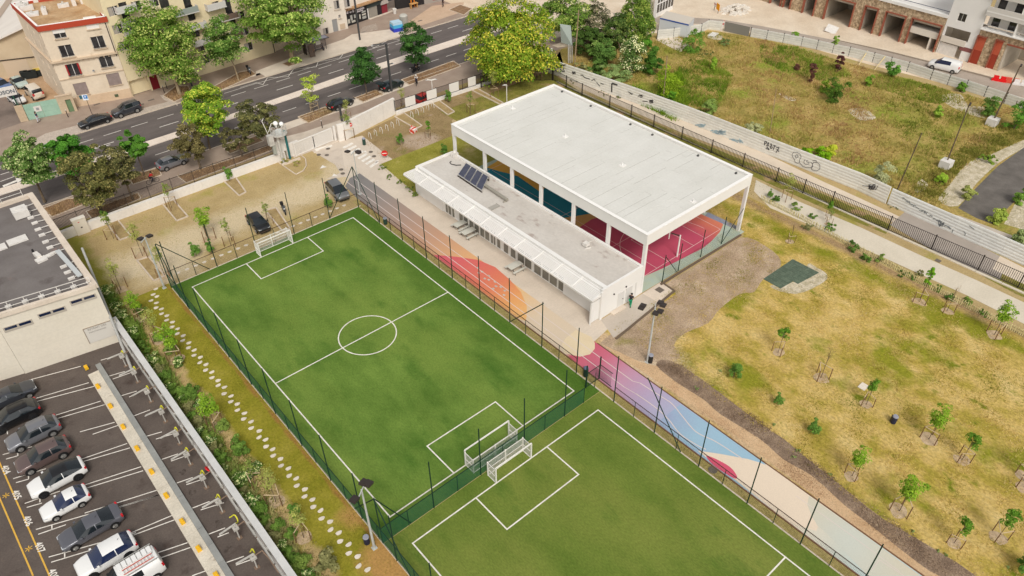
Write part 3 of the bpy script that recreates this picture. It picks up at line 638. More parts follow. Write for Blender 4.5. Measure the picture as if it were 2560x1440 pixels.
car('black hatchback parked between two planting beds near the gate', 'car', at(851,258,.6), radians(6), L=4.3, Wd=1.8, H=1.5, hood=.96, tail=1.05, pnt=pb, group=RG)
wg = car('dark green estate car with its tailgate raised', 'car', at(979,212,.6), radians(4), L=4.2, Wd=1.78, H=1.48, hood=.94, tail=1.04, pnt=pgr, group=RG, rear_win=True)
ob('tailgate', MB().obox((-2.35,0,1.62), (.42,0,.05),(0,.7,0),(0,0,.03)), pgr, wg)
car('bright red car parked behind the railing banner', 'car', at(1062,245,.5), radians(8), L=4.2, Wd=1.78, H=1.42, hood=.92, tail=1.0, pnt=prd, group=RG)
car('silver grey hatchback parked beside the cyclist in red', 'car', at(430,405,.6), radians(3), L=4.2, Wd=1.78, H=1.5, hood=.96, tail=1.04, pnt=plg, group=RG)
car('white car driving past behind the round leafy tree at the left', 'car', at(132,372,.6), 0, L=4.2, H=1.45, pnt=pw, name='moving_car')
car('grey people carrier parked on the gravel by the corner mast', 'car', at(843,474,.7), head((822,455),(868,505)), L=4.6, Wd=1.85, H=1.6, hood=1.0, tail=1.08, xw0=1.5, xw1=.4, pnt=paint('mid_grey_paint', (118,118,118)), name='parked_car')
car('black car parked on the gravel just behind the far goal', 'car', at(645,555,.7), head((620,538),(662,582)), L=4.1, Wd=1.76, H=1.5, hood=.96, tail=1.05, xw0=1.1, xw1=.2, pnt=pb)
car('white panel van parked by the unfinished building', 'van', at(2362,163,.8), head((2398,176),(2325,158)), L=5.0, Wd=1.95, H=1.95, hood=1.15, tail=1.4, xr1=-2.45, xr0=-2.35, xw0=1.55, xw1=.6, pnt=pw, glass=m_glassb, van=True, name='parked_van', rear_win=False)
car('old white van in the yard behind the mint gate', 'van', at(84,228,.9), head((55,205),(100,240))+pi, L=4.6, Wd=1.8, H=1.95, hood=1.15, tail=1.35, xr1=-2.25, xr0=-2.1, xw0=1.5, xw1=.9, pnt=paint('cream_paint',(222,212,196),0), van=True, name='parked_van')
car('white and green car next to the wheelie bins in the yard', 'car', at(48,206,.6), head((35,195),(60,212)), L=4.0, H=1.45, pnt=paint('pale_green_paint',(176,190,182),0))
car('blue pickup at the left edge of the yard', 'car', at(4,212,.8), head((-10,200),(25,216)), L=4.6, H=1.7, hood=1.1, tail=1.1, pnt=pbl)
car('small white car half hidden under the white billboard', 'car', at(42,248,.5), head((20,232),(60,258)), L=3.9, H=1.45, pnt=pw)
# two-wheelers
def ring(mb, c, r, t, ax=(0,1,0), n=16):
    mb_pts = [(c[0]+r*cos(2*pi*i/n), c[1], c[2]+r*sin(2*pi*i/n)) for i in range(n+1)]
    mb.tube(mb_pts, t, 5); return mb
def bicycle(label, loc, rz, frame=(40,42,46), group=None):
    t = thing('bicycle', label, 'bicycle', loc, rz, group); fm = mat('bike_frame_%d_%d' % frame[:2], frame, coords='obj', rough=.4)
    for x in (-.52, .52):
        w_ = ob('wheel', ring(MB(), (0,0,0), .33, .025), m_tyre, t, loc=(x,0,.35)); sp = MB()
        for i in range(8): sp.bar((0,0,0),(.32*cos(i*pi/4),0,.32*sin(i*pi/4)),.008)
        ob('spokes', sp, m_rim, w_)
    f = MB(); f.tube([(-.52,0,.35),(-.1,0,.3),(.35,0,.85),(-.2,0,.82),(-.1,0,.3)], .02); f.tube([(-.52,0,.35),(-.2,0,.82),(-.22,0,.95)], .018); f.tube([(.52,0,.35),(.36,0,.9),(.34,0,1.02)], .02)
    ob('frame', f, fm, t); ob('saddle', MB().box(-.34,-.07,.95,-.1,.07,1.0), m_trim, t); ob('handlebar', MB().tube([(.3,-.28,1.04),(.36,0,1.03),(.3,.28,1.04)], .015), m_trim, t)
    return t
def motorbike(label, loc, rz, body=(34,34,38), group=None, cat='motorbike'):
    t = thing('motorbike', label, cat, loc, rz, group); bm_ = paint('bike_paint_%d' % body[0], body)
    for x in (-.62, .68):
        w_ = ob('wheel', ring(MB(), (0,0,0), .24, .07, n=14), m_tyre, t, loc=(x,0,.31)); ob('rim', MB().cyl((0,-.05,0),(0,.05,0),.17,.17,12), m_rimd, w_)
    ob('body', MB().obox((-.1,0,.55),(.5,0,.04),(0,.16,0),(-.03,0,.2)).obox((.38,0,.78),(.2,0,.0),(0,.14,0),(-.1,0,.22)), bm_, t)
    ob('seat', MB().obox((-.35,0,.82),(.38,0,.03),(0,.15,0),(0,0,.07)), m_trim, t); ob('tank', MB().sphere((.12,0,.86),.22,1.2,.75,.6), bm_, t, smooth=True)
    ob('fork', MB().tube([(.68,.1,.31),(.5,.1,1.0)],.03).tube([(.68,-.1,.31),(.5,-.1,1.0)],.03), m_rim, t); ob('handlebar', MB().tube([(.4,-.36,1.1),(.5,0,1.05),(.4,.36,1.1)],.025), m_trim, t)
    ob('windshield', MB().obox((.6,0,1.15),(.02,0,.0),(0,.16,0),(-.08,0,.16)), m_glass, t); ob('headlight', MB().sphere((.72,0,.95),.1), m_lamp, t); ob('top_box', MB().box(-.95,-.2,.85,-.6,.2,1.15), m_trim, t)
    return t
motorbike('black motorbike parked on the gravel under a tall fence post', at(711,531), head((706,519),(717,541)))
motorbike('black and silver scooter parked at the end of the planting bed', at(624,183), head((618,176),(630,190)), (60,62,66), cat='scooter')
motorbike('black motorbike leaning by the yellow facade behind the trees', at(632,137), head((622,142),(640,132)))
mr = motorbike('dark touring motorbike ridden along the avenue under the tree', (g(1040,178).x, g(1040,178).y, -.12), head((1028,182),(1052,170)))
# ---------------------------------------------------------------- people: one continuous skinned body each
m_skin = mat('skin', (176,134,108), coords='obj', rough=.6); m_hair = mat('hair', (38,28,24), coords='obj')
SKN = []
def person(label, loc, rz, joints, top, bottom, hair=(38,28,24), helmet=None, parent_z=0):
    """joints: dict of positions; the body is one skin-modifier surface, clothes are close-fitting shells"""
    J = dict(pel=(0,0,.95), bel=(0,0,1.1), che=(.0,0,1.32), nek=(.0,0,1.5), hea=(.02,0,1.6), crn=(.02,0,1.74), shl=(0,.19,1.42), shr=(0,-.19,1.42),
             ell=(-.02,.25,1.15), elr=(-.02,-.25,1.15), hal=(.1,.25,.92), har=(.1,-.25,.92), hil=(0,.1,.92), hir=(0,-.1,.92), knl=(.05,.1,.5), knr=(.0,-.1,.5), anl=(0,.1,.08), anr=(-.05,-.1,.08), tol=(.16,.1,.04), tor=(.1,-.1,.04))
    J.update(joints)
    def skin(nm, chain, rad, m, par, grow=0):
        names = []; vs = []; es = []
        for c in chain:
            for a, b in zip(c[:-1], c[1:]):
                for q in (a, b):
                    if q not in names: names.append(q); vs.append(J[q])
                es.append((names.index(a), names.index(b)))
        me = bpy.data.meshes.new(nm); me.from_pydata(vs, es, []); o = bpy.data.objects.new(nm, me); COL.objects.link(o)
        md = o.modifiers.new('s', 'SKIN'); sv = me.skin_vertices[0].data
        for i, q in enumerate(names): r = rad[q]+grow; sv[i].radius = (r, r)
        sv[names.index(chain[0][0])].use_root = True
        s2 = o.modifiers.new('u', 'SUBSURF'); s2.levels = 1; s2.render_levels = 1
        dg = bpy.context.evaluated_depsgraph_get(); dg.update(); m2 = bpy.data.meshes.new_from_object(o.evaluated_get(dg)); bpy.data.objects.remove(o); m2.name = nm
        m2.polygons.foreach_set('use_smooth', [True]*len(m2.polygons)); m2.materials.clear()
        return ob(nm, m2, m, par)
    rad = dict(pel=.15, bel=.13, che=.16, nek=.06, hea=.1, crn=.07, shl=.075, shr=.075, ell=.045, elr=.045, hal=.035, har=.035, hil=.1, hir=.1, knl=.065, knr=.065, anl=.045, anr=.045, tol=.035, tor=.035)
    t = thing('person', label, 'person', loc, rz)
    skin('body', (('pel','bel','che','nek','hea','crn'),('che','shl','ell','hal'),('che','shr','elr','har'),('pel','hil','knl','anl','tol'),('pel','hir','knr','anr','tor')), rad, m_skin, t)
    skin('shirt', (('pel','bel','che'),('che','shl','ell'),('che','shr','elr')), rad, mat('cloth_%d_%d_%d' % top, top, coords='obj', fine=.1, fscale=8), t, .022)
    skin('trousers', (('pel','hil','knl','anl'),('pel','hir','knr','anr')), rad, mat('cloth_%d_%d_%d' % bottom, bottom, coords='obj', fine=.1, fscale=8), t, .016)
    hd = J['hea']
    if helmet: ob('helmet', MB().sphere((hd[0],hd[1],hd[2]+.1),.15,1.1,.95,.95,10,7), mat('helmet_%d' % helmet[0], helmet, rough=.3, coords='obj'), t, smooth=True)
    else: ob('hair', MB().sphere((hd[0]-.02,hd[1],hd[2]+.08),.12,1.05,.95,.95,10,7), mat('hair_%d' % hair[0], hair, coords='obj'), t, smooth=True)
    f_ = MB()
    for s_ in (-.035,.035): f_.sphere((hd[0]+.105, hd[1]+s_, hd[2]+.04), .012, n=6, m=4)
    ob('eyes', f_, m_trim, t); ob('nose', MB().sphere((hd[0]+.115,hd[1],hd[2]+.01),.016,n=6,m=4), m_skin, t)
    ob('ears', MB().sphere((hd[0],hd[1]+.1,hd[2]+.03),.025,n=6,m=4).sphere((hd[0],hd[1]-.1,hd[2]+.03),.025,n=6,m=4), m_skin, t)
    sh = MB()
    for a, b in (('anl','tol'),('anr','tor')): sh.bar(Vector(J[a])+Vector((-.04,0,-.03)), Vector(J[b])+Vector((.03,0,0)), .09, .08)
    ob('shoes', sh, mat('shoes', (60,56,54), coords='obj'), t)
    hn = MB()
    for e_, h_ in (('ell','hal'),('elr','har')):
        d = (Vector(J[h_])-Vector(J[e_])).normalized(); sd_ = d.cross(Vector((0,0,1))); sd_ = sd_.normalized() if sd_.length > .1 else Vector((0,1,0)); q = Vector(J[h_])+d*.03
        for i, ln in enumerate((.065,.075,.07,.055)): hn.cyl(q+sd_*(i-1.5)*.018, q+sd_*(i-1.5)*.02+d*ln+Vector((.01,0,0)), .009, .007, 5)
        hn.cyl(q, q+sd_*.05+d*.02, .01, .008, 5)
    ob('fingers', hn, m_skin, t)
    return t
walk = dict(hal=(.22,.24,1.0), har=(-.12,-.25,.98), knl=(.18,.1,.52), anl=(.2,.1,.1), tol=(.34,.1,.07), knr=(-.05,-.1,.5), anr=(-.25,-.1,.12), tor=(-.12,-.1,.04))
bikepose = dict(pel=(-.22,0,1.02), bel=(-.14,0,1.16), che=(.0,0,1.38), nek=(.08,0,1.52), hea=(.13,0,1.62), crn=(.14,0,1.75), shl=(.04,.19,1.44), shr=(.04,-.19,1.44), ell=(.2,.26,1.24), elr=(.2,-.26,1.24), hal=(.32,.25,1.07), har=(.32,-.25,1.07),
                hil=(-.2,.1,1.0), hir=(-.2,-.1,1.0), knl=(.12,.12,.72), knr=(.1,-.12,.86), anl=(-.08,.12,.3), anr=(.0,-.12,.48), tol=(.06,.12,.26), tor=(.14,-.12,.44))
person('pedestrian in a navy top and pale trousers walking past the mint gate', at(98,305), head((110,298),(90,306)), walk, (24,40,66), (196,196,204))
person('person in a black top and green trousers bending at the white wall', at(1575,766), head((1576,766),(1590,740)), dict(walk, che=(.1,0,1.3), nek=(.18,0,1.44), hea=(.25,0,1.52), crn=(.28,0,1.64), shl=(.1,.19,1.4), shr=(.1,-.19,1.4), ell=(.2,.25,1.15), elr=(.2,-.25,1.15), hal=(.35,.2,1.0), har=(.35,-.2,1.0)), (42,38,42), (30,140,100))
rd = at(384,458); h_ = head((372,458),(396,450))
bicycle('black bicycle ridden by the person in red', rd, h_); person('cyclist in a red jacket riding along the railing', rd, h_, bikepose, (196,36,40), (40,44,60))
rd = at(1042,212); h_ = head((1046,198),(1040,224))
bicycle('dark bicycle ridden by the person in a white top', rd, h_); person('cyclist in a white top riding beside the planting bed', rd, h_, bikepose, (214,210,204), (36,40,60), helmet=(220,216,208))
person('helmeted rider on the touring motorbike under the tree', (mr.location.x, mr.location.y, -.22), mr.rotation_euler.z, dict(bikepose, knl=(.15,.22,.75), knr=(.15,-.22,.75), anl=(-.05,.22,.4), anr=(-.05,-.22,.4), tol=(.08,.22,.36), tor=(.08,-.22,.36)), (36,38,44), (34,34,40), helmet=(40,40,44))
person('person in dark clothes walking under the plane tree on the far pavement', at(431,204), head((420,206),(445,200)), walk, (46,42,48), (34,34,40))
sitp = dict(pel=(0,0,.5), bel=(0,0,.68), che=(.04,0,.9), nek=(.06,0,1.05), hea=(.08,0,1.14), crn=(.08,0,1.27), shl=(.04,.19,.98), shr=(.04,-.19,.98), ell=(.1,.24,.72), elr=(.1,-.24,.72), hal=(.3,.15,.6), har=(.3,-.15,.6), hil=(.05,.1,.48), hir=(.05,-.1,.48), knl=(.45,.1,.5), knr=(.45,-.1,.5), anl=(.48,.1,.1), anr=(.42,-.1,.1), tol=(.62,.1,.05), tor=(.56,-.1,.05))
person('person in black sitting on the bench of the bus shelter', at(806,124), radians(-90), sitp, (36,34,38), (40,38,44))
person('person in brown standing at the end of the bus shelter', at(786,141), radians(-80), {}, (120,92,70), (96,84,76))
person('person in black and white by the red shop front', at(1108,17), radians(180), walk, (34,32,36), (60,56,58))
# ================================================================ CAR PARK FURNITURE AND THE LOW BUILDING
k = MB()
ys = [g(*q).y for q in ((320,1111),(354,1166),(397,1226),(432,1289),(470,1356))]
pitchY = (ys[0]-ys[-1])/4*1.0
def park_line(pa, pb, w=.09): k.strip(P(pa, pb), w, .02)
for a, b in (((78,949),(202,916)), ((50,1008),(222,957)), ((88,1005),(236,966)), ((112,1047),(252,1003)), ((142,1047),(262,1012)),
             ((0,1083),(8,1080)), ((200,1080),(287,1056)), ((232,1086),(300,1062)),
             ((7,1137),(80,1117)), ((15,1148),(44,1140)), ((175,1158),(318,1109)), ((205,1155),(325,1120)),
             ((33,1197),(115,1172)), ((40,1207),(72,1198)), ((205,1215),(353,1167)), ((215,1221),(358,1177)),
             ((62,1259),(150,1228)), ((67,1269),(105,1258)), ((212,1283),(392,1226)), ((216,1292),(397,1238)), ((290,1271),(397,1238)),
             ((90,1324),(270,1272)), ((96,1336),(165,1312)), ((310,1340),(430,1289)), ((318,1344),(436,1300)),
             ((122,1393),(340,1332)), ((128,1406),(240,1372)), ((383,1386),(469,1357)), ((393,1398),(476,1369)), ((480,1440),(513,1428)),
             ((252,901),(302,886)), ((268,942),(312,929)), ((282,948),(330,931)), ((302,990),(342,978)), ((323,993),(345,983)), ((332,1041),(375,1025)), ((362,1041),(383,1031)),
             ((366,1091),(405,1080)), ((390,1098),(440,1083)), ((404,1149),(445,1135)), ((428,1153),(470,1138)), ((442,1208),(482,1194)), ((466,1212),(505,1199)),
             ((480,1271),(524,1254)), ((502,1275),(560,1257)), ((521,1336),(563,1320)), ((544,1343),(572,1332)), ((565,1407),(610,1391)), ((590,1413),(640,1395))):
    park_line(a, b)
for a, b in (((44,1129),(45,1140)), ((71,1187),(72,1197)), ((100,1247),(100,1256)), ((130,1313),(130,1324)), ((162,1382),(162,1394)), ((18,1076),(19,1086))): park_line(a, b)
struct('bay_marking', k, m_white)
k = MB()
for a, b in (((-4,1150),(124,1440)), ((-4,1238),(83,1440))): k.strip(P(a, b), .12, .02)
for c in ((15,1239),(72,1372)):
    p = g(*c)
    for i in range(3): k.strip([(p.x-.3*cos(i*pi/3+.3), p.y-.3*sin(i*pi/3+.3)), (p.x+.3*cos(i*pi/3+.3), p.y+.3*sin(i*pi/3+.3))], .07, .022)
struct('lane_marking', k, m_yel)
for s_, c in (('404',(16,1174)), ('405',(43,1237)), ('406',(71,1302)), ('407',(101,1368)), ('408',(135,1436))):
    p = g(*c); me = text_mesh(s_, .75, M4((p.x,p.y,.022), (0,-1,0), (1,0,0), (0,0,1)), bold=.012)
    me.transform(Matrix.Translation((-.28,0,0)))
    ob('bay_number', me, m_white, kind='structure')
# stains
for i, c in enumerate(((410,1120),(455,1180),(480,1230),(545,1310),(570,1375),(520,1180))):
    p = g(*c); S('oil_stain', smoothpts([(p.x+rnd(.1,.5)*cos(a), p.y+rnd(.1,.55)*sin(a)) for a in [q*pi/4 for q in range(8)]], 3), .012+.0005*i, mat('oil_stain', [(0.4,(70,60,54)),(0.6,(92,82,75))], scale=3, fine=.2, fscale=8))
# barrier: pale slab sections, steel plate beside, yellow stops on top
xl, xr_ = g(330,1128).x-.05, g(375,1128).x; A0, B0 = g(213,897), g(560,1440)
br = thing('bay_barrier', 'long pale concrete barrier with a grey steel plate between bay rows', 'barrier', (xl, 60, 0))
x0 = 2.25; x1 = 3.25; x2 = 3.75
y = g(205,915).y
m_slab = mat('barrier_slab', [(0.3,(196,186,168)),(0.7,(216,206,188))], scale=.7, fine=.12, fscale=7, big=((150,136,120),.8,.64,.75), obj_var=.04)
m_steel = mat('steel_plate', [(0.3,(146,146,142)),(0.7,(166,166,160))], scale=.6, fine=.08, metal=.2, rough=.6, obj_var=.05)
yy = 67.0
while yy > 28:
    ob('slab_section', MB().box(x0, yy-1.98, 0, x1, yy, .16), m_slab, br, world=True); ob('steel_plate', MB().prism([(x1+.01,yy-1.98),(x2,yy-1.98),(x2,yy+(.9 if yy > 66 else 0)),(x1+.01,yy+(.9 if yy > 66 else 0))], 0, .22), m_steel, br, world=True); yy -= 2
for i, c in enumerate(((215,918),(244,965),(275,1014),(307,1066),(342,1120),(378,1178),(415,1238),(455,1303),(496,1371),(540,1437))):
    p = g(c[0], c[1], .35)
    m_ = MB().box(-.16,-.24,0,.16,.24,.3).box(-.1,-.18,.3,.1,.18,.36)
    L_ = ['yellow block at the building end of the pale barrier', 'second yellow block from the building on the pale barrier', 'third yellow block from the building on the pale barrier', 'yellow block level with the silver grey SUV', 'yellow block level with the brown SUV', 'yellow block level with the white car with a black roof', 'yellow block level with the small white hatchback', 'yellow block level with the long grey saloon', 'yellow block on the barrier, facing the ladder van', 'yellow block cut by the bottom edge of the photo'][i]
    one('yellow_block', L_, 'stop block', m_, mat('yellow_plastic', [(0.3,(222,170,36)),(0.7,(238,188,48))], scale=4, rough=.5), loc=(p.x, p.y, .16), group='yellow blocks on the bay barrier')
# vacuum arms beside the wall
m_arm = mat('arm_metal', [(0.3,(168,163,154)),(0.7,(196,191,182))], scale=3, fine=.1, rough=.5); m_hose = mat('yellow_hose', (214,208,60), rough=.5); m_pipe = mat('brown_pipe', (126,104,86), rough=.6)
AL = ['nearest the building', 'second from the building', 'third from the building', 'fourth from the building', 'beside the bay of the silver grey SUV', 'beside the bay of the brown SUV', 'just below the red disc', 'opposite the yellow block of bay 406', 'with a wide yellow hose loop', 'nearest the bottom edge']
for i, c in enumerate(((303,888),(333,928),(366,977),(402,1027),(438,1082),(465,1134),(505,1192),(545,1253),(588,1318),(632,1392))):
    p = g(c[0], c[1], 1.5); x_, y_ = p.x, p.y
    t = thing('hose_arm', 'pale hose arm stand with yellow hose, ' + AL[i], 'hose arm', (x_, y_, 0), group='hose arms along the car park wall')
    ob('post', MB().cyl((0,0,0),(0,0,1.5),.06,.05,8).box(-.22,-.16,1.2,.22,.2,1.5), m_arm, t)
    ob('arm', MB().obox((-.55,.12,1.66),(.7,-.05+.05*(i%3),.0),(.01,.07,0),(0,0,.04)), m_arm, t)
    ob('pipe', MB().tube([(.2,0,1.5),(.75,-.15,1.75),(.9,-.9,1.3),(1.0,-1.7,.3)], .05), m_pipe, t)
    r_ = .9 if i == 8 else .5
    ob('hose', MB().tube([(.05+r_*.5*sin(a*.9), .15+.5*r_*a, 1.5-.45*sin(a*1.4)**2-.1*a+.15) for a in [q*.3 for q in range(12)]], .055), m_hose, t)
    ob('footplate', MB().box(-.2,-.16,0,.2,.16,.04), m_pipe, t)
# white boundary wall of the car park, cast in bays
wl = thing('car_park_wall', 'long white-topped boundary wall between the car park and the hedge', 'wall', (6.8, 50, 0))
m_wall = mat('weathered_white_wall', [(0.3,(196,190,184)),(0.7,(222,216,208))], scale=.6, fine=.08, fscale=6); m_guard = mat('grey_guard', [(0.3,(150,148,142)),(0.7,(190,186,178))], scale=1, stretch=(1,.1,1), fine=.1)
yy = 71.0
while yy > 22:
    ob('wall_section', MB().box(6.62, yy-2.97, 0, 6.98, yy, 2.3), m_wall, wl, world=True); ob('coping', MB().box(6.52, yy-2.99, 2.3, 7.06, yy, 2.42), mat('coping_grey', [(0.3,(190,188,184)),(0.7,(206,204,199))], scale=.8, fine=.06), wl, world=True)
    ob('guard_rail', MB().box(6.3, yy-2.7, 1.5, 6.42, yy-.1, 1.9).box(6.42,yy-1.5,.3,6.62,yy-1.35,1.9), m_guard, wl, world=True); yy -= 3
one('red_sign', 'small red disc hung on the car park wall', 'sign', MB().cyl((6.2, g(515,1176,1.7).y, 1.7), (6.28, g(515,1176,1.7).y, 1.75), .3, .3, 14), mat('signal_red',(206,36,40)))
for nm, a, c_ in (('grey_wedge', (163,888), (150,160,158)),):
    p = g(*a); one(nm, 'grey triangular ramp wedge leaning at the foot of the cream wall', 'wedge', MB().add([(-.7,-.2,0),(.9,-.1,0),(0,.9,0),(-.3,.8,.9)], [(0,1,2),(0,1,3),(1,2,3),(2,0,3)]), mat('wedge_grey', c_), loc=(p.x-.1, p.y-.2, 0))
one('reel', 'red fire hose cabinet at the left foot of the cream building', 'cabinet', MB().box(-.25,-.2,0,.25,.2,1.0).cyl((0,.25,.6),(0,-.25,.6),.25,.25,12), mat('fire_red',(190,44,44)), loc=(g(36,916).x-.2, g(36,916).y+.3, 0))
p = g(12,872); one('pale_arch', 'curved pale metal tube guard left of the cream building', 'guard', MB().tube([(.7*cos(a),-.2*cos(a),.9*sin(a)) for a in [i*pi/8 for i in range(9)]], .06), m_arm, loc=(p.x,p.y,0))
# the cream building
HB = 7.4
bl = thing('flat_roofed_building', 'cream building with a dark flat roof and rooftop safety railings', 'building', (-2.4, 71.4, 0))
m_cream = mat('cream_wall', [(0.3,(212,202,184)),(0.7,(221,212,195))], scale=.3, detail=6, fine=.04, fscale=4, wave=[(2,1.25,.92,.02)])
def fx_(px, py, z): v = g(px, py, z); return (v.x, v.y)
c1, c2 = Vector((-2.35,71.5)), Vector((6.45,70.0))
ob('wall', MB().prism([(-2.35,71.5),(6.45,70.0),(6.45,92.2),(-2.35,92.2)], 0, HB-.25), m_cream, bl, world=True)
ob('wall', MB().prism([(-30,78),(-2.37,71.6),(-2.37,92.2),(-30,92.2)], 0, HB-.252), m_cream, bl, world=True)
ob('roof', MB().prism([(-30,78),(-2.35,71.8),(6.3,70.3),(6.3,92.0),(-30,92.0)], HB-.25, HB-.2), mat('dark_roof_membrane', [(0.25,(104,97,93)),(0.75,(124,117,113))], scale=.4, fine=.06, fscale=5, big=[((82,72,68),.25,.6,.75),((136,112,104),.35,.66,.76)]), bl, world=True)
pr = MB(); pr.bar((-2.35,71.5,HB),(6.45,70.0,HB),.35,.45); pr.bar((-30,78,HB),(-2.35,71.5,HB),.35,.45); pr.bar((6.35,69.9,HB),(6.35,92.3,HB),.6,.46); pr.bar((-30,92.2,HB),(6.6,92.2,HB),.5,.44)
ob('parapet', pr, m_conc, bl, world=True)
A2, B2 = Vector((-2.35,71.5,0)), Vector((6.45,70.0,0)); tv = (B2-A2).normalized(); nv = Vector((tv.y,-tv.x,0))
m_bglass = mat('blue_strip_glass', (26,36,62), rough=.1, spec=.8)
for a, b in (((10,827),(78,796)), ((96,793),(162,765)), ((176,760),(238,734))):
    s0, z0 = onwall(A2, B2, *a); s1, z1 = onwall(A2, B2, *b); zc = z0+.05
    fr = ob('strip_window', MB().obox(A2+tv*(s0+s1)/2+Vector((0,0,zc))-nv*-.01, tv*((s1-s0)/2), nv*.05, (0,0,.3)), mat('window_sill_grey',(176,166,152)), bl, world=True)
    for h0, h1 in ((.05,.46),(.54,.95)):
        ob('pane', MB().obox(A2+tv*(s0+(s1-s0)*(h0+h1)/2)+Vector((0,0,zc+.1))+nv*.03, tv*((s1-s0)*(h1-h0)/2), nv*.045, (0,0,.14)), m_bglass, fr, world=True)
s0, z0 = onwall(A2, B2, 207,823); s1, _ = onwall(A2, B2, 270,800); _, zb_ = onwall(A2, B2, 225,858)
sb = ob('shutter_door', MB().obox(A2+tv*(s0+s1+.6)/2+Vector((0,0,(z0+zb_)/2))+nv*.02, tv*((s1-s0+.6)/2), nv*.04, (0,0,(z0-zb_)/2)), mat('door_white',(206,200,190)), bl, world=True)
fr_ = MB()
for q, w_ in (((s0, zb_), (s0, z0)), ((s0, z0), (s1+.6, z0))), : pass
fr_.bar(A2+tv*s0+nv*.07+Vector((0,0,zb_)), A2+tv*s0+nv*.07+Vector((0,0,z0)), .06); fr_.bar(A2+tv*s0+nv*.07+Vector((0,0,z0)), A2+tv*(s1+.6)+nv*.07+Vector((0,0,z0)), .06)
ob('door_frame', fr_, mat('frame_brown',(150,134,116)), bl, world=True)
for s_, dz, sz in (('RETRAIT DES', -.35, .3), ('MARCHANDISES', -.72, .22)):
    ob('lettering', text_mesh(s_, sz, M4(A2+tv*(s0+.35)+nv*.075+Vector((0,0,z0+dz)), tv, (0,0,1), nv), align='LEFT'), mat('letter_grey',(120,110,100)), bl).data.transform(Matrix.Translation(-offs(bl)))
# tall grey pipe rising over the corner
one('grey_mast', 'long grey pole crossing the corner of the cream building', 'pole', MB().cyl(tuple(g(330,925,.2)), tuple(g(205,620,7.6)), .14, .12, 10), mat('mast_grey',(164,162,156),rough=.5))
# roof furniture: every item standing loose on the roof
m_rw = mat('roof_white', [(0.3,(208,202,194)),(0.7,(224,218,210))], scale=2, fine=.05)
ZR = HB-.2
p = g(52,533,ZR+.4); one('air_unit', 'square beige cooling unit with a round fan at the roof corner', 'cooling unit', MB().box(-.75,-.7,.1,.75,.7,1.0).cyl((0,0,1.0),(0,0,1.06),.35,.35,16), m_rw, loc=(p.x,p.y,ZR))
p = g(43,600,ZR+.1); one('skylight', 'pale rectangular skylight slab on the dark roof', 'skylight', MB().box(-.95,-.6,0,.95,.6,.15), m_rw, loc=(p.x,p.y,ZR))
p = g(-6,620,ZR+.1); one('skylight', 'pale slab cut by the left edge of the roof', 'skylight', MB().box(-.8,-.6,0,.8,.6,.12), m_rw, loc=(p.x,p.y,ZR))
p = g(102,648,ZR+.1); v_ = thing('roof_vent', 'stepped white vent block with a black cap on the dark roof', 'vent', (p.x,p.y,ZR), radians(100))
ob('base', MB().box(-.5,-.5,0,.3,.5,.2), m_rw, v_); ob('duct', MB().box(.3,-.28,0,1.3,.15,.4), m_rw, v_); ob('cap', MB().cyl((1.4,0,0),(1.4,0,.7),.14,.1,8), m_trim, v_); ob('side_box', MB().box(-.2,-1.3,0,.3,-.5,.15), m_rw, v_)
p = g(172,660,ZR+.4); d_ = Vector((g(207,700,ZR+.5)-g(143,628,ZR+.5))); 
one('cable_tray', 'long pale cable tray resting over the roof rods', 'tray', MB().bar(g(143,626,ZR+.6), g(200,690,ZR+.6), .45, .1), mat('tray_grey',(190,192,190)))
for i, (a, b) in enumerate((((60,514),(84,505)), ((68,527),(95,518)), ((76,540),(104,532)), ((86,553),(112,546)), ((94,569),(120,560)), ((104,583),(130,574)), ((113,600),(142,589)), ((124,614),(153,604)), ((135,627),(165,618)), ((158,662),(185,649)), ((168,676),(197,664)), ((178,691),(208,680)))):
    A_, B_ = g(*a, ZR+.3), g(*b, ZR+.5); t = thing('roof_anchor', 'white counterweight rod of the roof edge rail, ' + ['at the far corner', 'second from the far corner', 'third from the far corner', 'fourth from the far corner', 'fifth from the far corner', 'sixth from the far corner', 'seventh from the far corner', 'last before the cable tray', 'under the top end of the tray', 'beside the middle of the tray', 'beside the lower end of the tray', 'nearest the cream wall'][i], 'counterweight', (A_.x, A_.y, ZR), group='counterweights of the roof edge rail')
    ob('weight', MB().box(-.35,-.15,0,.25,.15,.2), m_rw, t); ob('rod', MB().bar((.2,0,.15),(B_.x-A_.x,B_.y-A_.y,.35),.06), m_rw, t)
rl = thing('roof_railing', 'grey and white safety railing along the front edge of the flat roof', 'railing', (-2.3, 71.9, HB-.2))
ra = MB(); 
for h_ in (.55,1.1): ra.bar((-14,74.6,HB+h_-.2),(-2.2,72.0,HB+h_-.2),.05).bar((-2.2,72.0,HB+h_-.2),(6.2,70.5,HB+h_-.2),.05)
ob('rail', ra, m_rw, rl, world=True)
for i in range(7):
    q = Vector((-2.2,72.0,0)).lerp(Vector((6.2,70.5,0)), i/6); ob('post', MB().bar((q.x,q.y,HB-.2),(q.x,q.y,HB+.9),.06), m_rw, rl, world=True); ob('weight', MB().box(q.x-.25,q.y+.3,HB-.2,q.x+.25,q.y+.8,HB+.05), m_rw, rl, world=True); ob('post', MB().bar((q.x,q.y+.5,HB-.1),(q.x,q.y,HB+.3),.05), m_rw, rl, world=True)
r2 = thing('roof_railing', 'white railing above the street side of the flat roof', 'railing', (2, 92.2, HB))
ra = MB()
for h_ in (.5,1.0): ra.bar((-14,92.2,HB+.2+h_),(5.6,92.2,HB+.2+h_),.045)
ob('rail', ra, m_rw, r2, world=True)
for x_ in (-8,-5,-2,1,3.4,5.6): ob('post', MB().bar((x_,92.2,HB+.2),(x_,92.2,HB+1.2),.05), m_rw, r2, world=True)
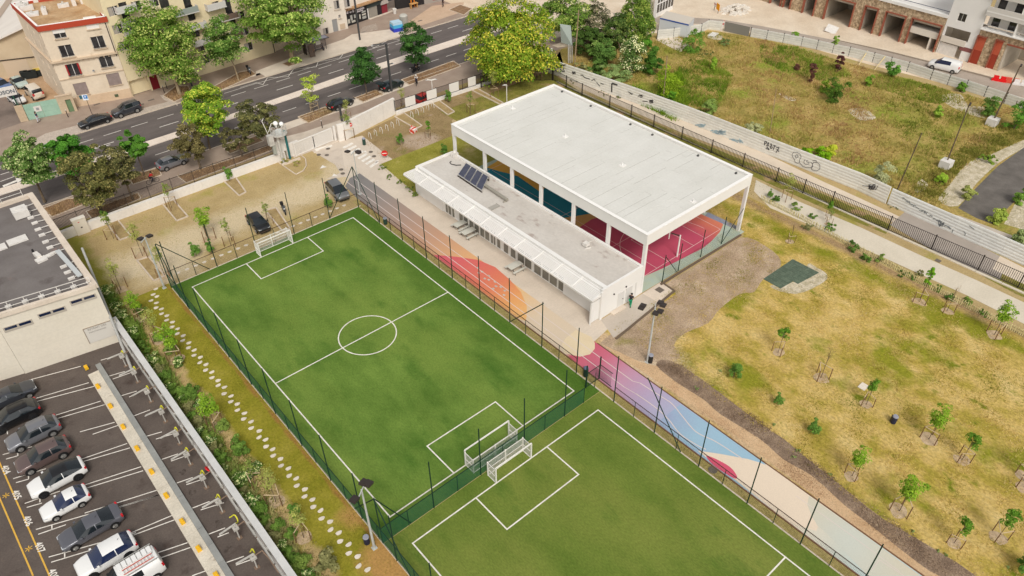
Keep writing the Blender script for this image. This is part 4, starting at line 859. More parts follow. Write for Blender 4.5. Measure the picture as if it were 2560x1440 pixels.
# ================================================================ FENCES, GOALS, LAMP POSTS, HALL
m_fg = mat('fence_green', (22,52,38), rough=.6); m_wire = mat('wire_green', (26,92,66), rough=.7); m_wiret = mat('wire_dark', (50,60,40), rough=.7)
def pitch_fence(label, A, B, start, dense, z=0.0, tall=True, step=5.0, both=True, gap=None):
    A = Vector((*A,0)); B = Vector((*B,0)); L_ = (B-A).length; d = (B-A).normalized()
    t = thing('pitch_fence', label, 'fence', A)
    n = int((L_-start)//step)+1
    pm = MB().cyl((0,0,0),(0,0,6.0),.055,.05,8).mesh('tall_post'); sm = MB().cyl((0,0,0),(0,0,2.0),.035,.035,6).mesh('short_post')
    for i in range(n):
        q = d*(start+i*step); ob('tall_post', pm, m_fg, t, loc=q)
        if start+i*step+step/2 < L_: ob('short_post', sm, m_fg, t, loc=d*(start+(i+.5)*step))
    x = 0.0; r = .011 if dense else .0035; dx = .055 if dense else .11
    while x < L_-.05:
        e = min(x+2.5, L_)
        if not (gap and gap[0] < x+.6 < gap[1]):
            w = MB(); q = x
            sd_ = Vector((-d.y, d.x, 0))
            while q < e:
                c = d*q; w.add([c-d*r+Vector((0,0,.03)), c+d*r+Vector((0,0,.03)), c+d*r+Vector((0,0,2.0)), c-d*r+Vector((0,0,2.0))], [(0,1,2,3)]); q += dx
            for z_ in ([.05+.2*j for j in range(10)]): w.bar(d*x+Vector((0,0,z_)), d*e+Vector((0,0,z_)), .006 if not dense else .012)
            ob('mesh_panel', w, m_wire if dense else m_wiret, t, kind='stuff')
            ob('rail', MB().bar(d*x+Vector((0,0,2.0)), d*(e-.02)+Vector((0,0,2.0)), .05), mat('rail_brown',(74,56,44)) if not dense else m_fg, t)
        x = e
    return t
def brace(t, P0, P1): 
    o = offs(t); ob('brace', MB().cyl(Vector(P0)-o, Vector(P1)-o, .05, .045, 8), m_fg, t)
fl = pitch_fence('dense green pitch fence beside the stepping stone path', (13.86,75.4), (13.86,-10), 0.2, True)
brace(fl, (13.86,75.3,5.9), (13.86,70.5,.1))
fd = pitch_fence('dense green fence dividing the two pitches', (13.9,32.2), (38.6,32.2), 0, True, gap=(22.4,24.0))
brace(fd, (13.9,32.2,5.9), (16.6,32.2,.1)); 
fr = pitch_fence('thin mesh fence between the pitches and the coloured track', (38.62,75.4), (38.62,-10), 0.0, False, gap=(40.5,44.2))
brace(fr, (38.62,40.3,5.9), (38.62,45.4,.1)); brace(fr, (38.62,27.0,5.9), (38.62,22.4,.1)); brace(fr, (38.62,75.3,5.9), (38.62,70.6,.1))
ft = pitch_fence('thin mesh fence between the top of the pitch and the gravel lot', (38.6,75.45), (14.0,75.45), 4.2, False)
brace(ft, (38.6,75.45,5.9), (34.4,75.45,.1)); brace(ft, (13.95,75.45,5.9), (18.5,75.45,.1))
brace(fl, (13.86,32.2,5.9), (13.86,28.3,.1)); brace(fl, (13.9,32.2,5.9), (13.9,36.4,.1))
# swing gate between the pitches at the track side
gt = thing('pitch_gate', 'green barred gate standing open at the corner between the pitches', 'gate', (37.9,33.4,0))
q = MB()
for i in range(14): q.cyl((i*.13,0,.1),(i*.13,0,1.9),.014,.014,5)
q.bar((0,0,1.9),(1.8,0,1.9),.05).bar((0,0,.1),(1.8,0,.1),.05)
ob('leaf', q, m_fg, gt); ob('post', MB().bar((0,0,0),(0,0,3.0),.1), m_fg, gt); ob('post', MB().bar((1.85,0,0),(1.85,0,3.0),.1), m_fg, gt)
g2 = MB()
for i in range(12): g2.cyl((1.9,-i*.13,.1),(1.9,-i*.13,1.9),.014,.014,5)
g2.bar((1.9,0,1.9),(1.9,-1.6,1.9),.05).bar((1.9,0,.1),(1.9,-1.6,.1),.05); ob('leaf', g2, m_fg, gt)
# goals
m_goal = mat('goal_white', (232,226,218), rough=.5)
def goal(label, x0, x1, y0, dpt, dy, H_=2.0):
    """mouth on the line y0, back towards dy"""
    t = thing('football_goal', label, 'football goal', (x0, y0, 0.02), group='white barred football goals'); w = x1-x0; b = dy*dpt
    ob('post', MB().bar((0,0,0),(0,0,H_),.1), m_goal, t); ob('post', MB().bar((w,0,0),(w,0,H_),.1), m_goal, t); ob('crossbar', MB().bar((0,0,H_),(w,0,H_),.1), m_goal, t)
    def panel(a, b_, n, nm='bar_panel'):
        a = Vector(a); b_ = Vector(b_); q = MB()
        for i in range(n+1): c = a.lerp(b_, i/n); q.bar(c, c+Vector((0,0,H_-.32 if nm=='bar_panel' else H_)), .022)
        for z_ in (.02, (H_-.3)*.5, H_-.32): q.bar(a+Vector((0,0,z_)), b_+Vector((0,0,z_)), .05)
        ob(nm, q, m_goal, t)
    panel((0,b,0), (w/2,b,0), 22); panel((w/2,b,0), (w,b,0), 22); panel((0,0,0), (0,b,0), 9); panel((w,0,0), (w,b,0), 9)
    for x_ in (0, w/2, w): ob('back_post', MB().bar((x_,b,-.02),(x_,b,H_-.2),.08), m_goal, t)
    for x_ in (0, w): ob('top_rail', MB().bar((x_,0,H_-.3),(x_,b,H_-.3),.05), m_goal, t)
ga, gb = g(649,637), g(731,605); goal('white barred goal at the far end of the pitch by the black car', 24.1, 28.3, Y1+.0, 1.1, 1)
p0, p1 = g(1180,1165), g(1286,1105); goal('white barred goal of the upper pitch, backing onto the dividing fence', p0.x-.35, p1.x+.1, Y0, 1.1, -1)
p0, p1 = g(1237,1205), g(1325,1143); goal('white barred goal of the lower pitch, just across the fence from another goal', p0.x, p1.x, YA2, 1.1, 1)
# floodlight columns
m_col = mat('column_grey', [(0.3,(176,178,174)),(0.7,(192,192,186))], scale=1, fine=.04, rough=.5); m_fl = mat('floodlight_dark', (58,50,46), rough=.5)
def floodlight(label, foot, head_px, Hh, arms, group='floodlight columns of the sports ground', r=.11):
    t = thing('floodlight', label, 'floodlight', (foot.x, foot.y, 0), group=group)
    ob('column', MB().cyl((0,0,0),(0,0,Hh),r,r*.6,10), m_col, t); ob('base_plate', MB().box(-.2,-.2,0,.2,.2,.05), m_col, t)
    for (a, b) in ((-.9,0),(.9,0)): ob('bracket', MB().bar((0,0,Hh-.1),(a*.7,.5*a,Hh-.15),.07), m_col, t)
    for k_, (dx, dy) in enumerate(arms):
        f_ = ob('lamp_head', MB().obox((dx,dy,Hh-.1),(.26,.1,-.05),(-.1,.26,0),(.04,.0,.1)), m_fl, t); ob('lens', MB().obox((dx,dy,Hh-.22),(.2,.08,-.04),(-.08,.2,0),(.01,.0,.02)), m_lamp, f_)
    return t
floodlight('grey floodlight column on the grass strip beside the bin', g(936,1370), None, 7.6, ((-.8,-.3),(.5,.5),(.7,.2)))
floodlight('pale floodlight column in the dry lawn near the white building', g(1618,905), None, 7.2, ((-.9,.9),(-.6,1.0),(-.5,-.5),(.0,-.6),(1.0,.2),(.9,-.2)))
floodlight('thin floodlight column at the top end of the coloured track', g(900,485), None, 6.4, ((-.5,.6),(.5,-.3),(.4,-.6)), r=.08)
floodlight('pale floodlight column by the top left corner of the pitch', g(411,720), None, 7.0, ((-.4,.2),(.5,.1)))
def bin_(label, px, py, col, H_=.85, r=.24, lid=(150,150,160)):
    p = g(px, py); t = thing('litter_bin', label, 'bin', (p.x, p.y, 0), group='litter bins of the sports ground')
    ob('drum', MB().cyl((0,0,.05),(0,0,H_),r,r*1.05,14), mat('bin_%d' % col[0], col, coords='obj', rough=.5), t); ob('lid', MB().cyl((0,0,H_),(0,0,H_+.1),r*1.12,r*.9,14), mat('lid_%d' % lid[0], lid, coords='obj', rough=.4), t); ob('post', MB().bar((.0,r+.05,0),(0,r+.05,H_),.06), m_trim, t)
bin_('navy litter bin beside the floodlight on the grass strip', 918,1358,(38,40,62))
bin_('black litter bin beside the floodlight on the dry lawn', 1625,906,(36,38,38), 1.0)
bin_('navy litter bin standing alone in the dry lawn', 2232,1057,(40,44,66))
bin_('dark green litter bin behind the thin mesh fence at the track', 964,560,(44,70,60))
bin_('black litter bin by the curved bed at the entrance', 911,362,(44,42,40), 1.0)
bin_('green litter bin next to the open pitch gate', 1464,940,(30,50,44), 1.1, lid=(96,104,124))
# stepping stones
sp_ = thing('stepping_stone_path', 'zigzag line of pale stepping stones across the grass strip', 'path', (11.5,50,0), kind='structure')
m_stone = mat('pale_stone', [(0.3,(212,200,184)),(0.7,(230,218,202))], scale=4, fine=.06, obj_var=.06)
sm_ = [MB().prism([(.26*cos(a)*(1+.16*math.sin(3*a+j)),.19*sin(a)*(1+.14*cos(2*a+j))) for a in [q*pi/5 for q in range(10)]], 0, .05).mesh('stone') for j in range(3)]
LA = ((383,722),(392,738),(380,752),(392,762),(404,777),(404,785)); 
i = 0; 
st_px = [(390,723),(383,737),(392,742),(378,752),(391,758),(390,770),(404,773),(404,785),(417,790),(417,801),(431,806),(430,818),(444,823),(443,835),(458,840),(457,852),(472,858),(471,870),(486,876),(485,889),(501,894),(500,907),(515,912),(514,926),(530,931),(530,945),(545,952),(546,964),(561,969),(560,985),(578,991),(577,1005),(593,1011),(594,1026),(611,1034),(609,1048),(628,1055),(628,1071),(648,1078),(648,1094),(664,1100),(665,1117),(682,1124),(683,1140),(701,1148),(703,1165),(721,1172),(723,1190),(741,1197),(742,1215),(762,1224),(762,1242),(781,1250),(783,1268),(802,1277),(804,1297),(825,1305),(827,1325),(847,1333),(850,1354),(872,1362),(872,1384),(894,1392),(897,1416),(919,1425)]
for j, c in enumerate(st_px):
    p = g(*c); o = ob('stone', sm_[j % 3], m_stone, sp_, loc=(p.x-sp_.location.x, p.y-sp_.location.y, .008)); o.rotation_euler = (0,0,radians(0+rnd(-8,8)))
sp2 = thing('stepping_stone_path', 'row of mossy stepping stones along the top fence of the pitch', 'path', (26,76.5,0), kind='structure')
m_stone2 = mat('mossy_stone', [(0.3,(186,172,120)),(0.7,(206,194,146))], scale=3, fine=.08, obj_var=.06)
for j in range(22):
    p = Vector(g(868,520)).lerp(Vector(g(452,690)), j/21); 
    if 9 < j < 13: continue
    o = ob('stone', sm_[j % 3], m_stone2, sp2, loc=(p.x-26, p.y+.75-76.5, .008))
# ---------------------------------------------------------------- the covered court and its low wing
m_hw = mat('white_render', [(0.3,(226,222,216)),(0.7,(234,230,224))], scale=.3, fine=.015)
m_roof = mat('pale_membrane', [(0.3,(208,205,196)),(0.7,(217,214,206))], scale=.25, detail=7, fine=.03, fscale=4, obj_var=.012)
hl = thing('covered_court', 'large white flat-roofed open hall over a painted sports court', 'sports hall', (52.6, 39.4, 0))
HX0, HX1, HY0, HY1, HZ, HF = 52.55, 71.0, 39.4, 73.1, 7.9, 6.55
fc = MB(); t_ = .35
fc.box(HX0,HY0,HF,HX0+t_,HY1,HZ).box(HX1-t_,HY0,HF,HX1,HY1,HZ).box(HX0+t_,HY0,HF,HX1-t_,HY0+t_,HZ).box(HX0+t_,HY1-t_,HF,HX1-t_,HY1,HZ)
ob('fascia', fc, m_hw, hl, world=True)
cp = MB(); 
for a, b in (((HX0+.15,HY0-.03),(HX0+.15,HY1+.03)), ((HX1-.15,HY0-.03),(HX1-.15,HY1+.03))): cp.bar((*a,HZ+.03),(*b,HZ+.03),.4,.08)
for y_ in (HY0+.15, HY1-.15): cp.bar((HX0+.36,y_,HZ+.032),(HX1-.36,y_,HZ+.032),.4,.08)
ob('coping', cp, mat('coping_white',(240,236,230)), hl, world=True)
ob('ceiling', MB().box(HX0+t_,HY0+t_,HF+.3,HX1-t_,HY1-t_,HZ-.35), mat('ceiling_white',(206,204,200)), hl, world=True)
ob('roof', MB().box(HX0+t_,HY0+t_,HZ-.34,HX1-t_,HY1-t_,HZ-.2), mat('roof_seam',(150,147,140)), hl, world=True)
yy = HY0+.4
while yy < HY1-.9:
    xx = HX0+.4; 
    while xx < HX1-.5:
        ln = rnd(3.5, 8.0); xe = min(xx+ln, HX1-.4)
        if HX1-.4-xe < 1.5: xe = HX1-.4
        gp = random.choice((0.0,0.008,.02,.045))
        ob('roofing_strip', MB().box(xx,yy+gp,HZ-.2,xe-random.choice((.003,.02)),min(yy+.95,HY1-.4),HZ-.188+rnd(0,.012)), m_roof, hl, world=True); xx = xe
    yy += .95
cy = [39.62,44.9,50.4,55.9,61.2,66.5,72.8]
for y_ in cy:
    ob('column', MB().box(HX0+.02,y_-.2,0,HX0+.34,y_+.2,HF), m_hw, hl, world=True); ob('column', MB().box(HX1-.34,y_-.2,0,HX1-.02,y_+.2,HF), m_hw, hl, world=True)
for c in ((1281,270),(1413,340),(1556,412),(1733,503),(1380,330-100)):
    p = g(*c, HZ-.1)
    if c[0] == 1380: continue
    ob('roof_outlet', MB().box(p.x-.32,p.y-.32,HZ-.18,p.x+.32,p.y+.32,HZ-.1).cyl((p.x,p.y,HZ-.1),(p.x,p.y,HZ+.2),.08,.08,8), m_hw, hl, world=True)
for c in ((1405,229),(1477,265),(1576,311),(1631,337),(1745,389),(1840,433)):
    p = g(*c, HZ-.1); ob('overflow', MB().box(p.x-.12,p.y-.1,HZ-.18,p.x+.12,p.y+.1,HZ+.02), mat('outlet_dark',(86,84,82)), hl, world=True)
# court floor, painted zones
S('court_slab', [(52.8,39.4),(71.2,38.9),(71.2,73),(52.8,73)], 0.020, rub('sage_floor', (182,190,164), (172,186,176)))
teal = mat('teal_floor', [(0.3,(30,122,140)),(0.7,(38,132,154))], scale=.5, fine=.05)
Cx = lambda *q: P(*q)
S('court_zone', P((1216,419),(1250,429),(1271,434),(1295,441),(1340,470)) + [(64,64),(68,60),(69,54),(66,48)] + P((1520,530),(1461,537),(1412,545),(1330,520),(1220,440)), 0.024, teal)
S('court_zone', P((1216,419),(1237,407),(1255,395),(1330,400),(1400,440),(1350,480),(1295,441),(1271,434),(1250,429)), 0.026, rub('ochre_floor', (222,164,66), (230,172,78)))
S('court_zone', P((1380,560),(1412,545),(1461,537),(1540,525),(1600,500),(1640,520),(1560,530),(1480,548),(1448,569),(1430,600)), 0.028, rub('tan_floor', (206,158,96), (212,166,104)))
S('court_zone', P((1448,569),(1465,556),(1480,548),(1560,530),(1640,520),(1700,510),(1762,540),(1795,550),(1808,562),(1800,580),(1777,605),(1755,622),(1725,637),(1690,655),(1655,672),(1625,685),(1600,696),(1570,690),(1500,650)), 0.026,
  mat('crimson_floor', [(0.3,(182,72,98)),(0.7,(194,80,102))], scale=.25, fine=.04, bands=[((206,114,92), 0, 72.5, 5.2, 2.5, 1.0), ((218,142,104), 0, 75.5, 5.0, 2.0, 1.5)]))
S('court_zone', P((1770,531),(1845,566),(1840,574),(1762,540)), 0.030, rub('slate_floor', (134,136,152), (146,150,164)))
k = MB()
k.strip([(54.3,41.2),(69.4,41.2),(69.4,71.4),(54.3,71.4)], .06, .034, True); k.strip([(54.3,56.3),(69.4,56.3)], .06, .035); k.strip([(61.85+2*cos(a),56.3+2*sin(a)) for a in [i*pi/16 for i in range(32)]], .06, .035, True)
k.strip([(59.5,41.2),(59.5,47),(64.2,47),(64.2,41.2)], .06, .035); k.strip([(61.85+6.2*cos(a),42.6+6.2*sin(a)) for a in [i*pi/20 for i in range(21)]], .06, .035); k.strip([(54.3,47.5),(69.4,47.5)], .05, .036); k.strip([(57.5,41.2),(57.5,71)], .05, .0345); k.strip([(66.5,41.2),(66.5,71)], .05, .0345)
struct('court_marking', k, mat('court_line', (226,196,192)))
p = g(1695,640); bh = thing('basketball_stand', 'basketball stand seen under the open end of the hall', 'basketball stand', (p.x-.2, p.y, 0))
ob('pole', MB().cyl((0,0,0),(0,0,3.1),.1,.09,8), m_hw, bh); ob('arm', MB().bar((0,0,3.0),(-.6,.9,3.2),.1), m_fl, bh); ob('backboard', MB().obox((-.7,1.0,3.3),(.6,.4,0),(.03,-.04,0),(0,0,.45)), m_hw, bh); ob('hoop', ring(MB(),(0,0,0),.23,.02).xf(Matrix.Rotation(pi/2,4,'X')).xf(Matrix.Translation((-1.0,1.4,3.0))), mat('hoop_orange',(220,90,40)), bh)
cf = thing('court_fence', 'dark green fence posts with braces along the open end of the hall', 'fence', (55.8,39.1,0))
for px_, tl in (((1655,707),(1665,637)), ((1695,678),(1706,610)), ((1751,643),(1765,573)), ((1803,610),(1817,541))):
    p = g(*px_); ob('post', MB().cyl((p.x,p.y,0),(p.x,p.y,3.9),.055,.05,8), m_fg, cf, world=True)
a0 = g(1655,707); a1 = g(1692,682); ob('brace', MB().cyl((a0.x,a0.y,3.7),(a1.x,a1.y,.1),.04,.04,6), m_fg, cf, world=True); a0 = g(1845,585); a1 = g(1803,610); ob('brace', MB().cyl((a0.x,a0.y,3.7),(a1.x,a1.y,.1),.04,.04,6), m_fg, cf, world=True)
wr = MB()
q = Vector(g(1655,707)); q1 = Vector(g(1850,585)); 
for i in range(110): c = q.lerp(q1, i/110); wr.bar(c, c+Vector((0,0,2.0)), .006)
for z_ in (.3,.6,.9,1.2,1.5,1.8): wr.bar(q+Vector((0,0,z_)), q1+Vector((0,0,z_)), .006)
ob('mesh_panel', wr, m_wiret, cf, world=True, kind='stuff'); 
k = MB(); k.bar((*P((1652,712))[0],.06),(*P((1852,588))[0],.06),.25,.14); struct('kerb_drain', k, mat('dark_kerb',(108,92,76)))
k = MB(); k.bar((*P((1540,848))[0],.03),(*P((1686,728))[0],.03),.25,.14).bar((*P((1686,728))[0],.031),(*P((1654,706))[0],.031),.2,.14); struct('kerb_drain', k, mat('dark_kerb',(108,92,76)))
# low wing
lw = thing('low_wing', 'low white changing-room building with a flat grey roof and slatted canopy', 'building', (46.2,39.4,0))
LX0, LX1, LY0, LY1, LZ = 46.2, 52.52, 39.4, 73.2, 3.95
ob('wall', MB().box(LX0,LY0,0,LX1,LY0+.25,LZ).box(LX0,LY0+.25,0,LX0+.2,LY0+5.7,LZ-.4), m_hw, lw, world=True)
ob('wall', MB().box(LX0+.25,LY1-.25,0,LX1,LY1,LZ).box(LX0,67.2,0,LX0+.25,LY1,LZ-.3), m_hw, lw, world=True)
ob('roof', MB().box(LX0+.9,LY0+.26,LZ-.4,LX1-.3,LY1-.26,LZ-.22), mat('grey_roof_felt', [(0.25,(190,182,172)),(0.75,(208,201,192))], scale=.35, detail=8, fine=.06, fscale=4, stretch=(1,.55,1), big=[((172,158,148),.9,.58,.68),((208,202,194),.3,.6,.8)]), lw, world=True)
pr = MB(); pr.box(LX0+.4,LY0+.25,LZ-.42,LX0+.9,LY1-.25,LZ-.02).box(LX1-.3,LY0+.25,LZ-.4,LX1,LY1-.25,LZ-.0).box(LX0+.1,LY0-.02,LZ-.25,LX1,LY0+.24,LZ+.01).box(LX0+.3,LY1-.24,LZ-.25,LX1,LY1+.02,LZ+.01)
ob('parapet', pr, m_hw, lw, world=True)
# glazed front: bays read off the photo
Aw, Bw = Vector((46.3,45.0,0)), Vector((46.3,67.2,0)); m_fr = mat('frame_white',(226,222,214)); m_wg = mat('sheer_glass', [(0.3,(92,90,84)),(0.7,(128,124,112))], scale=.5, rough=.15, spec=.6)
ob('front_wall', MB().box(46.3,45.1,0,46.5,67.2,.1).box(46.3,45.1,2.3,46.5,67.2,LZ-.45).box(46.43,45.1,.1,46.5,67.2,2.3), m_hw, lw, world=True)
bays = [(1115,1121),(1122,1129),(1131,1137),(1148,1158),(1159,1170),(1173,1184),(1185,1197),(1199,1210),(1211,1222),(1225,1231),(1232,1237),(1240,1249),(1256,1268),(1273,1286),(1290,1307),(1308,1325),(1330,1348),(1350,1367),(1368,1387),(1389,1403)]
for x0_, x1_ in bays:
    def yat(px): 
        py = 528+(px-1110)*(735-528)/(1401-1110); return g(px, py-1, .05).y
    ya_, yb_ = yat(x0_), yat(x1_)
    if ya_ < yb_: ya_, yb_ = yb_, ya_
    wn = ob('window', MB().box(46.31,yb_+.02,.12,46.42,ya_-.02,2.28), m_fr, lw, world=True); ob('pane', MB().box(46.27,yb_+.09,.2,46.312,ya_-.09,2.2), m_wg, wn, world=True)
# slatted screen at the near end and the louvre canopy
def slat_box(name, x, ya_, yb_, z0, z1, n, lab=None):
    for i in range(n):
        z_ = z0+(z1-z0)*(i+.5)/n; ob(name, MB().box(x-.05,ya_,z_-.045,x+.05,yb_,z_+.03), m_hw, lw, world=True)
slat_box('screen_slat', 46.08, 39.75, 45.0, .15, 2.9, 16)
for i in range(16):
    z_ = .15+2.75*(i+.5)/16; ob('screen_slat', MB().box(44.75,39.5,z_-.045,46.02,39.58,z_+.03), m_hw, lw, world=True)
ob('screen_post', MB().box(46.0,39.3,0,46.24,39.5,LZ-.2), m_hw, lw, world=True); ob('screen_post', MB().box(44.65,39.42,0,44.74,39.6,2.9), m_hw, lw, world=True)
ZC0, ZC1, XC0, XC1 = 3.2, 3.6, 44.85, 46.6
ob('canopy_fascia', MB().box(XC0-.1,LY0+.05,ZC0-.1,XC0,LY1+.4,ZC0+.1).box(XC0,LY1+.32,ZC0-.1,XC1,LY1+.4,ZC0+.2).box(XC0,LY0+.05,ZC0-.1,XC1,LY0+.13,ZC0+.2), m_hw, lw, world=True)
nb = 11; bl_ = (LY1-LY0)/nb
for b_ in range(nb):
    y_ = LY0+.2+b_*bl_
    ob('canopy_rib', MB().bar((XC0,y_,ZC0+.04),(XC1,y_,ZC1+.04),.12,.1), m_hw, lw, world=True)
    for j in range(11):
        x_ = XC0+.08+j*.16; z_ = ZC0+(x_-XC0)/(XC1-XC0)*(ZC1-ZC0)
        ob('louvre', MB().obox((x_,y_+bl_/2,z_),(.058,0,.016),(0,bl_/2-.07,0),(-.004,0,.012)), m_hw, lw, world=True)
ob('canopy_deck', MB().box(LX0-.0,67.2,ZC1-.5,LX0+.3,LY1,ZC1-.42), m_hw, lw, world=True)
m_door = mat('door_offwhite', (214,210,204))
for c, w_ in ((49.2,1.0),(50.5,1.0),(51.6,.2)):
    d_ = ob('door', MB().box(c-w_/2,LY0-.04,.02,c+w_/2,LY0+.02,2.15), m_door, lw, world=True)
    if w_ > .5: ob('handle', MB().box(c+.3,LY0-.09,1.0,c+.38,LY0-.03,1.1), m_fl, d_, world=True)
for x_ in (48.0,49.9): ob('wall_lamp', MB().sphere((x_,LY0-.06,2.5),.1), m_fl, lw, world=True)
one('ramp_step', 'pale concrete ramp kerb under the doors of the white wall', 'ramp', MB().prism([(47.6,38.8),(49.6,38.8),(49.6,39.36),(47.6,39.36)],.02,.18), m_conc)
# on the low roof
m_sol = mat('solar_cell', [(0.4,(66,68,84)),(0.6,(74,76,92))], scale=2, rough=.25, spec=.6)
q0, q1, q2, q3 = g(1144,437,LZ), g(1205,478,LZ), g(1222,442,LZ+.5), g(1165,407,LZ+.5)
sl = thing('solar_collector', 'row of four tilted dark solar panels on the grey roof', 'solar panels', (q0.x,q0.y,LZ-.2))
for i in range(4):
    a, b = q0.lerp(q1, i/4+.01), q0.lerp(q1, (i+.92)/4+.01); c, d = q3.lerp(q2, (i+.92)/4+.01), q3.lerp(q2, i/4+.01); up = Vector((0,0,.06))
    pn = ob('panel', MB().add([a,b,c,d,a+up,b+up,c+up,d+up],[(3,2,1,0),(4,5,6,7),(0,1,5,4),(1,2,6,5),(2,3,7,6),(3,0,4,7)]), mat('panel_frame',(196,194,190),metal=.4,rough=.4), sl, world=True)
    ins = [a.lerp(c,.04), b.lerp(d,.04), c.lerp(a,.04), d.lerp(b,.04)]; u2 = Vector((0,0,.066))
    ob('cells', MB().add([v+u2 for v in ins],[(0,1,2,3)]), m_sol, pn, world=True)
ob('support', MB().bar(q0+Vector((0,0,-.15)),q1+Vector((0,0,-.15)),.12,.1).bar(q3+Vector((0,0,-.5)),q2+Vector((0,0,-.5)),.1,.1).bar(q3,q3+Vector((0,0,-.6)),.06).bar(q2,q2+Vector((0,0,-.6)),.06), m_fl, sl, world=True)
one('duct', 'long galvanised round duct lying beside the solar panels', 'duct', MB().cyl(g(1212,462,LZ+.2), g(1268,499,LZ+.2), .18, .18, 14).box(*[v for v in (g(1266,500,LZ).x-.5,g(1266,500,LZ).y-.05,LZ-.15,g(1266,500,LZ).x+.3,g(1266,500,LZ).y+.05,LZ)]), mat('galvanised',(178,172,158),metal=.5,rough=.4))
one('roof_cowl', 'white cowl with a black hose at the corner where the wing meets the hall', 'vent', MB().box(-.5,-.3,0,.4,.3,.5).cyl((0,0,.5),(.1,0,.9),.3,.2,10).cyl((-.4,.1,.5),(-.4,.1,.8),.12,.1,8), m_rw, loc=(g(1137,387,LZ).x,g(1137,387,LZ).y,LZ-.2))
q = g(1128,400,LZ); one('roof_hose', 'black hose looping over the far end of the grey roof', 'hose', MB().tube([(0,0,0),(-.4,-.2,.05),(-.5,-.7,.05),(-.2,-1.3,.05),(.3,-1.7,.05)],.05), m_trim, loc=(q.x,q.y,LZ-.18))
q = g(1465,612,LZ); one('roof_fan', 'small white fan unit on black feet near the near end of the grey roof', 'vent', MB().box(-.3,-.3,.12,.3,.3,.5).bar((-.5,-.3,.05),(.2,-.6,.05),.1).bar((.3,.3,.05),(1.4,.2,.08),.08), m_rw, loc=(q.x,q.y,LZ-.2))
q = g(1234,514,LZ); one('roof_hatch', 'low square hatch frame flush with the grey roof', 'hatch', MB().bar((-.7,-.4,.03),(.7,-.4,.03),.06).bar((.7,-.4,.03),(.7,.4,.03),.06).box(-.6,-.3,0,.6,.35,.02), mat('hatch_grey',(166,160,150)), loc=(q.x,q.y,LZ-.21))
# picnic tables
def picnic(label, c, rz):
    p = g(*c); t = thing('picnic_table', label, 'picnic table', (p.x,p.y,0), rz, 'picnic tables in front of the glazed wall'); m_ = mat('table_grey',(198,196,184)); 
    ob('top', MB().box(-.9,-.4,.72,.9,.4,.78), m_, t); 
    for s_ in (-1,1): ob('bench', MB().box(-.9,s_*.75-.14,.43,.9,s_*.75+.14,.48), m_, t)
    for x_ in (-.6,.6): ob('leg_frame', MB().bar((x_,-.8,.02),(x_,-.25,.72),.06).bar((x_,.8,.02),(x_,.25,.72),.06).bar((x_,-.8,.4),(x_,.8,.4),.05), mat('table_leg',(120,116,108)), t)
picnic('pale picnic table farthest up the glazed wall', (1152,571), 0); picnic('pale picnic table next to the farthest one', (1172,590), 0); picnic('pale picnic table standing alone by the glazed wall', (1288,676), 0)
# ================================================================ WALLS, RAILINGS, STREET FURNITURE
m_rail = mat('railing_black', (44,38,36), rough=.6); m_wr = mat('white_rail', (228,222,214), rough=.5)
def railing(label, pts, H_=1.9, z=0.0, spc=2.5, bar=.13, r=.013, m=None, closedtop=True, label_cat='railing', post=.07):
    """vertical-bar railing: posts and bar panels between them"""
    m = m or m_rail; P_ = [Vector((*p[:2],z)) for p in pts]; t = thing('railing', label, label_cat, P_[0])
    for i, (a, b) in enumerate(zip(P_[:-1], P_[1:])):
        n = max(1, round((b-a).length/spc))
        for j in range(n):
            u, v = a.lerp(b, j/n), a.lerp(b, (j+1)/n)
            ob('post', MB().bar(u, u+Vector((0,0,H_+.12)), post), m, t, world=True)
            q = MB(); L_ = (v-u).length; nb_ = max(2, round(L_/bar))
            for k_ in range(1, nb_): c = u.lerp(v, k_/nb_); q.bar(c+Vector((0,0,.08)), c+Vector((0,0,H_)), r*2)
            q.bar(u+Vector((0,0,H_-.06)), v+Vector((0,0,H_-.06)), .045).bar(u+Vector((0,0,.12)), v+Vector((0,0,.12)), .045)
            ob('bar_panel', q, m, t, world=True)
    ob('post', MB().bar(P_[-1], P_[-1]+Vector((0,0,H_+.12)), post), m, t, world=True)
    return t
m_lw = mat('low_wall_white', [(0.3,(222,214,204)),(0.7,(234,227,218))], scale=.5, fine=.04, fscale=4)
def wall_run(label, pts, H_, th, m, sec=3.0, z0=0.0, cat='wall', name='wall', cop=True):
    t = thing(name, label, cat, (*pts[0],z0))
    for a, b in zip(pts[:-1], pts[1:]):
        a = Vector((*a,0)); b = Vector((*b,0)); n = max(1, round((b-a).length/sec))
        for j in range(n): ob('wall_section', MB().bar(a.lerp(b,j/n)+Vector((0,0,z0+H_/2)), a.lerp(b,(j+.995)/n)+Vector((0,0,z0+H_/2)), th, H_), m, t, world=True)
    return t
wall_run('low white street wall under the black railing', [(7.2,93.3),(10,93.4),(37.6,93.2)], 1.15, .5, m_lw)
railing('black railing on the low white street wall', [(7.2,93.5),(10,93.6),(36.3,93.4)], 1.75, 1.15, 2.9, .14, .016)
one('fence_infill', 'white slatted panel closing the black railing before the round platform', 'panel', MB().box(36.5,93.3,1.15,38.2,93.42,2.9), m_wr)
wa = g(865,350); wb = g(990,285)
wall_run('tall plain white wall right of the sliding gate', [(46.0,92.6),(wa.x,wa.y+.2),(wb.x,wb.y+.2)], 2.65, .4, m_lw)
q = [g(990,287), g(1190,222), g(1240,203)]
wall_run('low pale plinth under the banner railing', [(v.x, v.y+.1) for v in q], .55, .35, m_lw)
br_ = railing('black railing with white banners right of the tall white wall', [(v.x, v.y+.1) for v in q], 1.75, .55, 2.6, .14, .016)
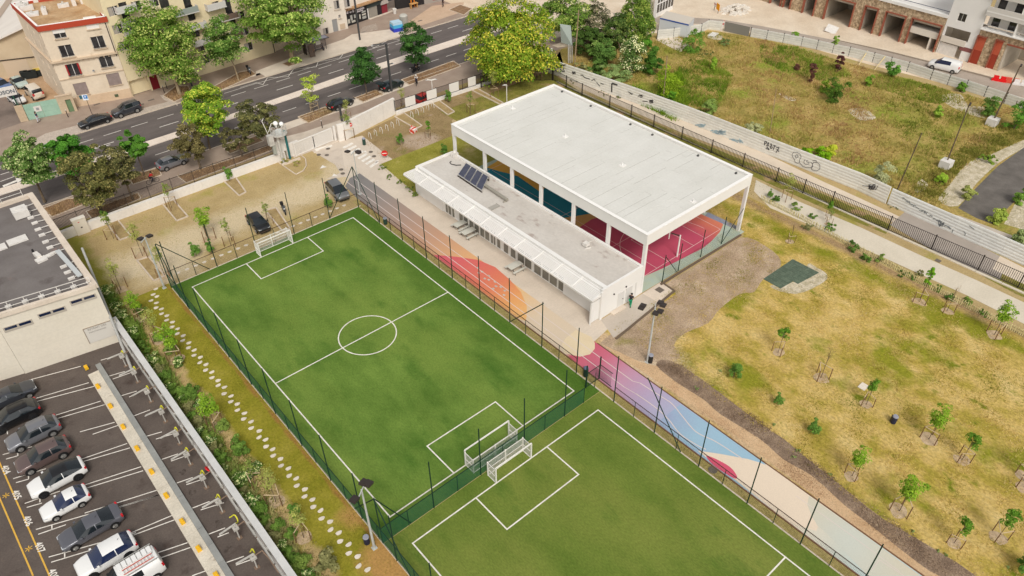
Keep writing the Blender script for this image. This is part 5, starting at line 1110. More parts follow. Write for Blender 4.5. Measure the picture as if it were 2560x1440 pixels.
for j, (a, b) in enumerate(((.12,.24),(.38,.50),(.66,.78),(.9,1.0))):
    u = Vector((*q[0].lerp(q[1], a)[:2], 0)); v = Vector((*q[0].lerp(q[1], b)[:2], 0))
    one('banner', ['white banner in front of the red car', 'white banner next to the small dark tree', 'pale banner third along the railing', 'pale banner close to the big tree'][j], 'banner', MB().bar(u+Vector((0,.0,1.5)), v+Vector((0,.0,1.5)), .03, 1.5), m_wr)
# sliding gate
ga_, gb_ = g(740,391), g(833,352)
gt2 = thing('sliding_gate', 'white barred sliding gate at the site entrance', 'gate', (ga_.x, ga_.y, 0))
for h0, h1 in ((0,.5),(.5,1)):
    u, v = ga_.lerp(gb_, h0), ga_.lerp(gb_, h1); q = MB()
    for i in range(1, 34): c = u.lerp(v, i/34); q.bar(c+Vector((0,0,.15)), c+Vector((0,0,2.0)), .06)
    ob('bar_panel', q, m_wr, gt2, world=True); ob('frame', MB().bar(u+Vector((0,0,2.05)), v+Vector((0,0,2.05)), .16).bar(u+Vector((0,0,.12)), v+Vector((0,0,.12)), .12).bar(u,u+Vector((0,0,2.1)),.1).bar(v,v+Vector((0,0,2.1)),.1), m_wr, gt2, world=True)
ob('post', MB().bar((gb_.x+.35,gb_.y-.1,0),(gb_.x+.35,gb_.y-.1,2.3),.3), m_wr, gt2, world=True)
ob('rail_track', MB().bar((gb_.x-4,gb_.y-1.4,.03),(gb_.x+1.0,gb_.y-.5,.03),.18,.04), m_conc, gt2, world=True)
one('white_gate_wall', 'short white wall left of the sliding gate', 'wall', MB().box(37.9,93.1,0,39.9,93.4,2.1), m_lw)
p = g(215,582); t = thing('electric_cabinet', 'tall cream utility cabinet in the low white wall', 'cabinet', (p.x-.2,p.y-.1,0)); ob('body', MB().box(-.75,0,0,.75,.6,2.1), mat('cabinet_cream',(226,216,200)), t); ob('roof', MB().box(-.8,-.05,2.1,.8,.65,2.2), mat('cabinet_top',(232,224,210)), t); ob('handle', MB().box(-.1,-.04,.9,.1,.0,1.05), m_fl, t); ob('warning_label', MB().box(-.2,-.02,1.7,.0,.0,1.8), mat('label_red',(200,90,80)), t)
# raised round inspection platform
p = g(725,400); t = thing('monitoring_mast', 'raised round metal platform with white domes on a concrete column', 'platform', (p.x-.9,p.y+.2,0))
m_gm = mat('grey_galv', [(0.3,(176,172,164)),(0.7,(200,196,188))], scale=2, fine=.08, rough=.5)
ob('column', MB().cyl((-.1,-.2,0),(-.1,.1,4.0),.2,.2,10), m_gm, t); ob('support_pipe', MB().cyl((1.1,.1,0),(1.1,.1,4.4),.16,.16,10), mat('teal_pipe',(40,104,104)), t)
ob('platform_deck', MB().cyl((.3,.1,4.2),(.3,.1,4.35),1.1,1.1,18), m_gm, t); ob('tank', MB().cyl((.3,.1,4.35),(.3,.1,4.8),.5,.45,14), mat('tank_grey',(198,200,196)), t)
ob('side_box', MB().box(-1.5,-.3,3.0,-.8,.4,4.5), m_gm, t); ob('ladder_cage', MB().box(-1.15,-.2,1.6,-.7,.2,3.0), mat('cage_grey',(158,160,150)), t)
rr_ = MB(); pts = [(.3+1.1*cos(a), .1+1.1*sin(a)) for a in [i*pi/6 for i in range(13)]]
rr_.tube([(x,y,5.3) for x, y in pts], .035); rr_.tube([(x,y,4.85) for x, y in pts], .025)
for x, y in pts[:-1]: rr_.cyl((x,y,4.3),(x,y,5.3),.03,.03,5)
ob('guard_rail', rr_, m_gm, t); ob('dome', MB().cyl((.3,.6,5.0),(.3,.6,5.3),.12,.12,8).sphere((.3,.6,5.6),.34,n=12,m=8), mat('dome_white',(236,234,230)), t, smooth=True); ob('dome', MB().cyl((.95,.2,5.0),(.95,.2,5.2),.12,.12,8).sphere((.95,.2,5.45),.32,n=12,m=8), mat('dome_white',(236,234,230)), t, smooth=True)
ob('lamp_arm', MB().tube([(-1.2,.3,4.6),(-1.4,.9,6.4),(-1.1,1.1,6.5)],.04).tube([(-1.1,.2,4.9),(-.3,.7,5.7),(.2,.6,5.8)],.04), m_wr, t)
one('site_gate_box', 'small concrete plinth wall at the foot of the round platform', 'plinth', MB().box(p.x-1.6,p.y-.9,0,p.x+1.2,p.y-.65,.3), m_conc)
k = MB(); k.tube([(*v,.06) for v in P((694,405),(740,437),(758,428),(766,415),(764,398),(748,385))], .09); struct('bed_kerb', k, m_kerb)
# kerbed planters of the staff car park: each a kerb frame
def planter(pts, L_):
    S('planting_bed', P(*pts), 0.02, mat('planter_soil', [(0.3,(150,126,84)),(0.7,(178,154,108))], scale=1, fine=.2, fscale=7, bump=.6)); 
    v = [Vector(g(*q)) for q in pts]; k = MB()
    for a, b in zip(v, v[1:]+v[:1]):
        n = max(1, round((b-a).length))
        for j in range(n): k.bar(a.lerp(b,j/n)+Vector((0,0,.06)), a.lerp(b,(j+.98)/n)+Vector((0,0,.06)), .18, .14)
    struct('bed_kerb', k, m_kerb)
for q in (((262,553),(300,601),(328,591),(290,545)), ((402,505),(442,553),(470,542),(430,496)), ((556,450),(598,490),(615,481),(588,442)), ((343,652),(385,703),(413,690),(372,643)), ((664,527),(707,580),(725,572),(690,520)),
          ((986,292),(1040,323),(1055,315),(1010,283)), ((1078,257),(1120,288),(1136,280),(1095,250)), ((1175,224),(1250,262),(1258,258),(1190,220))): planter(q, '')
# no-entry signs, P sign, posts
def roundsign(label, foot, Hh, r=.3, kind='no_entry'):
    t = thing('no_entry_sign', label, 'road sign', (foot.x,foot.y,0), radians(-35), group='no-entry signs at the entrance'); ob('post', MB().cyl((0,0,0),(0,0,Hh),.035,.035,6), m_gm, t)
    ob('disc', MB().cyl((0,-.03,Hh-.3),(0,-.06,Hh-.3),r,r,18), mat('sign_red',(206,38,36)), t); ob('bar', MB().box(-r*.7,-.075,Hh-.36,r*.7,-.06,Hh-.24), m_white, t)
roundsign('no-entry disc on a post beside the curved bed at the wall', g(880,342), 2.3, .32); roundsign('low no-entry disc at the edge of the dry grass by the crossing', g(963,397), 1.2, .45)
def sign(name, label, foot, Hh, rz, build): t = thing(name, label, 'sign', (foot.x,foot.y,0), rz); ob('post', MB().cyl((0,0,0),(0,0,Hh),.04,.04,6), m_fl, t); build(t); return t
def psign(t):
    ob('plate', MB().box(-.45,-.04,2.5,.35,0,3.4), mat('sign_white',(226,232,238)), t); ob('blue_square', MB().box(-.28,-.055,2.75,.3,-.041,3.3), mat('sign_blue',(40,120,190)), t)
    ob('letter', text_mesh('P', .55, M4((.0,-.06,2.83),(1,0,0),(0,0,1),(0,-1,0)), bold=.01), mat('sign_white',(226,232,238)), t); ob('back_plate', MB().box(-.9,.05,2.7,-.35,.08,3.3), mat('back_teal',(58,100,110)), t)
sign('parking_sign', 'blue and white P parking sign beside the black saloon', g(231,287), 3.3, radians(-30), psign)
# lamp posts
def lamp(label, foot, Hh, arms, r=.1, rz=0, m=None):
    t = thing('street_lamp', label, 'street lamp', (foot.x,foot.y,0), rz); m = m or mat('lamp_anthracite',(72,72,72),rough=.5)
    ob('pole', MB().bar((0,0,0),(0,0,Hh),r*2), m, t)
    for (dx, dy, hz) in arms: ob('arm', MB().bar((0,0,hz),(dx,dy,hz+.1),.18,.12), m, t); ob('lamp_head', MB().obox((dx*.8,dy*.8,hz+.02),(dx*.25,dy*.25,0),(-.12,.12,0),(0,0,.04)), m_lamp, t)
    return t
lamp('tall dark street lamp with a flat arm beside the green estate car', g(979,228), 8.0, ((-1.9,.9,8.0),(.7,-.2,4.6)), .14)
lamp('dark lamp column in front of the black and white shop', g(900,100), 11.5, ((-1.5,-1.0,11.4),), .13)
lamp('dark lamp column under the leafy plane tree', g(480,215), 9.0, ((1.4,-1.0,9.0),), .12)
lamp('slim dark lamp post against the beige apartment block', g(265,252), 5.4, ((-.3,-.5,5.3),), .09)
lamp('short dark post at the near end of the tall white wall', g(855,303), 2.6, (), .13)
lamp('slim white path lamp near the far corner of the hall', g(1267,256), 3.0, ((-.5,.1,3.0),), .05, m=m_wr)
lamp('pale lamp post with a forked top behind the cyclist in white', g(1083,253), 3.6, ((-.6,.4,3.6),(.6,-.3,3.6)), .04, m=m_wr)
for i, (c, l) in enumerate((((171,293),'dark bollard on the pavement by the small green door'),((160,279),'dark bollard between the mint gate and the small green door'),((418,222),'dark bollard near the red door'),((393,213),'dark bollard at the garage mouth'),((411,232),'dark bollard with a pale cap by the cobbled bay'),((806,320),'dark bollard outside the sliding gate'),((310,245),'short post with a box by the apartment corner'))):
    p = g(*c); t = thing('bollard', l, 'bollard', (p.x,p.y,0), group='bollards on the pavements'); ob('shaft', MB().cyl((0,0,0),(0,0,1.15),.07,.06,8), m_fl, t); ob('cap', MB().sphere((0,0,1.2),.08), m_rw, t)
# bus shelter
p = g(795,133); t = thing('bus_shelter', 'glass bus shelter with a flat roof on the far pavement', 'bus shelter', (p.x,p.y,0), radians(-3)); m_sh = mat('shelter_metal',(84,78,80),rough=.5)
ob('roof', MB().box(-2.4,-.6,2.45,2.4,1.1,2.58), m_sh, t); ob('roof_glass', MB().box(-2.2,-.4,2.585,2.2,.9,2.6), mat('shelter_glass_top',(150,148,168),rough=.2), t)
for x_ in (-2.2,0,2.2): ob('post', MB().bar((x_,.9,0),(x_,.9,2.45),.09), m_sh, t)
ob('back_panel', MB().box(-2.1,.88,.5,2.1,.91,2.2), mat('shelter_glass',(140,132,130),rough=.15,alpha=.35), t); ob('bench', MB().box(-1.6,.3,.42,1.6,.75,.48).box(-1.5,.5,0,-1.4,.6,.42).box(1.4,.5,0,1.5,.6,.42), m_sh, t)
ob('poster_panel', MB().box(-2.35,-.3,.3,-2.2,.9,2.2), m_fl, t); ob('notice', MB().box(.3,.84,1.2,1.2,.87,2.0), m_rw, t)
one('advert_stand', 'narrow dark advert stand beside the bus shelter', 'advert stand', MB().box(-.5,-.12,.0,.5,.12,2.3).box(-.44,-.13,.6,.44,.13,2.2), mat('advert_brown',(110,94,84)), loc=(g(782,142).x,g(782,142).y,0))
# tactile slats by the stop
k = MB()
for i in range(6):
    a, b = g(735,140-i*3.2), g(775,122-i*3); k.bar((a.x,a.y,.03),(b.x,b.y,.03),.14,.03)
    a, b = g(896+i*2,84-i*3), g(945-i*1,73-i*2.6); k.bar((a.x,a.y,.03),(b.x,b.y,.03),.12,.03)
struct('tactile_strips', k, m_wornw)
p = g(992,76); t = thing('recycling_container', 'blue and turquoise zigzag-painted recycling container', 'container', (p.x,p.y,0), radians(-10))
ob('base', MB().box(-1.0,-.9,0,1.0,.9,.7), mat('royal_blue',(56,66,178)), t); ob('middle', MB().box(-.99,-.89,.7,.99,.89,1.3), mat('turquoise',(76,166,206)), t); ob('lid', MB().box(-.95,-.85,1.3,.95,.85,1.75), mat('pale_blue',(176,202,216)), t)
p = g(1014,69); t = thing('bottle_bank', 'grey cylindrical bottle bank next to the blue container', 'container', (p.x,p.y+.4,0)); ob('drum', MB().cyl((0,0,0),(0,0,2.2),.8,.8,16), mat('bank_grey',(160,154,144)), t); ob('lid', MB().cyl((0,0,2.2),(0,0,2.45),.8,.6,16), mat('bank_lid',(186,182,172)), t)
for i, (c, l, col) in enumerate((((65,196),'leftmost black wheelie bin at the yard wall',(40,44,42)),((75,196),'second black wheelie bin at the yard wall',(40,44,42)),((87,194),'third black wheelie bin at the yard wall',(40,44,42)),((98,190),'black wheelie bin with a yellow lid at the yard wall',(200,176,84)))):
    p = g(*c); t = thing('wheelie_bin', l, 'wheelie bin', (p.x,p.y,0), radians(-15), group='wheelie bins in the yard'); ob('body', MB().box(-.55,-.4,.1,.55,.4,1.15), mat('bin_black',(40,44,42)), t); ob('lid', MB().box(-.58,-.43,1.15,.58,.43,1.28), mat('binlid_%d' % col[0], col), t)
# bike hoops along the wall and one red-white barrier stack
for j, (a, b, n) in enumerate((((925,345),(995,312),6), ((1030,292),(1082,268),5))):
    A_, B_ = g(*a), g(*b)
    for i in range(n):
        p = A_.lerp(B_, i/(n-1)); one('bike_hoop', 'white bike hoop in the %s row, %s' % (('near','far')[j], ['closest to the gate','second from the gate','third from the gate','fourth from the gate','fifth from the gate','farthest from the gate'][i]), 'bike rack', MB().tube([(0,-.35,0),(0,-.33,.65),(0,-.2,.85),(0,.2,.85),(0,.33,.65),(0,.35,0)], .035), m_wr, loc=(p.x,p.y,0), group='bike hoops along the white wall')
one('rubble_bag', 'red and white striped plastic barrier lying folded on the dry bed', 'barrier', MB().obox((0,0,.3),(.5,.2,.0),(-.15,.3,.05),(0,0,.28)).obox((.3,.6,.25),(.3,.4,0),(-.2,.2,.1),(0,0,.2)), mat('red_white', [(0.48,(206,74,54)),(0.52,(232,220,210))], scale=2.5, detail=0), loc=(g(1034,330).x,g(1034,330).y,0))
# ---------------------------------------------------------------- right-hand black railing with white kerb
rp = [(84.3,87.0),(83.9,83.4),(83.7,79.5),(83.7,73.4),(83.8,64.4),(84.1,43.1),(84.3,35),(84.4,27.4),(84.6,16.6),(84.7,8)]
railing('long black railing between the sandy path and the grass verge', rp, 2.0, 0.1, 5.4, .22, .022, post=.12)
k = MB()
for i in range(27): k.box(84.0+.02*i, 8+i*2.9, 0, 84.35+.02*i if i < 12 else 84.3, 8+i*2.9+2.85, .12)
struct('railing_kerb', k, m_path2)
railing('black railing with gate posts behind the big tree', [(73.5,93.0),(77.5,92.6),(84.3,87.2)], 2.0, 0, 3.5, .16, .016, post=.12)
# chestnut paling: rows of pale stakes
m_pal = mat('chestnut_pale', [(0.3,(196,182,128)),(0.7,(222,210,158))], scale=5)
pl = thing('paling_fence', 'low chestnut paling fence along the edge of the dry lawn', 'fence', (80.4,43,0))
pp = [Vector(g(*q)) for q in ((1902,500),(2010,553),(2100,604),(2205,657),(2300,710),(2420,772),(2560,843),(2600,865))]
pmesh = MB().bar((0,0,0),(0,0,.75),.09,.05).mesh('pale'); cnt = 0
for a, b in zip(pp[:-1], pp[1:]):
    n = int((b-a).length/.2)
    for j in range(n):
        c = a.lerp(b, j/n); o = ob('pale', pmesh, m_pal, pl, loc=(c.x-80.4+rnd(-.03,.03), c.y-43, 0)); o.rotation_euler = (rnd(-.1,.1), rnd(-.15,.15), rnd(0,.5)); cnt += 1
    for z_ in (.2,.55): ob('wire', MB().bar(a+Vector((0,0,z_)), b+Vector((0,0,z_)), .015), m_rail, pl, world=True)
# ---------------------------------------------------------------- graffiti fence of concrete planks
m_plank = mat('concrete_plank', [(0.3,(222,218,208)),(0.7,(234,230,220))], scale=1.2, fine=.06, fscale=6, obj_var=.045, coords='pos')
m_plankb = mat('concrete_plank_pale', [(0.3,(220,218,211)),(0.7,(232,230,223))], scale=1.2, fine=.05, fscale=6, obj_var=.04)
def plank_fence(label, pts, n, H_, m, sec, bulge=.03, post=False, cat='fence', pm=None):
    t = thing('plank_fence', label, cat, (*pts[0],0)); hh = H_/n
    for a, b in zip(pts[:-1], pts[1:]):
        a = Vector((*a,0)); b = Vector((*b,0)); q = max(1, round((b-a).length/sec))
        for j in range(q):
            u, v = a.lerp(b, (j+.002)/q), a.lerp(b, (j+.998)/q); d = (v-u).normalized(); nn = Vector((-d.y,d.x,0))
            for k_ in range(n):
                zz = hh*k_; th = .05+rnd(0,.01)
                vs = []
                for e in (u, v):
                    for (o_, z_) in ((th,zz+.015),(th+bulge,zz+hh*.5),(th,zz+hh-.015),(-th,zz+hh-.015),(-th-bulge,zz+hh*.5),(-th,zz+.015)): vs.append(e+nn*o_+Vector((0,0,z_)))
                ob('plank', MB().add(vs, [(0,1,7,6),(1,2,8,7),(2,3,9,8),(3,4,10,9),(4,5,11,10),(5,0,6,11),(5,4,3,2,1,0),(6,7,8,9,10,11)]), m, t, world=True)
            if post: ob('post', MB().bar(a.lerp(b,j/q), a.lerp(b,j/q)+Vector((0,0,H_+.15)), .14), pm or m, t, world=True)
    return t
GP = [(86.0,90.5),(86.5,86.1),(87.3,79.7),(87.9,74.9),(88.5,68.7),(89.1,62.0),(89.7,48.1),(90.35,34.8),(90.0,30.6)]
gf = plank_fence('long pale concrete plank fence with black graffiti tags', GP, 6, 2.55, m_plank, 3.2)
gf2 = plank_fence('paler concrete plank fence with blue-grey scrawls, lower right stretch', [(90.1,30.4),(90.0,28),(89.7,18.8),(89.5,13.5),(89.4,6)], 6, 2.4, m_plankb, 3.2)
m_spray = mat('black_spray', (58,54,56)); m_spb = mat('blue_spray', (160,182,190))
def scrawl(name, pts, w, m=None, A=None, par=None, off=.10):
    """painted strokes on the fence face, given as photo points"""
    k = MB()
    for st in pts:
        q = []
        for px, py in st:
            best = None
            for a, b in zip(A[:-1], A[1:]):
                a3, b3 = Vector((*a,0)), Vector((*b,0)); s_, z_ = onwall(a3, b3, px, py)
                if -.3 <= s_ <= (b3-a3).length+.3 and 0 < z_ < 3: best = (a3, (b3-a3).normalized(), s_, z_); break
            if best: a3, d, s_, z_ = best; nn = Vector((d.y,-d.x,0)); nn = nn if nn.x < 0 else -nn; q.append(a3+d*s_+Vector((0,0,z_))+nn*off)
        for u, v in zip(q[:-1], q[1:]): k.bar(u, v, .02, w, up=(0,0,1)) if abs((v-u).z) < (v-u).length*.7 else k.bar(u, v, w, .02, up=(1,0,0))
    if k.v: ob('graffiti', k, m or m_spray, par or gf, world=True)
F_ = lambda x, y: (1820+x/9.846, 320+y/9.846)
scrawl('tag', [[F_(905,420),F_(915,320),F_(960,330),F_(965,365),F_(915,375)],[F_(985,385),F_(1010,350),F_(1000,440),F_(960,430),F_(985,385)],[F_(1040,400),F_(1080,380),F_(1085,430),F_(1045,440),F_(1060,500),F_(1100,490),F_(1085,430)],
     [F_(1160,420),F_(1120,540)],[F_(1120,430),F_(1190,440)],[F_(1200,470),F_(1270,480),F_(1190,600)],[F_(1210,520),F_(1270,580)],[F_(940,500),F_(1010,520)],[F_(960,460),F_(1010,500),F_(1020,540)]], .10, A=GP)
scrawl('tag', [[F_(1590,640),F_(1620,590),F_(1700,590),F_(1790,640),F_(1810,710),F_(1770,780),F_(1775,840),F_(1720,860),F_(1660,830),F_(1640,760),F_(1590,690),F_(1590,640)],[F_(1660,680),F_(1710,650),F_(1740,700),F_(1690,740),F_(1660,680)],
     [F_(1890,790),F_(1910,770),F_(1880,810),F_(1880,860),F_(1920,890),F_(1990,885),F_(2010,850),F_(1950,830),F_(1940,800),F_(1980,790)],[F_(1775,850),F_(1850,940),F_(1950,975),F_(2060,965),F_(2090,920),F_(2080,860),F_(2040,840)],
     [F_(2090,940),F_(2060,1000),F_(2110,1045),F_(2200,1050),F_(2270,1000),F_(2270,900),F_(2220,850),F_(2120,835),F_(2090,880),F_(2100,950)],[F_(2100,800),F_(2180,790),F_(2190,830)]], .06, A=GP, m=mat('grey_spray',(112,108,108)))
Z4 = lambda x, y: (1380+x/9, 130+y/9)
def messy(cx, cy, w, h, n, seed):
    r = random.Random(seed); return [[(cx+r.uniform(-w,w), cy+r.uniform(-h,h)+(0)) for _ in range(3)] for _ in range(n)]
scrawl('tag', messy(*Z4(500,470),5,4,9,1), .05, A=GP); scrawl('tag', [[Z4(650,515),Z4(700,520),Z4(740,570),Z4(860,605)],[Z4(900,640),Z4(960,600),Z4(980,650)],[Z4(1010,680),Z4(1090,770)],[Z4(1100,705),Z4(1170,720)]], .12, A=GP)
scrawl('tag', [[Z4(1355,700),Z4(1350,900)],[Z4(1360,700),Z4(1480,740)]], .25, A=GP); scrawl('tag', messy(*Z4(1770,920),7,4,5,2), .04, A=GP); scrawl('tag', messy(*Z4(2000,990),7,4,7,3), .05, A=GP)
scrawl('tag', messy(*Z4(2240,1110),6,5,11,4), .06, A=GP); scrawl('tag', [[Z4(2040,1100),Z4(2160,1110)]], .1, A=GP)
scrawl('tag', [[Z4(-30,200),Z4(-20,300),Z4(30,320)],[Z4(10,220),Z4(60,250),Z4(40,330)],[Z4(80,240),Z4(130,290)],[Z4(160,280),Z4(250,330),Z4(290,440),Z4(240,430),Z4(190,380)],[Z4(-60,330),Z4(60,350),Z4(90,400)]], .13, A=GP)
scrawl('tag', messy(1403,165,14,5,12,9), .06, A=GP)
Z8 = lambda x, y: (2140+x/6.4, 440+y/6.4)
scrawl('tag', messy(*Z8(265,170),9,7,12,5)+[[Z8(110,150),Z8(230,165)],[Z8(360,150),Z8(320,220)]], .06, A=GP)
scrawl('tag', messy(1795,330,22,6,16,6)+messy(1840,352,20,6,12,16), .12, A=GP, m=m_spb); scrawl('tag', messy(1752,313,14,4,8,17), .1, A=GP, m=m_spb)
GP2 = [(90.1,30.4),(90.0,28),(89.7,18.8),(89.5,13.5)]
r_ = random.Random(3); row = [[Z8(740+i*16, 350+i*10+r_.uniform(-25,25)) , Z8(748+i*16+r_.uniform(-6,12), 350+i*10+r_.uniform(-25,25))] for i in range(50)]
scrawl('tag', row, .07, A=GP2, par=gf2, m=mat('grey_spray2',(104,108,110))); scrawl('tag', messy(*Z8(1370,760),8,7,9,8)+[[Z8(1560,850),Z8(1545,900)],[Z8(1730,880),Z8(1760,920)],[Z8(1760,920),Z8(1745,950)],[Z8(1820,790),Z8(1900,850)]], .06, A=GP2, par=gf2, m=mat('grey_spray2',(104,108,110)))
UP = [(111.7,87.5),(114.6,86.0),(120.2,83.9),(122.9,84.3),(124.3,81.9)]; UP2 = [(125.6,76.5),(127.6,70.7),(128.6,67.5),(130.6,59.2),(131.3,55.0),(131.9,49),(131.7,44.8),(131.8,39.1),(131.4,29.7),(131.4,20)]
m_upost = mat('dark_post',(96,92,86)); m_upl = mat('concrete_plank_far', [(0.3,(204,200,190)),(0.7,(218,214,204))], scale=.8, fine=.06, fscale=4, obj_var=.05)
plank_fence('pale plank fence with dark posts at the back left of the wild lot', UP, 4, 1.75, m_upl, 3.0, .02, True, pm=m_upost)
plank_fence('long pale plank fence with dark posts between the wild lot and the lane', UP2, 4, 1.7, m_upl, 3.0, .02, True, pm=m_upost)
one('mesh_gate', 'grey mesh panel filling a gap in the far plank fence', 'fence panel', MB().bar((124.4,81.6,.9),(125.5,76.8,.9),.06,1.8), mat('mesh_grey',(128,124,116)))
one('striped_post', 'leaning red and white striped board beside the mesh panel', 'marker board', MB().bar((124.0,82.0,0),(124.3,81.8,2.0),.3,.1), mat('striped', [(0.45,(206,120,110)),(0.55,(232,222,214))], scale=3, detail=0, stretch=(.1,.1,1)))
for i, (a, b) in enumerate((((2146,164),(2167,128)), ((2186,175),(2211,142)))):
    u = g(*a); v = g(b[0], b[1], 1.6); one('prop', ['first timber prop leaning on the far plank fence','second timber prop leaning on the far plank fence'][i], 'timber prop', MB().bar((u.x,u.y,0),(v.x+.3,v.y,1.6),.14), mat('timber',(214,194,146)))
# poles in the wild lot
m_pole = mat('dark_wood_pole', [(0.3,(84,70,56)),(0.7,(110,94,76))], scale=3); m_pole2 = mat('tan_wood_pole', [(0.3,(140,118,90)),(0.7,(164,140,110))], scale=3)
def lean(label, foot, top_px, Hh, r, m, block=None, lampo=False):
    f_ = g(*foot); tp = g(top_px[0], top_px[1], Hh); t = thing('wooden_pole', label, 'pole', (f_.x,f_.y,0))
    ob('pole', MB().cyl((0,0,.1),(tp.x-f_.x,tp.y-f_.y,Hh),r,r*.7,8), m, t)
    if block: ob('concrete_block', MB().box(-.7,-.7,0,.7,.7,1.1), m_rw, t)
    if lampo: ob('lamp_head', MB().obox((tp.x-f_.x+.3,tp.y-f_.y,Hh),(.4,.1,0),(0,.12,0),(0,0,.08)), m_fl, t)
lean('tall slim pole behind the graffiti fence near the white billboard', (1436,170), (1447,25), 9.8, .12, m_pole2)
lean('bare tan pole rising from the bright green bushes', (1658,250), (1668,140), 7.0, .1, m_pole2)
lean('dark pole with a lamp head standing in a pale concrete block', (2362,418), (2423,262), 8.9, .1, m_pole, True, True)
lean('tallest dark leaning pole in a pale concrete block near the lane', (2478,312), (2551,165), 9.0, .12, m_pole, True, True)
lean('dark pole leaning just behind the lower graffiti fence', (2243,475), (2305,332), 8.4, .09, m_pole)
lean('thin pole with a small top in the middle of the meadow', (1925,330), (1941,222), 6.0, .06, m_pole2)
lean('short dark pole with a knob beside the far fence end', (2536,275), (2543,252), 2.0, .08, m_pole)
# hoarding behind the trees
a, b = Vector(g(1398,160)), Vector(g(1440,172)); t = thing('billboard', 'blank pale billboard seen from behind between the trees', 'billboard', (a.x,a.y,0))
c0, c1 = g(1398,118,3.2), g(1432,116,3.2); ob('panel', MB().add([g(1400,62,6.2),g(1427,66,6.2),g(1431,115,3.2),g(1403,106,3.2),g(1400,62,6.2)+Vector((.3,.3,0)),g(1427,66,6.2)+Vector((.3,.3,0)),g(1431,115,3.2)+Vector((.3,.3,0)),g(1403,106,3.2)+Vector((.3,.3,0))],[(0,1,2,3),(7,6,5,4),(0,4,5,1),(1,5,6,2),(2,6,7,3),(3,7,4,0)]), mat('hoarding',(170,178,170)), t, world=True)
for x_ in (1421,1425,1430): u = g(x_, 158); v = g(x_, 112, 3.4); ob('leg', MB().bar(u, v, .14), m_gm, t, world=True)
one('site_cabin_white', 'white door-like panel standing behind the end of the graffiti fence', 'panel', MB().box(86.6,91.5,0,88.4,91.8,3.2), m_rw)
# blue-edged site cabin, rubble, signs, barriers
A_ = g(1650,98); B_ = g(1722,80)
t = thing('site_cabin', 'long white site cabin with a blue roof edge', 'site cabin', (116,88.5,0)); 
cb = [g(1650,45,2.6), g(1722,62,2.6), g(1736,45,2.6), g(1666,28,2.6)]; pts = [tuple(v[:2]) for v in cb]
ob('body', MB().prism(pts, 0, 2.6), mat('cabin_white',(206,208,210)), t, world=True); ob('roof', MB().prism(pts, 2.61, 2.66), mat('cabin_roof',(200,190,176)), t, world=True)
ob('blue_edge', MB().bar(cb[0]+Vector((0,0,-.05)), cb[1]+Vector((0,0,-.05)), .1, .22), mat('edge_blue',(60,90,160)), t, world=True); s_ = g(1678,58,1.6); ob('window', MB().box(s_.x-.2,s_.y-.5,1.2,s_.x+.1,s_.y+.5,2.1), m_glass, t, world=True)
rg_ = random.Random(5)
rb = MB()
for i in range(120):
    a_ = rg_.uniform(0,6.28); r0 = rg_.uniform(0,1)**.6*3.2; s_ = rg_.uniform(.15,.45); z_ = max(.1,(1.6-r0*.5))*rg_.uniform(.2,1)
    rb.obox((r0*cos(a_)*1.1, r0*sin(a_)*.8, z_), (s_*rg_.uniform(.6,1), s_*rg_.uniform(-.4,.4), s_*.2), (-s_*.3, s_*.6, 0), (s_*.2, 0, s_*.5))
p = g(1838,28); one('rubble_heap', 'heap of pale building rubble beside the lane', 'rubble', rb, mat('rubble', [(0.3,(196,184,168)),(0.7,(228,220,208))], scale=1, fine=.15, fscale=4), loc=(p.x,p.y,0), kind='stuff')
p = g(1790,30); t = thing('site_sign', 'orange and red-white roadworks signs on a frame by the rubble', 'site sign', (p.x,p.y,0), radians(60)); ob('orange_board', MB().box(-1.2,-.06,.6,.2,.0,1.8), mat('works_orange',(240,160,30)), t); ob('striped_board', MB().box(.3,-.06,.8,1.4,.0,1.6), mat('striped', (206,120,110)), t); ob('leg', MB().bar((-.9,0,0),(-.9,0,.6),.08).bar((1.0,0,0),(1.0,0,.8),.08), m_fl, t)
for i, (c, col, l) in enumerate((((2496,203),(222,28,30),'bright red plastic road barrier at the end of the lane'), ((2528,208),(214,90,70),'faded red plastic barrier behind the leaning pole'), ((2548,213),(228,222,218),'white plastic barrier at the right edge'))):
    p = g(*c); one('road_barrier', l, 'barrier', MB().prism([(-1.1,-.25),(1.1,-.25),(1.1,.25),(-1.1,.25)],0,.35).obox((-.5,0,.6),(.4,0,0),(0,.15,0),(0,0,.3)).obox((.55,0,.6),(.4,0,0),(0,.15,0),(0,0,.3)), mat('barrier_%d_%d' % col[:2], col, rough=.4), loc=(p.x,p.y,0), rz=radians(-70))
one('plasterboard', 'pale board lying tilted on the dusty ground before the openings', 'board', MB().obox((0,0,.4),(1.1,.3,.3),(-.3,1.0,.2),(0,0,.04)), m_rw, loc=(g(2078,78).x,g(2078,78).y,0))
for c, l in (((1783,88),'scrap of white board lying by the back fence'), ((2000,500),'x')):
    if l != 'x': one('scrap_board', l, 'board', MB().obox((0,0,.15),(1.0,.2,.05),(-.2,.6,.0),(0,0,.04)), m_rw, loc=(g(*c).x,g(*c).y,0))
one('access_slab', 'small pale square slab lying alone in the dry lawn', 'slab', MB().box(-.45,-.35,0,.45,.35,.06), m_stone, loc=(g(2158,967).x,g(2158,967).y,.01))
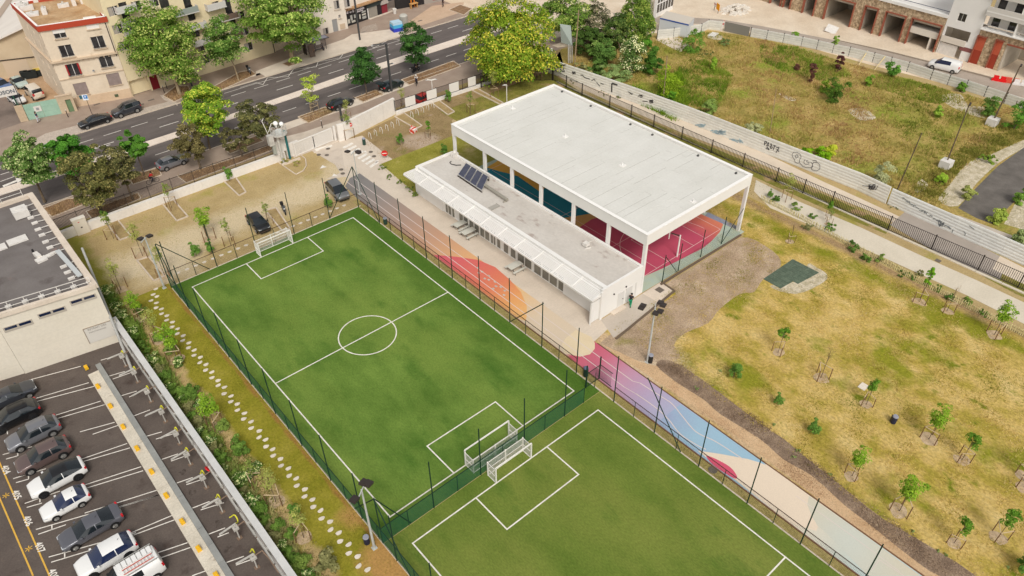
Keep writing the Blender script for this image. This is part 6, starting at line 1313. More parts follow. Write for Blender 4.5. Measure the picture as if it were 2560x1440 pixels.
# ================================================================ BUILDINGS
def facade(par, A, B, z0, z1, holes, th, m, name='wall', flip=1):
    """wall through A-B of thickness th behind the face, with rectangular openings (s0,s1,za,zb)"""
    d = (B-A).normalized(); nn = Vector((-d.y,d.x,0))*flip; L_ = (B-A).length
    zs = sorted({z0, z1, *[max(z0,h[2]) for h in holes], *[min(z1,h[3]) for h in holes]}); mb = MB()
    for za, zb in zip(zs[:-1], zs[1:]):
        if zb-za < 1e-4: continue
        hs_ = sorted([(h[0], h[1]) for h in holes if h[2] <= za+1e-5 and h[3] >= zb-1e-5]); x = 0
        for (a, b) in hs_+[(L_, L_)]:
            a = max(0, a)
            if a-x > .01: mb.obox(A+d*((x+a)/2)+nn*(th/2)+Vector((0,0,(za+zb)/2)), d*((a-x)/2), nn*(th/2), (0,0,(zb-za)/2))
            x = max(x, b)
    ob(name, mb, m, par, world=True); return d, nn
def placed(A, d, nn, s0, s1, za, zb, dep, th): return MB().obox(A+d*((s0+s1)/2)+nn*dep+Vector((0,0,(za+zb)/2)), d*((s1-s0)/2), nn*(th/2), (0,0,(zb-za)/2))
m_wf = mat('window_frame_white',(226,220,212)); m_wp = mat('window_pane', [(0.4,(44,42,44)),(0.6,(64,62,62))], scale=1, rough=.12, spec=.7)
def window(par, A, d, nn, s0, s1, za, zb, sill=True, blind=0.0, pm=None, sillm=None, curtains=None):
    w = ob('window', placed(A,d,nn,s0,s1,za,zb,.2,.04), m_wf, par, world=True); mid = (s0+s1)/2; e = .07; zt = zb-e-(zb-za)*blind
    if blind < .95:
        for a, b in ((s0+e,mid-.04),(mid+.04,s1-e)): ob('pane', placed(A,d,nn,a,b,za+e,zt,.17,.03), pm or m_wp, w, world=True)
    if blind: ob('roller_blind', placed(A,d,nn,s0+.02,s1-.02,zb-e-(zb-za)*blind,zb+.15,.08,.14), mat('blind_white',(228,222,214)), w, world=True)
    if curtains: ob('curtain', placed(A,d,nn,s0+e,mid-.1,za+e,zt,.15,.02), mat('curtain',(170,160,150)), w, world=True)
    if sill: ob('sill', placed(A,d,nn,s0-.12,s1+.12,za-.12,za,-.02,.34), sillm or m_conc, w, world=True)
# --- beige stone apartment block with the red roof edge
m_ap = mat('beige_stone', [(0.3,(214,196,172)),(0.7,(226,209,186))], scale=.5, detail=6, fine=.04, fscale=3, wave=[(2,1.45,.93,.02)], big=((200,180,154),.6,.62,.75))
m_apb = mat('stone_plinth', [(0.3,(204,176,146)),(0.7,(214,188,158))], scale=.5, fine=.05, fscale=3)
m_redt = mat('red_trim', (176,70,46)); m_sill = mat('stone_sill', (200,178,152))
A = Vector(g(177,270)); B = Vector(g(332,242)); A.z = B.z = 0; HA = 13.2
C4 = g(30,8,HA); C4 = Vector((C4.x, C4.y, 0)); D4 = C4+(B-A)*1.15
ap = thing('apartment_block', 'beige stone apartment block with a red roof edge and gravel roof', 'building', A)
wins = [((148,82),1.7,1.7,.5),((229,58),1.8,1.7,1.0),((166,128),1.85,1.9,0),((246,106),1.85,1.9,0),((184,175),1.9,2.0,0),((265,153),1.9,2.0,0),((203,222),1.9,1.95,-1),((285,198),1.9,1.95,-1)]
holes = []
for c, w, h, bl_ in wins: s_, z_ = onwall(A, B, *c); holes.append((s_-w/2, s_+w/2, z_-h/2, z_+h/2))
d, nn = facade(ap, A, B, 1.5, HA-.8, holes, .35, m_ap); facade(ap, A-nn*.05+(A-B).normalized()*.0, B-nn*.05, 0, 1.5, [], .4, m_apb, 'plinth')
for (c, w, h, bl_), H4 in zip(wins, holes):
    if bl_ < 0: ob('shutter', placed(A,d,nn,*H4,.12,.06), mat('closed_shutter', [(0.3,(140,124,118)),(0.7,(154,138,132))], scale=2, wave=[(2,.12,.8,.02)]), ap, world=True); ob('sill', placed(A,d,nn,H4[0]-.1,H4[1]+.1,H4[2]-.1,H4[2],-.02,.3), m_sill, ap, world=True)
    else: window(ap, A, d, nn, *H4, blind=bl_, sillm=m_sill)
    if bl_ == 0: ob('balustrade', placed(A,d,nn,H4[0]-.05,H4[1]+.05,H4[2]+.25,H4[2]+.3,-.12,.04), m_fl, ap, world=True)
s_, z_ = onwall(A, B, 184, 173); ob('red_shutter', placed(A,d,nn,s_+.7,s_+.95,z_-.85,z_+.85,-.1,.05), mat('shutter_red',(160,44,44)), ap, world=True); ob('red_shutter', placed(A,d,nn,s_-.95,s_-.75,z_-.85,z_+.85,-.1,.05), mat('shutter_red',(160,44,44)), ap, world=True)
_, zc_ = onwall(A, B, 138, 161); zc_ = 7.45
ob('cornice', placed(A,d,nn,-.15,(B-A).length,zc_,zc_+.25,-.15,.5), m_sill, ap, world=True); ob('string_course', placed(A,d,nn,0,(B-A).length,4.6,4.73,-.05,.14), m_sill, ap, world=True)
for i in range(12): ob('bracket', placed(A,d,nn,.4+i*.75,.6+i*.75,zc_-.28,zc_,-.08,.26), m_sill, ap, world=True)
ob('downpipe', MB().cyl(B+(A-B).normalized()*.25-nn*.12+Vector((0,0,7)), B+(A-B).normalized()*.25-nn*.12+Vector((0,0,HA-.9)), .06, .06, 6), m_fl, ap, world=True)
ob('cellar_vent', placed(A,d,nn,*[onwall(A,B,290,236)[0]+q for q in (-.25,.3)],.5,.95,-.09,.04), mat('vent_green',(86,96,70)), ap, world=True)
# left flank
sw = [((68,65),.55,.9),((83,77),.55,.9),((100,91),.55,.9),((84,100),.8,1.9),((101,112),.8,1.9),((116,126),.8,1.9),((103,143),.8,2.0),((118,156),.8,2.0),((134,168),.8,2.0),((119,185),.6,1.3),((136,200),.7,1.8)]
h2 = []
for c, w, h in sw:
    s_, z_ = onwall(A, C4, *c); 
    if .3 < s_ < (C4-A).length-.3: h2.append((s_-w/2, s_+w/2, z_-h/2, z_+h/2))
d2, n2 = facade(ap, A, C4, 0, HA-.8, h2, .3, m_ap, flip=-1)
for H4 in h2: window(ap, A, d2, n2, *H4, sill=False)
ob('cornice', placed(A,d2,n2,0,(C4-A).length,zc_,zc_+.25,-.12,.4), m_sill, ap, world=True)
ob('back_wall', MB().bar(C4+Vector((0,0,HA/2)), D4+Vector((0,0,HA/2)), .3, HA), m_ap, ap, world=True); ob('party_wall', MB().bar(B+nn*.4+Vector((0,0,HA/2-.2)), D4+Vector((0,0,HA/2-.2)), .3, HA-.4), m_ap, ap, world=True)
base = [tuple(v[:2]) for v in (A,B,D4,C4)]
ob('roof', MB().prism([tuple((Vector((*v,0))+(sum([Vector((*q,0)) for q in base], Vector())/4-Vector((*v,0)))*.03)[:2]) for v in base], HA-.8, HA-.35), mat('rusty_gravel_roof', [(0.3,(166,128,88)),(0.6,(190,158,120)),(0.75,(206,186,156))], scale=.45, detail=8, fine=.15, fscale=3), ap, world=True)
tr_ = MB(); 
for u, v in ((A,B),(A,C4),(C4,D4),(B,D4)):
    dd = (v-u).normalized(); tr_.bar(u-dd*.2+Vector((0,0,HA-.4)), v+dd*.2+Vector((0,0,HA-.4)), .45, .8)
ob('red_roof_edge', tr_, m_redt, ap, world=True)
k = MB()
for u, v in ((A,B),(A,C4),(C4,D4),(B,D4)): k.bar(u+Vector((0,0,HA+.04)), v+Vector((0,0,HA+.04)), .3, .06)
ob('coping', k, mat('coping_white'  ,(240,236,230)), ap, world=True)
for c, l, f_ in (((58,18),'white roof chimney block near the left roof edge',(.9,.7,.6)), ((82,37),'white flat box near the front left roof corner',(.9,.9,.3)), ((70,25),'pale pipe box beside the left roof edge',(.9,.35,.7)), ((113,33),'leaning pale vent cowl in the middle of the gravel roof',(.35,.9,.8)), ((160,17),'pale box on the gravel roof right of the middle',(.8,.45,.5)), ((187,12),'arched pale vent pipe on the gravel roof',(.3,.7,.9)), ((93,4),'pale chimney at the top of the gravel roof',(.5,.5,1.0)), ((216,5),'round grey tank at the right rear of the gravel roof',(.8,.8,1.2))):
    p = g(*c, HA-.35); t = thing('roof_unit', l, 'roof unit', (p.x,p.y,HA-.35), radians(-14)); ob('casing', MB().box(-f_[0],-f_[1],0,f_[0],f_[1],f_[2]), m_rw, t); ob('cowl', MB().cyl((0,0,f_[2]),(0,0,f_[2]+.35),.2,.15,8), m_gm, t)
# --- yellow rendered block
m_yl = mat('yellow_render', [(0.3,(224,206,166)),(0.7,(232,215,178))], scale=.4, detail=5, fine=.03, fscale=3)
YA = Vector((B.x+.05, B.y, 0)); YB = Vector((55.2,130.2,0)); HY = 17.5
yb = thing('yellow_apartment_block', 'pale yellow apartment block with white curved balconies behind the trees', 'building', YA)
yw = [((284,28),1.3,1.3),((296,73),1.3,1.3),((310,115),1.3,1.3),((342,15),1.2,1.3),((385,4),1.2,1.5),((477,33),1.0,2.2),((602,40),1.3,1.3),((612,79),1.3,1.3),((622,117),1.3,1.3),((502,122),1.1,1.5),((512,149),1.4,1.4),((540,14),1.0,1.2),((569,12),1.0,2.4),((488,75),1.0,2.2),((311,26),1.0,2.2),((410,4),1.2,1.8),((580,49),1.0,2.2),((590,70),.9,1.2),((470,12),1.0,2.0),((430,60),1.2,1.3),((440,100),1.2,1.3),((450,140),1.2,1.3),((545,60),1.2,1.3),((560,100),1.2,1.3),((640,10),1.2,1.3)]
hy = []
for c, w, h in yw: s_, z_ = onwall(YA, YB, *c); hy.append((s_-w*.62, s_+w*.62, z_-h*.56, z_+h*.56))
s0, _ = onwall(YA, YB, 330, 230); s1, _ = onwall(YA, YB, 376, 214)
gar = (s0, s1, 0, 2.6); rd1 = (onwall(YA,YB,376,214)[0]+.2, onwall(YA,YB,398,208)[0], 0, 2.4); rd2 = (onwall(YA,YB,447,194)[0], onwall(YA,YB,470,188)[0], 0, 2.3)
d, nn = facade(yb, YA, YB, 0, HY, hy+[gar, rd1, rd2], .3, m_yl)
for c, H4 in zip(yw, hy):
    if c[2] > 1.7: ob('balcony_door', placed(YA,d,nn,*H4,.2,.05), m_wp, yb, world=True)
    else: window(yb, YA, d, nn, *H4, sill=False, curtains=True)
ob('garage_door', placed(YA,d,nn,s0+.1,s0+(s1-s0)*.55,1.2,2.6,.6,.08), mat('garage_grey',(176,174,164)), yb, world=True)
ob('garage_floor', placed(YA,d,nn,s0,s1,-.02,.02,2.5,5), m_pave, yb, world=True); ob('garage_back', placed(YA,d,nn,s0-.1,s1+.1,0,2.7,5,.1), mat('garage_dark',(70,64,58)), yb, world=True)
for H4 in (rd1, rd2): ob('red_door', placed(YA,d,nn,*H4,.15,.06), mat('door_maroon',(122,28,36)), yb, world=True)
ob('back_mass', MB().obox(YA+d*13.4+nn*7.5+Vector((0,0,HY/2)), d*13.3, nn*7, (0,0,HY/2-.1)), m_yl, yb, world=True)
m_balc = mat('balcony_grey_white',(206,200,194))
for c, w, kind_ in (((318,50),2.4,0),((308,12),3.2,0),((318,72),1.6,0),((455,20),4.6,1),((484,57),3.6,2),((498,96),3.0,2),((567,33),3.2,3),((533,6),3.4,0),((584,78),2.4,3)):
    s_, z_ = onwall(YA, YB, *c); z_ -= .4
    b_ = ob('balcony', placed(YA,d,nn,s_-w/2,s_+w/2,z_-.5,z_-.35,-.55,1.1), m_balc, yb, world=True)
    mm = {0:m_balc,1:mat('balcony_slats',(150,156,148)),2:m_balc,3:mat('balcony_brown',(116,96,84))}[kind_]
    ob('parapet', placed(YA,d,nn,s_-w/2+.1,s_+w/2-.1,z_-.35,z_+.55,-1.06,.06), mm, b_, world=True)
    for e in (-1,1): ob('end_parapet', MB().obox(YA+d*(s_+e*(w/2-.1))-nn*.55+Vector((0,0,z_+.1)), d*.04, nn*.5, (0,0,.45)), m_balc, b_, world=True)
ob('downpipe', MB().cyl(YB-d*.3-nn*.1, YB-d*.3-nn*.1+Vector((0,0,HY)), .08, .08, 6), m_fl, yb, world=True)
# --- beige house, white house and the shops along the far pavement
SA = Vector((55.3,130.6,0)); SB = Vector((62.0,131.9,0)); bh_ = thing('stone_house', 'old beige stone house half hidden by the great plane tree', 'building', SA); hh_ = []
for c, w, h in (((687,97),1.2,1.5),((668,105),1.5,1.7),((700,60),1.2,1.5),((660,70),1.2,1.5),((720,92),1.2,2.2),((745,50),1.2,1.5),((655,20),1.2,1.5)): s_, z_ = onwall(SA, SB, *c); hh_.append((s_-w/2, s_+w/2, z_-h/2, z_+h/2))
d, nn = facade(bh_, SA, SB, 0, 9, hh_, .3, mat('aged_beige', [(0.3,(198,178,150)),(0.7,(216,196,168))], scale=.8, fine=.06, fscale=3))
for i, H4 in enumerate(hh_):
    if i == 1: ob('blind_window', placed(SA,d,nn,*H4,.1,.06), m_balc, bh_, world=True)
    else: window(bh_, SA, d, nn, *H4)
ob('back_mass', MB().obox(SA+d*3.4+nn*6+Vector((0,0,4.4)), d*3.3, nn*5.6, (0,0,4.4)), m_ap, bh_, world=True)
WA = Vector((62.05,132.0,0)); WB = Vector((71.4,131.6,0)); wh = thing('white_house', 'white rendered house with a grey door beside the shops', 'building', WA); hh_ = []
for c, w, h in (((868,8),1.3,1.6),((842,12),1.2,1.6),((815,80),1.2,1.5),((790,60),1.2,1.5),((849,41),.5,.6)): s_, z_ = onwall(WA, WB, *c); hh_.append((s_-w/2, s_+w/2, z_-h/2, z_+h/2))
s_, _ = onwall(WA, WB, 840, 72); dr = (s_-.6, s_+.5, 0, 2.4)
d, nn = facade(wh, WA, WB, 0, 8.5, hh_+[dr], .3, mat('off_white_render', [(0.3,(220,208,192)),(0.7,(230,219,204))], scale=.6, fine=.04, fscale=3))
for H4 in hh_: window(wh, WA, d, nn, *H4, curtains=True)
ob('door', placed(WA,d,nn,*dr,.15,.06), mat('door_grey',(150,148,146)), wh, world=True); ob('meter_box', placed(WA,d,nn,dr[1]+.4,dr[1]+1.5,.2,1.2,-.05,.1), m_sill, wh, world=True)
ob('back_mass', MB().obox(WA+d*4.6+nn*6+Vector((0,0,4.2)), d*4.5, nn*5.6, (0,0,4.2)), m_ap, wh, world=True)
PA = Vector(g(868,67)); PB = Vector(g(990,24)); PA.z = PB.z = 0; sh = thing('phone_shop', 'black shop front with white lettering and a tiled ledge above', 'shop', PA)
d = (PB-PA).normalized(); nn = Vector((-d.y,d.x,0)); L5 = (PB-PA).length
s1 = onwall(PA, PB, 921, 49)[0]; s2 = onwall(PA,PB,932,45)[0]; s3 = onwall(PA,PB,949,38)[0]
m_blk = mat('shop_black',(44,40,40)); ob('front', placed(PA,d,nn,0,s1,0,3.0,.3,.5), m_blk, sh, world=True)
ob('tiled_ledge', placed(PA,d,nn,-.3,L5*.82,3.05,3.3,.1,1.0), mat('rusty_tiles', [(0.3,(150,112,76)),(0.7,(186,150,112))], scale=1.2, fine=.15, fscale=3), sh, world=True)
ob('upper_wall', placed(PA,d,nn,-.3,L5,3.3,8,.7,.3), mat('off_white_render',(225,214,198)), sh, world=True)
ux = Vector((0,0,1))
def put_text(par, s_, so_, z_, size, m, bold=.02, dep=.04, A=PA, d=d, nn=nn):
    me = text_mesh(s_, size, M4(A+d*so_-nn*dep+Vector((0,0,z_)), d, (0,0,1), -nn), align='LEFT', bold=bold); me.transform(Matrix.Translation(-offs(par))); ob('lettering', me, m, par)
mwt = mat('letter_white',(214,204,204))
put_text(sh, 'w fi emobile', 1.0, 2.35, .75, mwt); put_text(sh, 'REPARATION', 2.7, 2.05, .28, mwt)
ob('logo', placed(PA,d,nn,.35,.8,2.4,2.85,.04,.03), mwt, sh, world=True)
for i, (a, b, z0_, z1_) in enumerate(((.35,.9,.5,1.3),(1.1,1.6,.9,1.9),(1.3,2.2,.4,.8),(2.0,2.4,1.1,1.8),(3.3,3.6,.6,1.5),(4.0,5.0,1.6,1.9),(4.0,5.0,1.1,1.4),(4.0,5.0,.4,.9))):
    if b < s1: ob('window_sticker', placed(PA,d,nn,a,b,z0_,z1_,.03,.03), mat('sticker_%d' % (i % 2), ((196,190,176),(170,168,160))[i % 2]), sh, world=True)
ob('side_panel', placed(PA,d,nn,-.5,-.1,0,2.9,.2,.4), mat('off_white_render',(225,214,198)), sh, world=True)
s2b = thing('dark_shop', 'dark grey shop front with an arched white hood over a red shutter', 'shop', PA+d*s1)
ob('front', placed(PA,d,nn,s1+.02,L5,2.1,3.2,.25,.4), mat('slate_fascia',(58,64,62)), s2b, world=True); ob('grey_shutter', placed(PA,d,nn,s1+.6,s3-.3,0,2.1,.3,.2), mat('pale_shutter',(150,142,130)), s2b, world=True); ob('front', placed(PA,d,nn,s3-.28,s3+.8,0,2.1,.3,.3), m_blk, s2b, world=True)
ob('side_column', placed(PA,d,nn,s1+.05,s1+.3,0,2.1,.1,.2), m_rw, s2b, world=True)
ob('red_shutter', placed(PA,d,nn,s3+.85,s3+2.3,0,1.9,.2,.2), mat('shutter_red2',(136,48,56)), s2b, world=True)
ar = MB(); c0 = PA+d*(s3+1.6)+Vector((0,0,1.9)); q = [c0+d*(1.0*cos(a))+Vector((0,0,1.0*sin(a))) for a in [i*pi/10 for i in range(11)]]
ar.add([v-nn*.15 for v in q]+[v+nn*.2 for v in q], [tuple(range(11)), tuple(range(21,10,-1))]+[(i,i+1,12+i,11+i) for i in range(10)]+[(0,11,21,10)]); ob('arched_hood', ar, mat('hood_white',(178,168,158)), s2b, world=True)
ob('step', placed(PA,d,nn,s1,L5,0,.12,-.2,.4), m_conc, s2b, world=True)
PC = Vector(g(1150,-6)); PC.z = 0; d6 = (PC-PB).normalized(); n6 = Vector((-d6.y,d6.x,0)); s2c = thing('cafe', 'dark cafe front with orange posts and a red banner', 'shop', PB)
ob('front', placed(PB,d6,n6,0.05,6.4,0,3.2,.3,.5), m_blk, s2c, world=True); ob('grey_wall', placed(PB,d6,n6,6.42,18,0,3.2,.3,.5), mat('grey_wall',(160,150,140)), s2c, world=True); ob('upper_wall', placed(PB,d6,n6,.05,18,3.22,7,.8,.3), m_sill, s2c, world=True)
for x_ in (3.2,3.9): ob('orange_post', placed(PB,d6,n6,x_,x_+.18,0,2.6,-.4,.2), mat('post_orange',(222,130,40)), s2c, world=True)
ob('red_banner', placed(PB,d6,n6,8.4,10.4,.5,3.0,-.0,.06), mat('banner_red',(186,30,40)), s2c, world=True)
put_text(s2c, '23', 8.7, 1.1, 1.7, mwt, A=PB, d=d6, nn=n6, dep=.06)
one('cafe_table', 'wooden terrace table before the orange posts', 'table', MB().box(-.9,-.4,.9,.9,.4,1.0).box(-.8,-.3,0,-.7,.3,.9).box(.7,-.3,0,.8,.3,.9), mat('terrace_wood',(196,150,92)), loc=(g(1035,20).x,g(1035,20).y,0))
one('planter_pot', 'white round planter pot before the dark shop', 'pot', MB().cyl((0,0,0),(0,0,1.0),.3,.42,12), m_rw, loc=(g(987,34).x,g(987,34).y,0))
# --- yard left: walls, mint gate, warehouse, billboard
m_yw = mat('yard_wall', [(0.3,(186,164,136)),(0.7,(202,182,154))], scale=.6, fine=.08, fscale=3)
S('yard_ground', P((-60,330),(-40,180),(140,180),(178,270),(70,302)), 0.006, mat('yard_dust', [(0.3,(170,138,106)),(0.7,(190,160,128))], scale=.6, fine=.1, fscale=3))
S('yard_asphalt', P((-60,335),(-60,225),(0,228),(38,255),(68,303),(0,325)), 0.010, asph('yard_tarmac', (124,108,98), (142,126,114)))
G0, G1 = Vector(g(72,302)), Vector(g(155,285)); G0.z = G1.z = 0; d = (G1-G0).normalized(); nn = Vector((-d.y,d.x,0)); L7 = (G1-G0).length
yg = thing('yard_wall', 'tan yard wall holding the mint gate and a small green door', 'wall', G0)
ob('pier', placed(G0,d,nn,-1.1,.0,0,2.6,.15,.35), m_yw, yg, world=True); ob('wall_section', placed(G0,d,nn,L7+.02,L7+1.1,0,2.8,.15,.35), m_yw, yg, world=True); ob('wall_section', placed(G0,d,nn,L7+1.9,L7+2.3,0,2.8,.15,.35), m_yw, yg, world=True); ob('lintel', placed(G0,d,nn,L7+1.1,L7+1.9,2.1,2.8,.15,.35), m_yw, yg, world=True); ob('coping', placed(G0,d,nn,L7-.1,L7+2.4,2.8,2.9,.15,.5), m_sill, yg, world=True)
ob('green_door', placed(G0,d,nn,L7+1.12,L7+1.88,0,2.1,.2,.06), mat('door_moss',(110,132,98)), yg, world=True)
mg = thing('mint_gate', 'pale mint green sheet-metal yard gate with a small white notice', 'gate', G0+d*.05); m_mint = mat('mint_metal', [(0.3,(146,178,158)),(0.7,(162,192,172))], scale=.8, fine=.04, fscale=3, obj_var=.04)
for i in range(2):
    for j in range(3): ob('panel', placed(G0,d,nn,.05+i*L7/2,.02+(i+1)*L7/2,.03+j*.85,.86+j*.85,.15,.05), m_mint, mg, world=True)
ob('notice', placed(G0,d,nn,1.3,2.3,1.1,2.0,.1,.03), m_rw, mg, world=True); ob('notice_mark', placed(G0,d,nn,1.6,2.0,1.35,1.75,.07,.02), mat('notice_grey',(150,150,150)), mg, world=True)
E0 = Vector(g(70,302)); E1 = Vector(g(36,252)); E0.z = E1.z = 0; one('green_fence', 'dark green sheet fence between the tarmac drive and the yard', 'fence', MB().bar(E0+Vector((-.3,0,1.1)), E1+Vector((0,0,1.1)), .1, 2.2), mat('sheet_green',(34,84,60)))
one('drive_wall', 'pale low wall along the tarmac drive', 'wall', MB().bar((g(36,252).x,g(36,252).y,.6), (g(0,222).x-2,g(0,222).y+3,.6), .3, 1.2), m_yw)
bb = thing('yard_billboard', 'white billboard lettered OSON at the left edge above the yard', 'billboard', Vector((9.5,132,0)))
Q0, Q1 = Vector((2.0,134.0,0)), Vector((13.0,131.9,0)); d = (Q1-Q0).normalized(); nn = Vector((-d.y,d.x,0))
s0, za = onwall(Q0, Q1, -25, 251); s1, zb = onwall(Q0, Q1, 41, 212)
s1 = onwall(Q0,Q1,44,230)[0]
ob('panel', placed(Q0,d,nn,s0-3,s1,za+.1,zb,.0,.12), m_rw, bb, world=True); ob('leg', MB().bar(Q0+d*(s1-.1)+Vector((0,0,0)), Q0+d*(s1-.1)+Vector((0,0,zb)), .14).bar(Q0+d*(s1-5)+Vector((0,0,0)), Q0+d*(s1-5)+Vector((0,0,zb)), .14), m_fl, bb, world=True)
so_, zo_ = onwall(Q0, Q1, -6, 243); put_text(bb, 'OSON', so_+.2, zo_+.25, .8, mat('letter_dark',(90,96,104)), A=Q0, d=d, nn=nn, dep=.1)
wa = g(-60,205); wb_ = g(102,187); wa.z = wb_.z = 0; d = (wb_-wa).normalized(); nn = Vector((-d.y,d.x,0)); wr_ = thing('warehouse', 'tan gable-ended warehouse with pale roof slopes behind the yard', 'building', wa)
pts = [onwall(wa, wb_, *c) for c in ((0,97),(66,68),(112,62))]; L8 = (wb_-wa).length+4; zp = pts[1][1]; sp = pts[1][0]; z_l = max(2.5, pts[0][1]-(zp-pts[0][1])*pts[0][0]/(sp-pts[0][0]+1e-6)*1.0)
prof = [(-2,0),(L8,0),(L8,zp-2.2),(sp,zp),(-2,max(3,z_l-1))]
vs = [wa+d*s_+Vector((0,0,z_)) for s_, z_ in prof]; n5 = len(vs)
ob('gable_wall', MB().add(vs+[v+nn*.3 for v in vs], [tuple(range(n5)), tuple(range(2*n5-1,n5-1,-1))]+[(i,n5+i,n5+(i+1)%n5,(i+1)%n5) for i in range(n5)]), mat('warehouse_wall', [(0.3,(190,168,138)),(0.7,(204,184,154))], scale=.3, fine=.05), wr_, world=True)
up = Vector((0,0,.15)); R0, R1, R2 = vs[4]+up, vs[3]+up, vs[2]+up; bk = nn*60
for q_, nm_ in (((R0-nn*.6,R1-nn*.6,R1+bk,R0+bk),'roof_slope'), ((R1-nn*.6,R2-nn*.6,R2+bk,R1+bk),'roof_slope')):
    v8 = list(q_)+[v+Vector((0,0,.2)) for v in q_]; ob(nm_, MB().add(v8, [(3,2,1,0),(4,5,6,7),(0,1,5,4),(1,2,6,5),(2,3,7,6),(3,0,4,7)]), mat('warehouse_roof', [(0.3,(212,202,190)),(0.7,(226,217,206))], scale=.3, fine=.04, stretch=(.3,1,1)), wr_, world=True)
ob('roof_strip', MB().add([v+Vector((0,0,.25)) for v in (R0.lerp(R1,.25),R0.lerp(R1,.4),R0.lerp(R1,.4)+bk,R0.lerp(R1,.25)+bk)], [(0,1,2,3)]), mat('roof_band',(176,156,138)), wr_, world=True)
ob('ledge_pipe', MB().bar(wa+d*(-2)-nn*.1+Vector((0,0,3.1)), wa+d*(L8-.5)-nn*.1+Vector((0,0,3.3)), .12), m_fl, wr_, world=True); ob('render_panel', placed(wa,d,nn,L8-9,L8-5.2,.02,3.0,-.03,.06), m_sill, wr_, world=True)
# --- unfinished building on the right: stone arcade, white wing
m_rub = mat('rubble_stone', [(0.35,(146,124,98)),(0.5,(178,154,124)),(0.65,(204,182,150))], scale=2.2, detail=3, fine=.3, fscale=3, bump=.8)
m_rf = mat('rust_frame',(146,84,64)); m_in = mat('bare_concrete', [(0.3,(168,158,142)),(0.7,(192,182,166))], scale=.5, fine=.08)
UA = Vector((144.6,100,0)); UB = Vector((143.4,20,0)); d = (UB-UA).normalized(); nn = Vector((-d.y,d.x,0)); nn = nn if nn.x > 0 else -nn; fl_ = 1 if (Vector((-d.y,d.x,0)).x > 0) else -1
def S_(px, py): return onwall(UA, UB, px, py)
ops = [((1790,-40),(1842,26)),((1858,-30),(1870,20)),((1925,-20),(1935,28)),((1950,0),(1980,30)),((2010,-10),(2036,44)),((2061,3),(2125,63)),((2153,20),(2182,84)),((2210,35),(2247,105)),((2271,55),(2335,125))]
oh = []
for (a, b) in ops:
    sa, _ = S_(a[0]-0, a[1]+ (b[1]-a[1])*1.0) ; sb, _ = S_(b[0], b[1]); oh.append(sorted((sa, sb)))
oh = [[S_(1795,14)[0],S_(1835,20)[0]],[S_(1850,18)[0],S_(1880,22)[0]],[S_(1922,22)[0],S_(1948,27)[0]],[S_(1955,28)[0],S_(1972,32)[0]],[S_(2003,39)[0],S_(2030,48)[0]],[S_(2056,54)[0],S_(2122,72)[0]],[S_(2147,80)[0],S_(2178,88)[0]],[S_(2197,96)[0],S_(2245,110)[0]],[S_(2260,115)[0],S_(2331,137)[0]]]
zt_ = [3.7,3.7,3.7,3.2,4.4,4.5,4.6,4.6,4.7]
sEnd = S_(2336,137)[0]
uf = thing('unfinished_building', 'unfinished building with rubble stone piers and rust-framed openings', 'building', UA)
UE = UA+d*sEnd
holes = [(a, b, 0, z) for (a, b), z in zip(oh, zt_)]
facade(uf, UA, UE, 0, 6.3, holes, .5, m_rub, flip=fl_)
for i, ((a, b), z) in enumerate(zip(oh, zt_)):
    f_ = MB()
    for s_ in (a, b): f_.obox(UA+d*s_+Vector((0,0,z/2)), d*.07, nn*.35, (0,0,z/2))
    f_.obox(UA+d*((a+b)/2)+Vector((0,0,z+.02)), d*((b-a)/2+.12), nn*.35, (0,0,.08)); ob('opening_frame', f_, m_rf, uf, world=True)
    rm = MB(); dp = 9
    rm.obox(UA+d*((a+b)/2)+nn*dp+Vector((0,0,2.6)), d*((b-a)/2), nn*.1, (0,0,2.6))
    for s_ in (a-.1, b+.1): rm.obox(UA+d*s_+nn*(dp/2+.3)+Vector((0,0,2.6)), d*.08, nn*(dp/2), (0,0,2.6))
    ob('room_walls', rm, m_in, uf, world=True)
    if b-a > 2.5: ob('roller_box', MB().obox(UA+d*((a+b)/2)+nn*.3+Vector((0,0,z-.3)), d*((b-a)/2-.2), nn*.2, (0,0,.22)), m_in, uf, world=True)
ob('ceiling', MB().obox(UA+d*(sEnd/2)+nn*5+Vector((0,0,5.3)), d*(sEnd/2), nn*4.6, (0,0,.12)), m_in, uf, world=True)
a, b = oh[8]; ob('mid_slab', MB().obox(UA+d*((a+b)/2)+nn*1.2+Vector((0,0,2.75)), d*((b-a)/2-.15), nn*1.2, (0,0,.55)), mat('slab_pale',(214,204,190)), uf, world=True); ob('inner_wall', MB().obox(UA+d*(b-1.3)+nn*1.0+Vector((0,0,1.1)), d*.15, nn*1.0, (0,0,1.1)), mat('slab_pale',(214,204,190)), uf, world=True)
ob('roof_deck', MB().obox(UA+d*(sEnd/2)+nn*8+Vector((0,0,6.45)), d*(sEnd/2), nn*8.2, (0,0,.14)), mat('deck_white', [(0.3,(222,216,208)),(0.7,(232,227,220))], scale=.3, fine=.04), uf, world=True)
ob('white_edge', MB().obox(UA+d*(sEnd/2)-nn*.1+Vector((0,0,6.45)), d*(sEnd/2), nn*.12, (0,0,.26)), m_hw, uf, world=True); ob('edge_rail', MB().bar(UA+nn*1.2+Vector((0,0,6.9)), UE+nn*1.2+Vector((0,0,6.9)), .08), mat('rail_navy',(60,70,90)), uf, world=True)
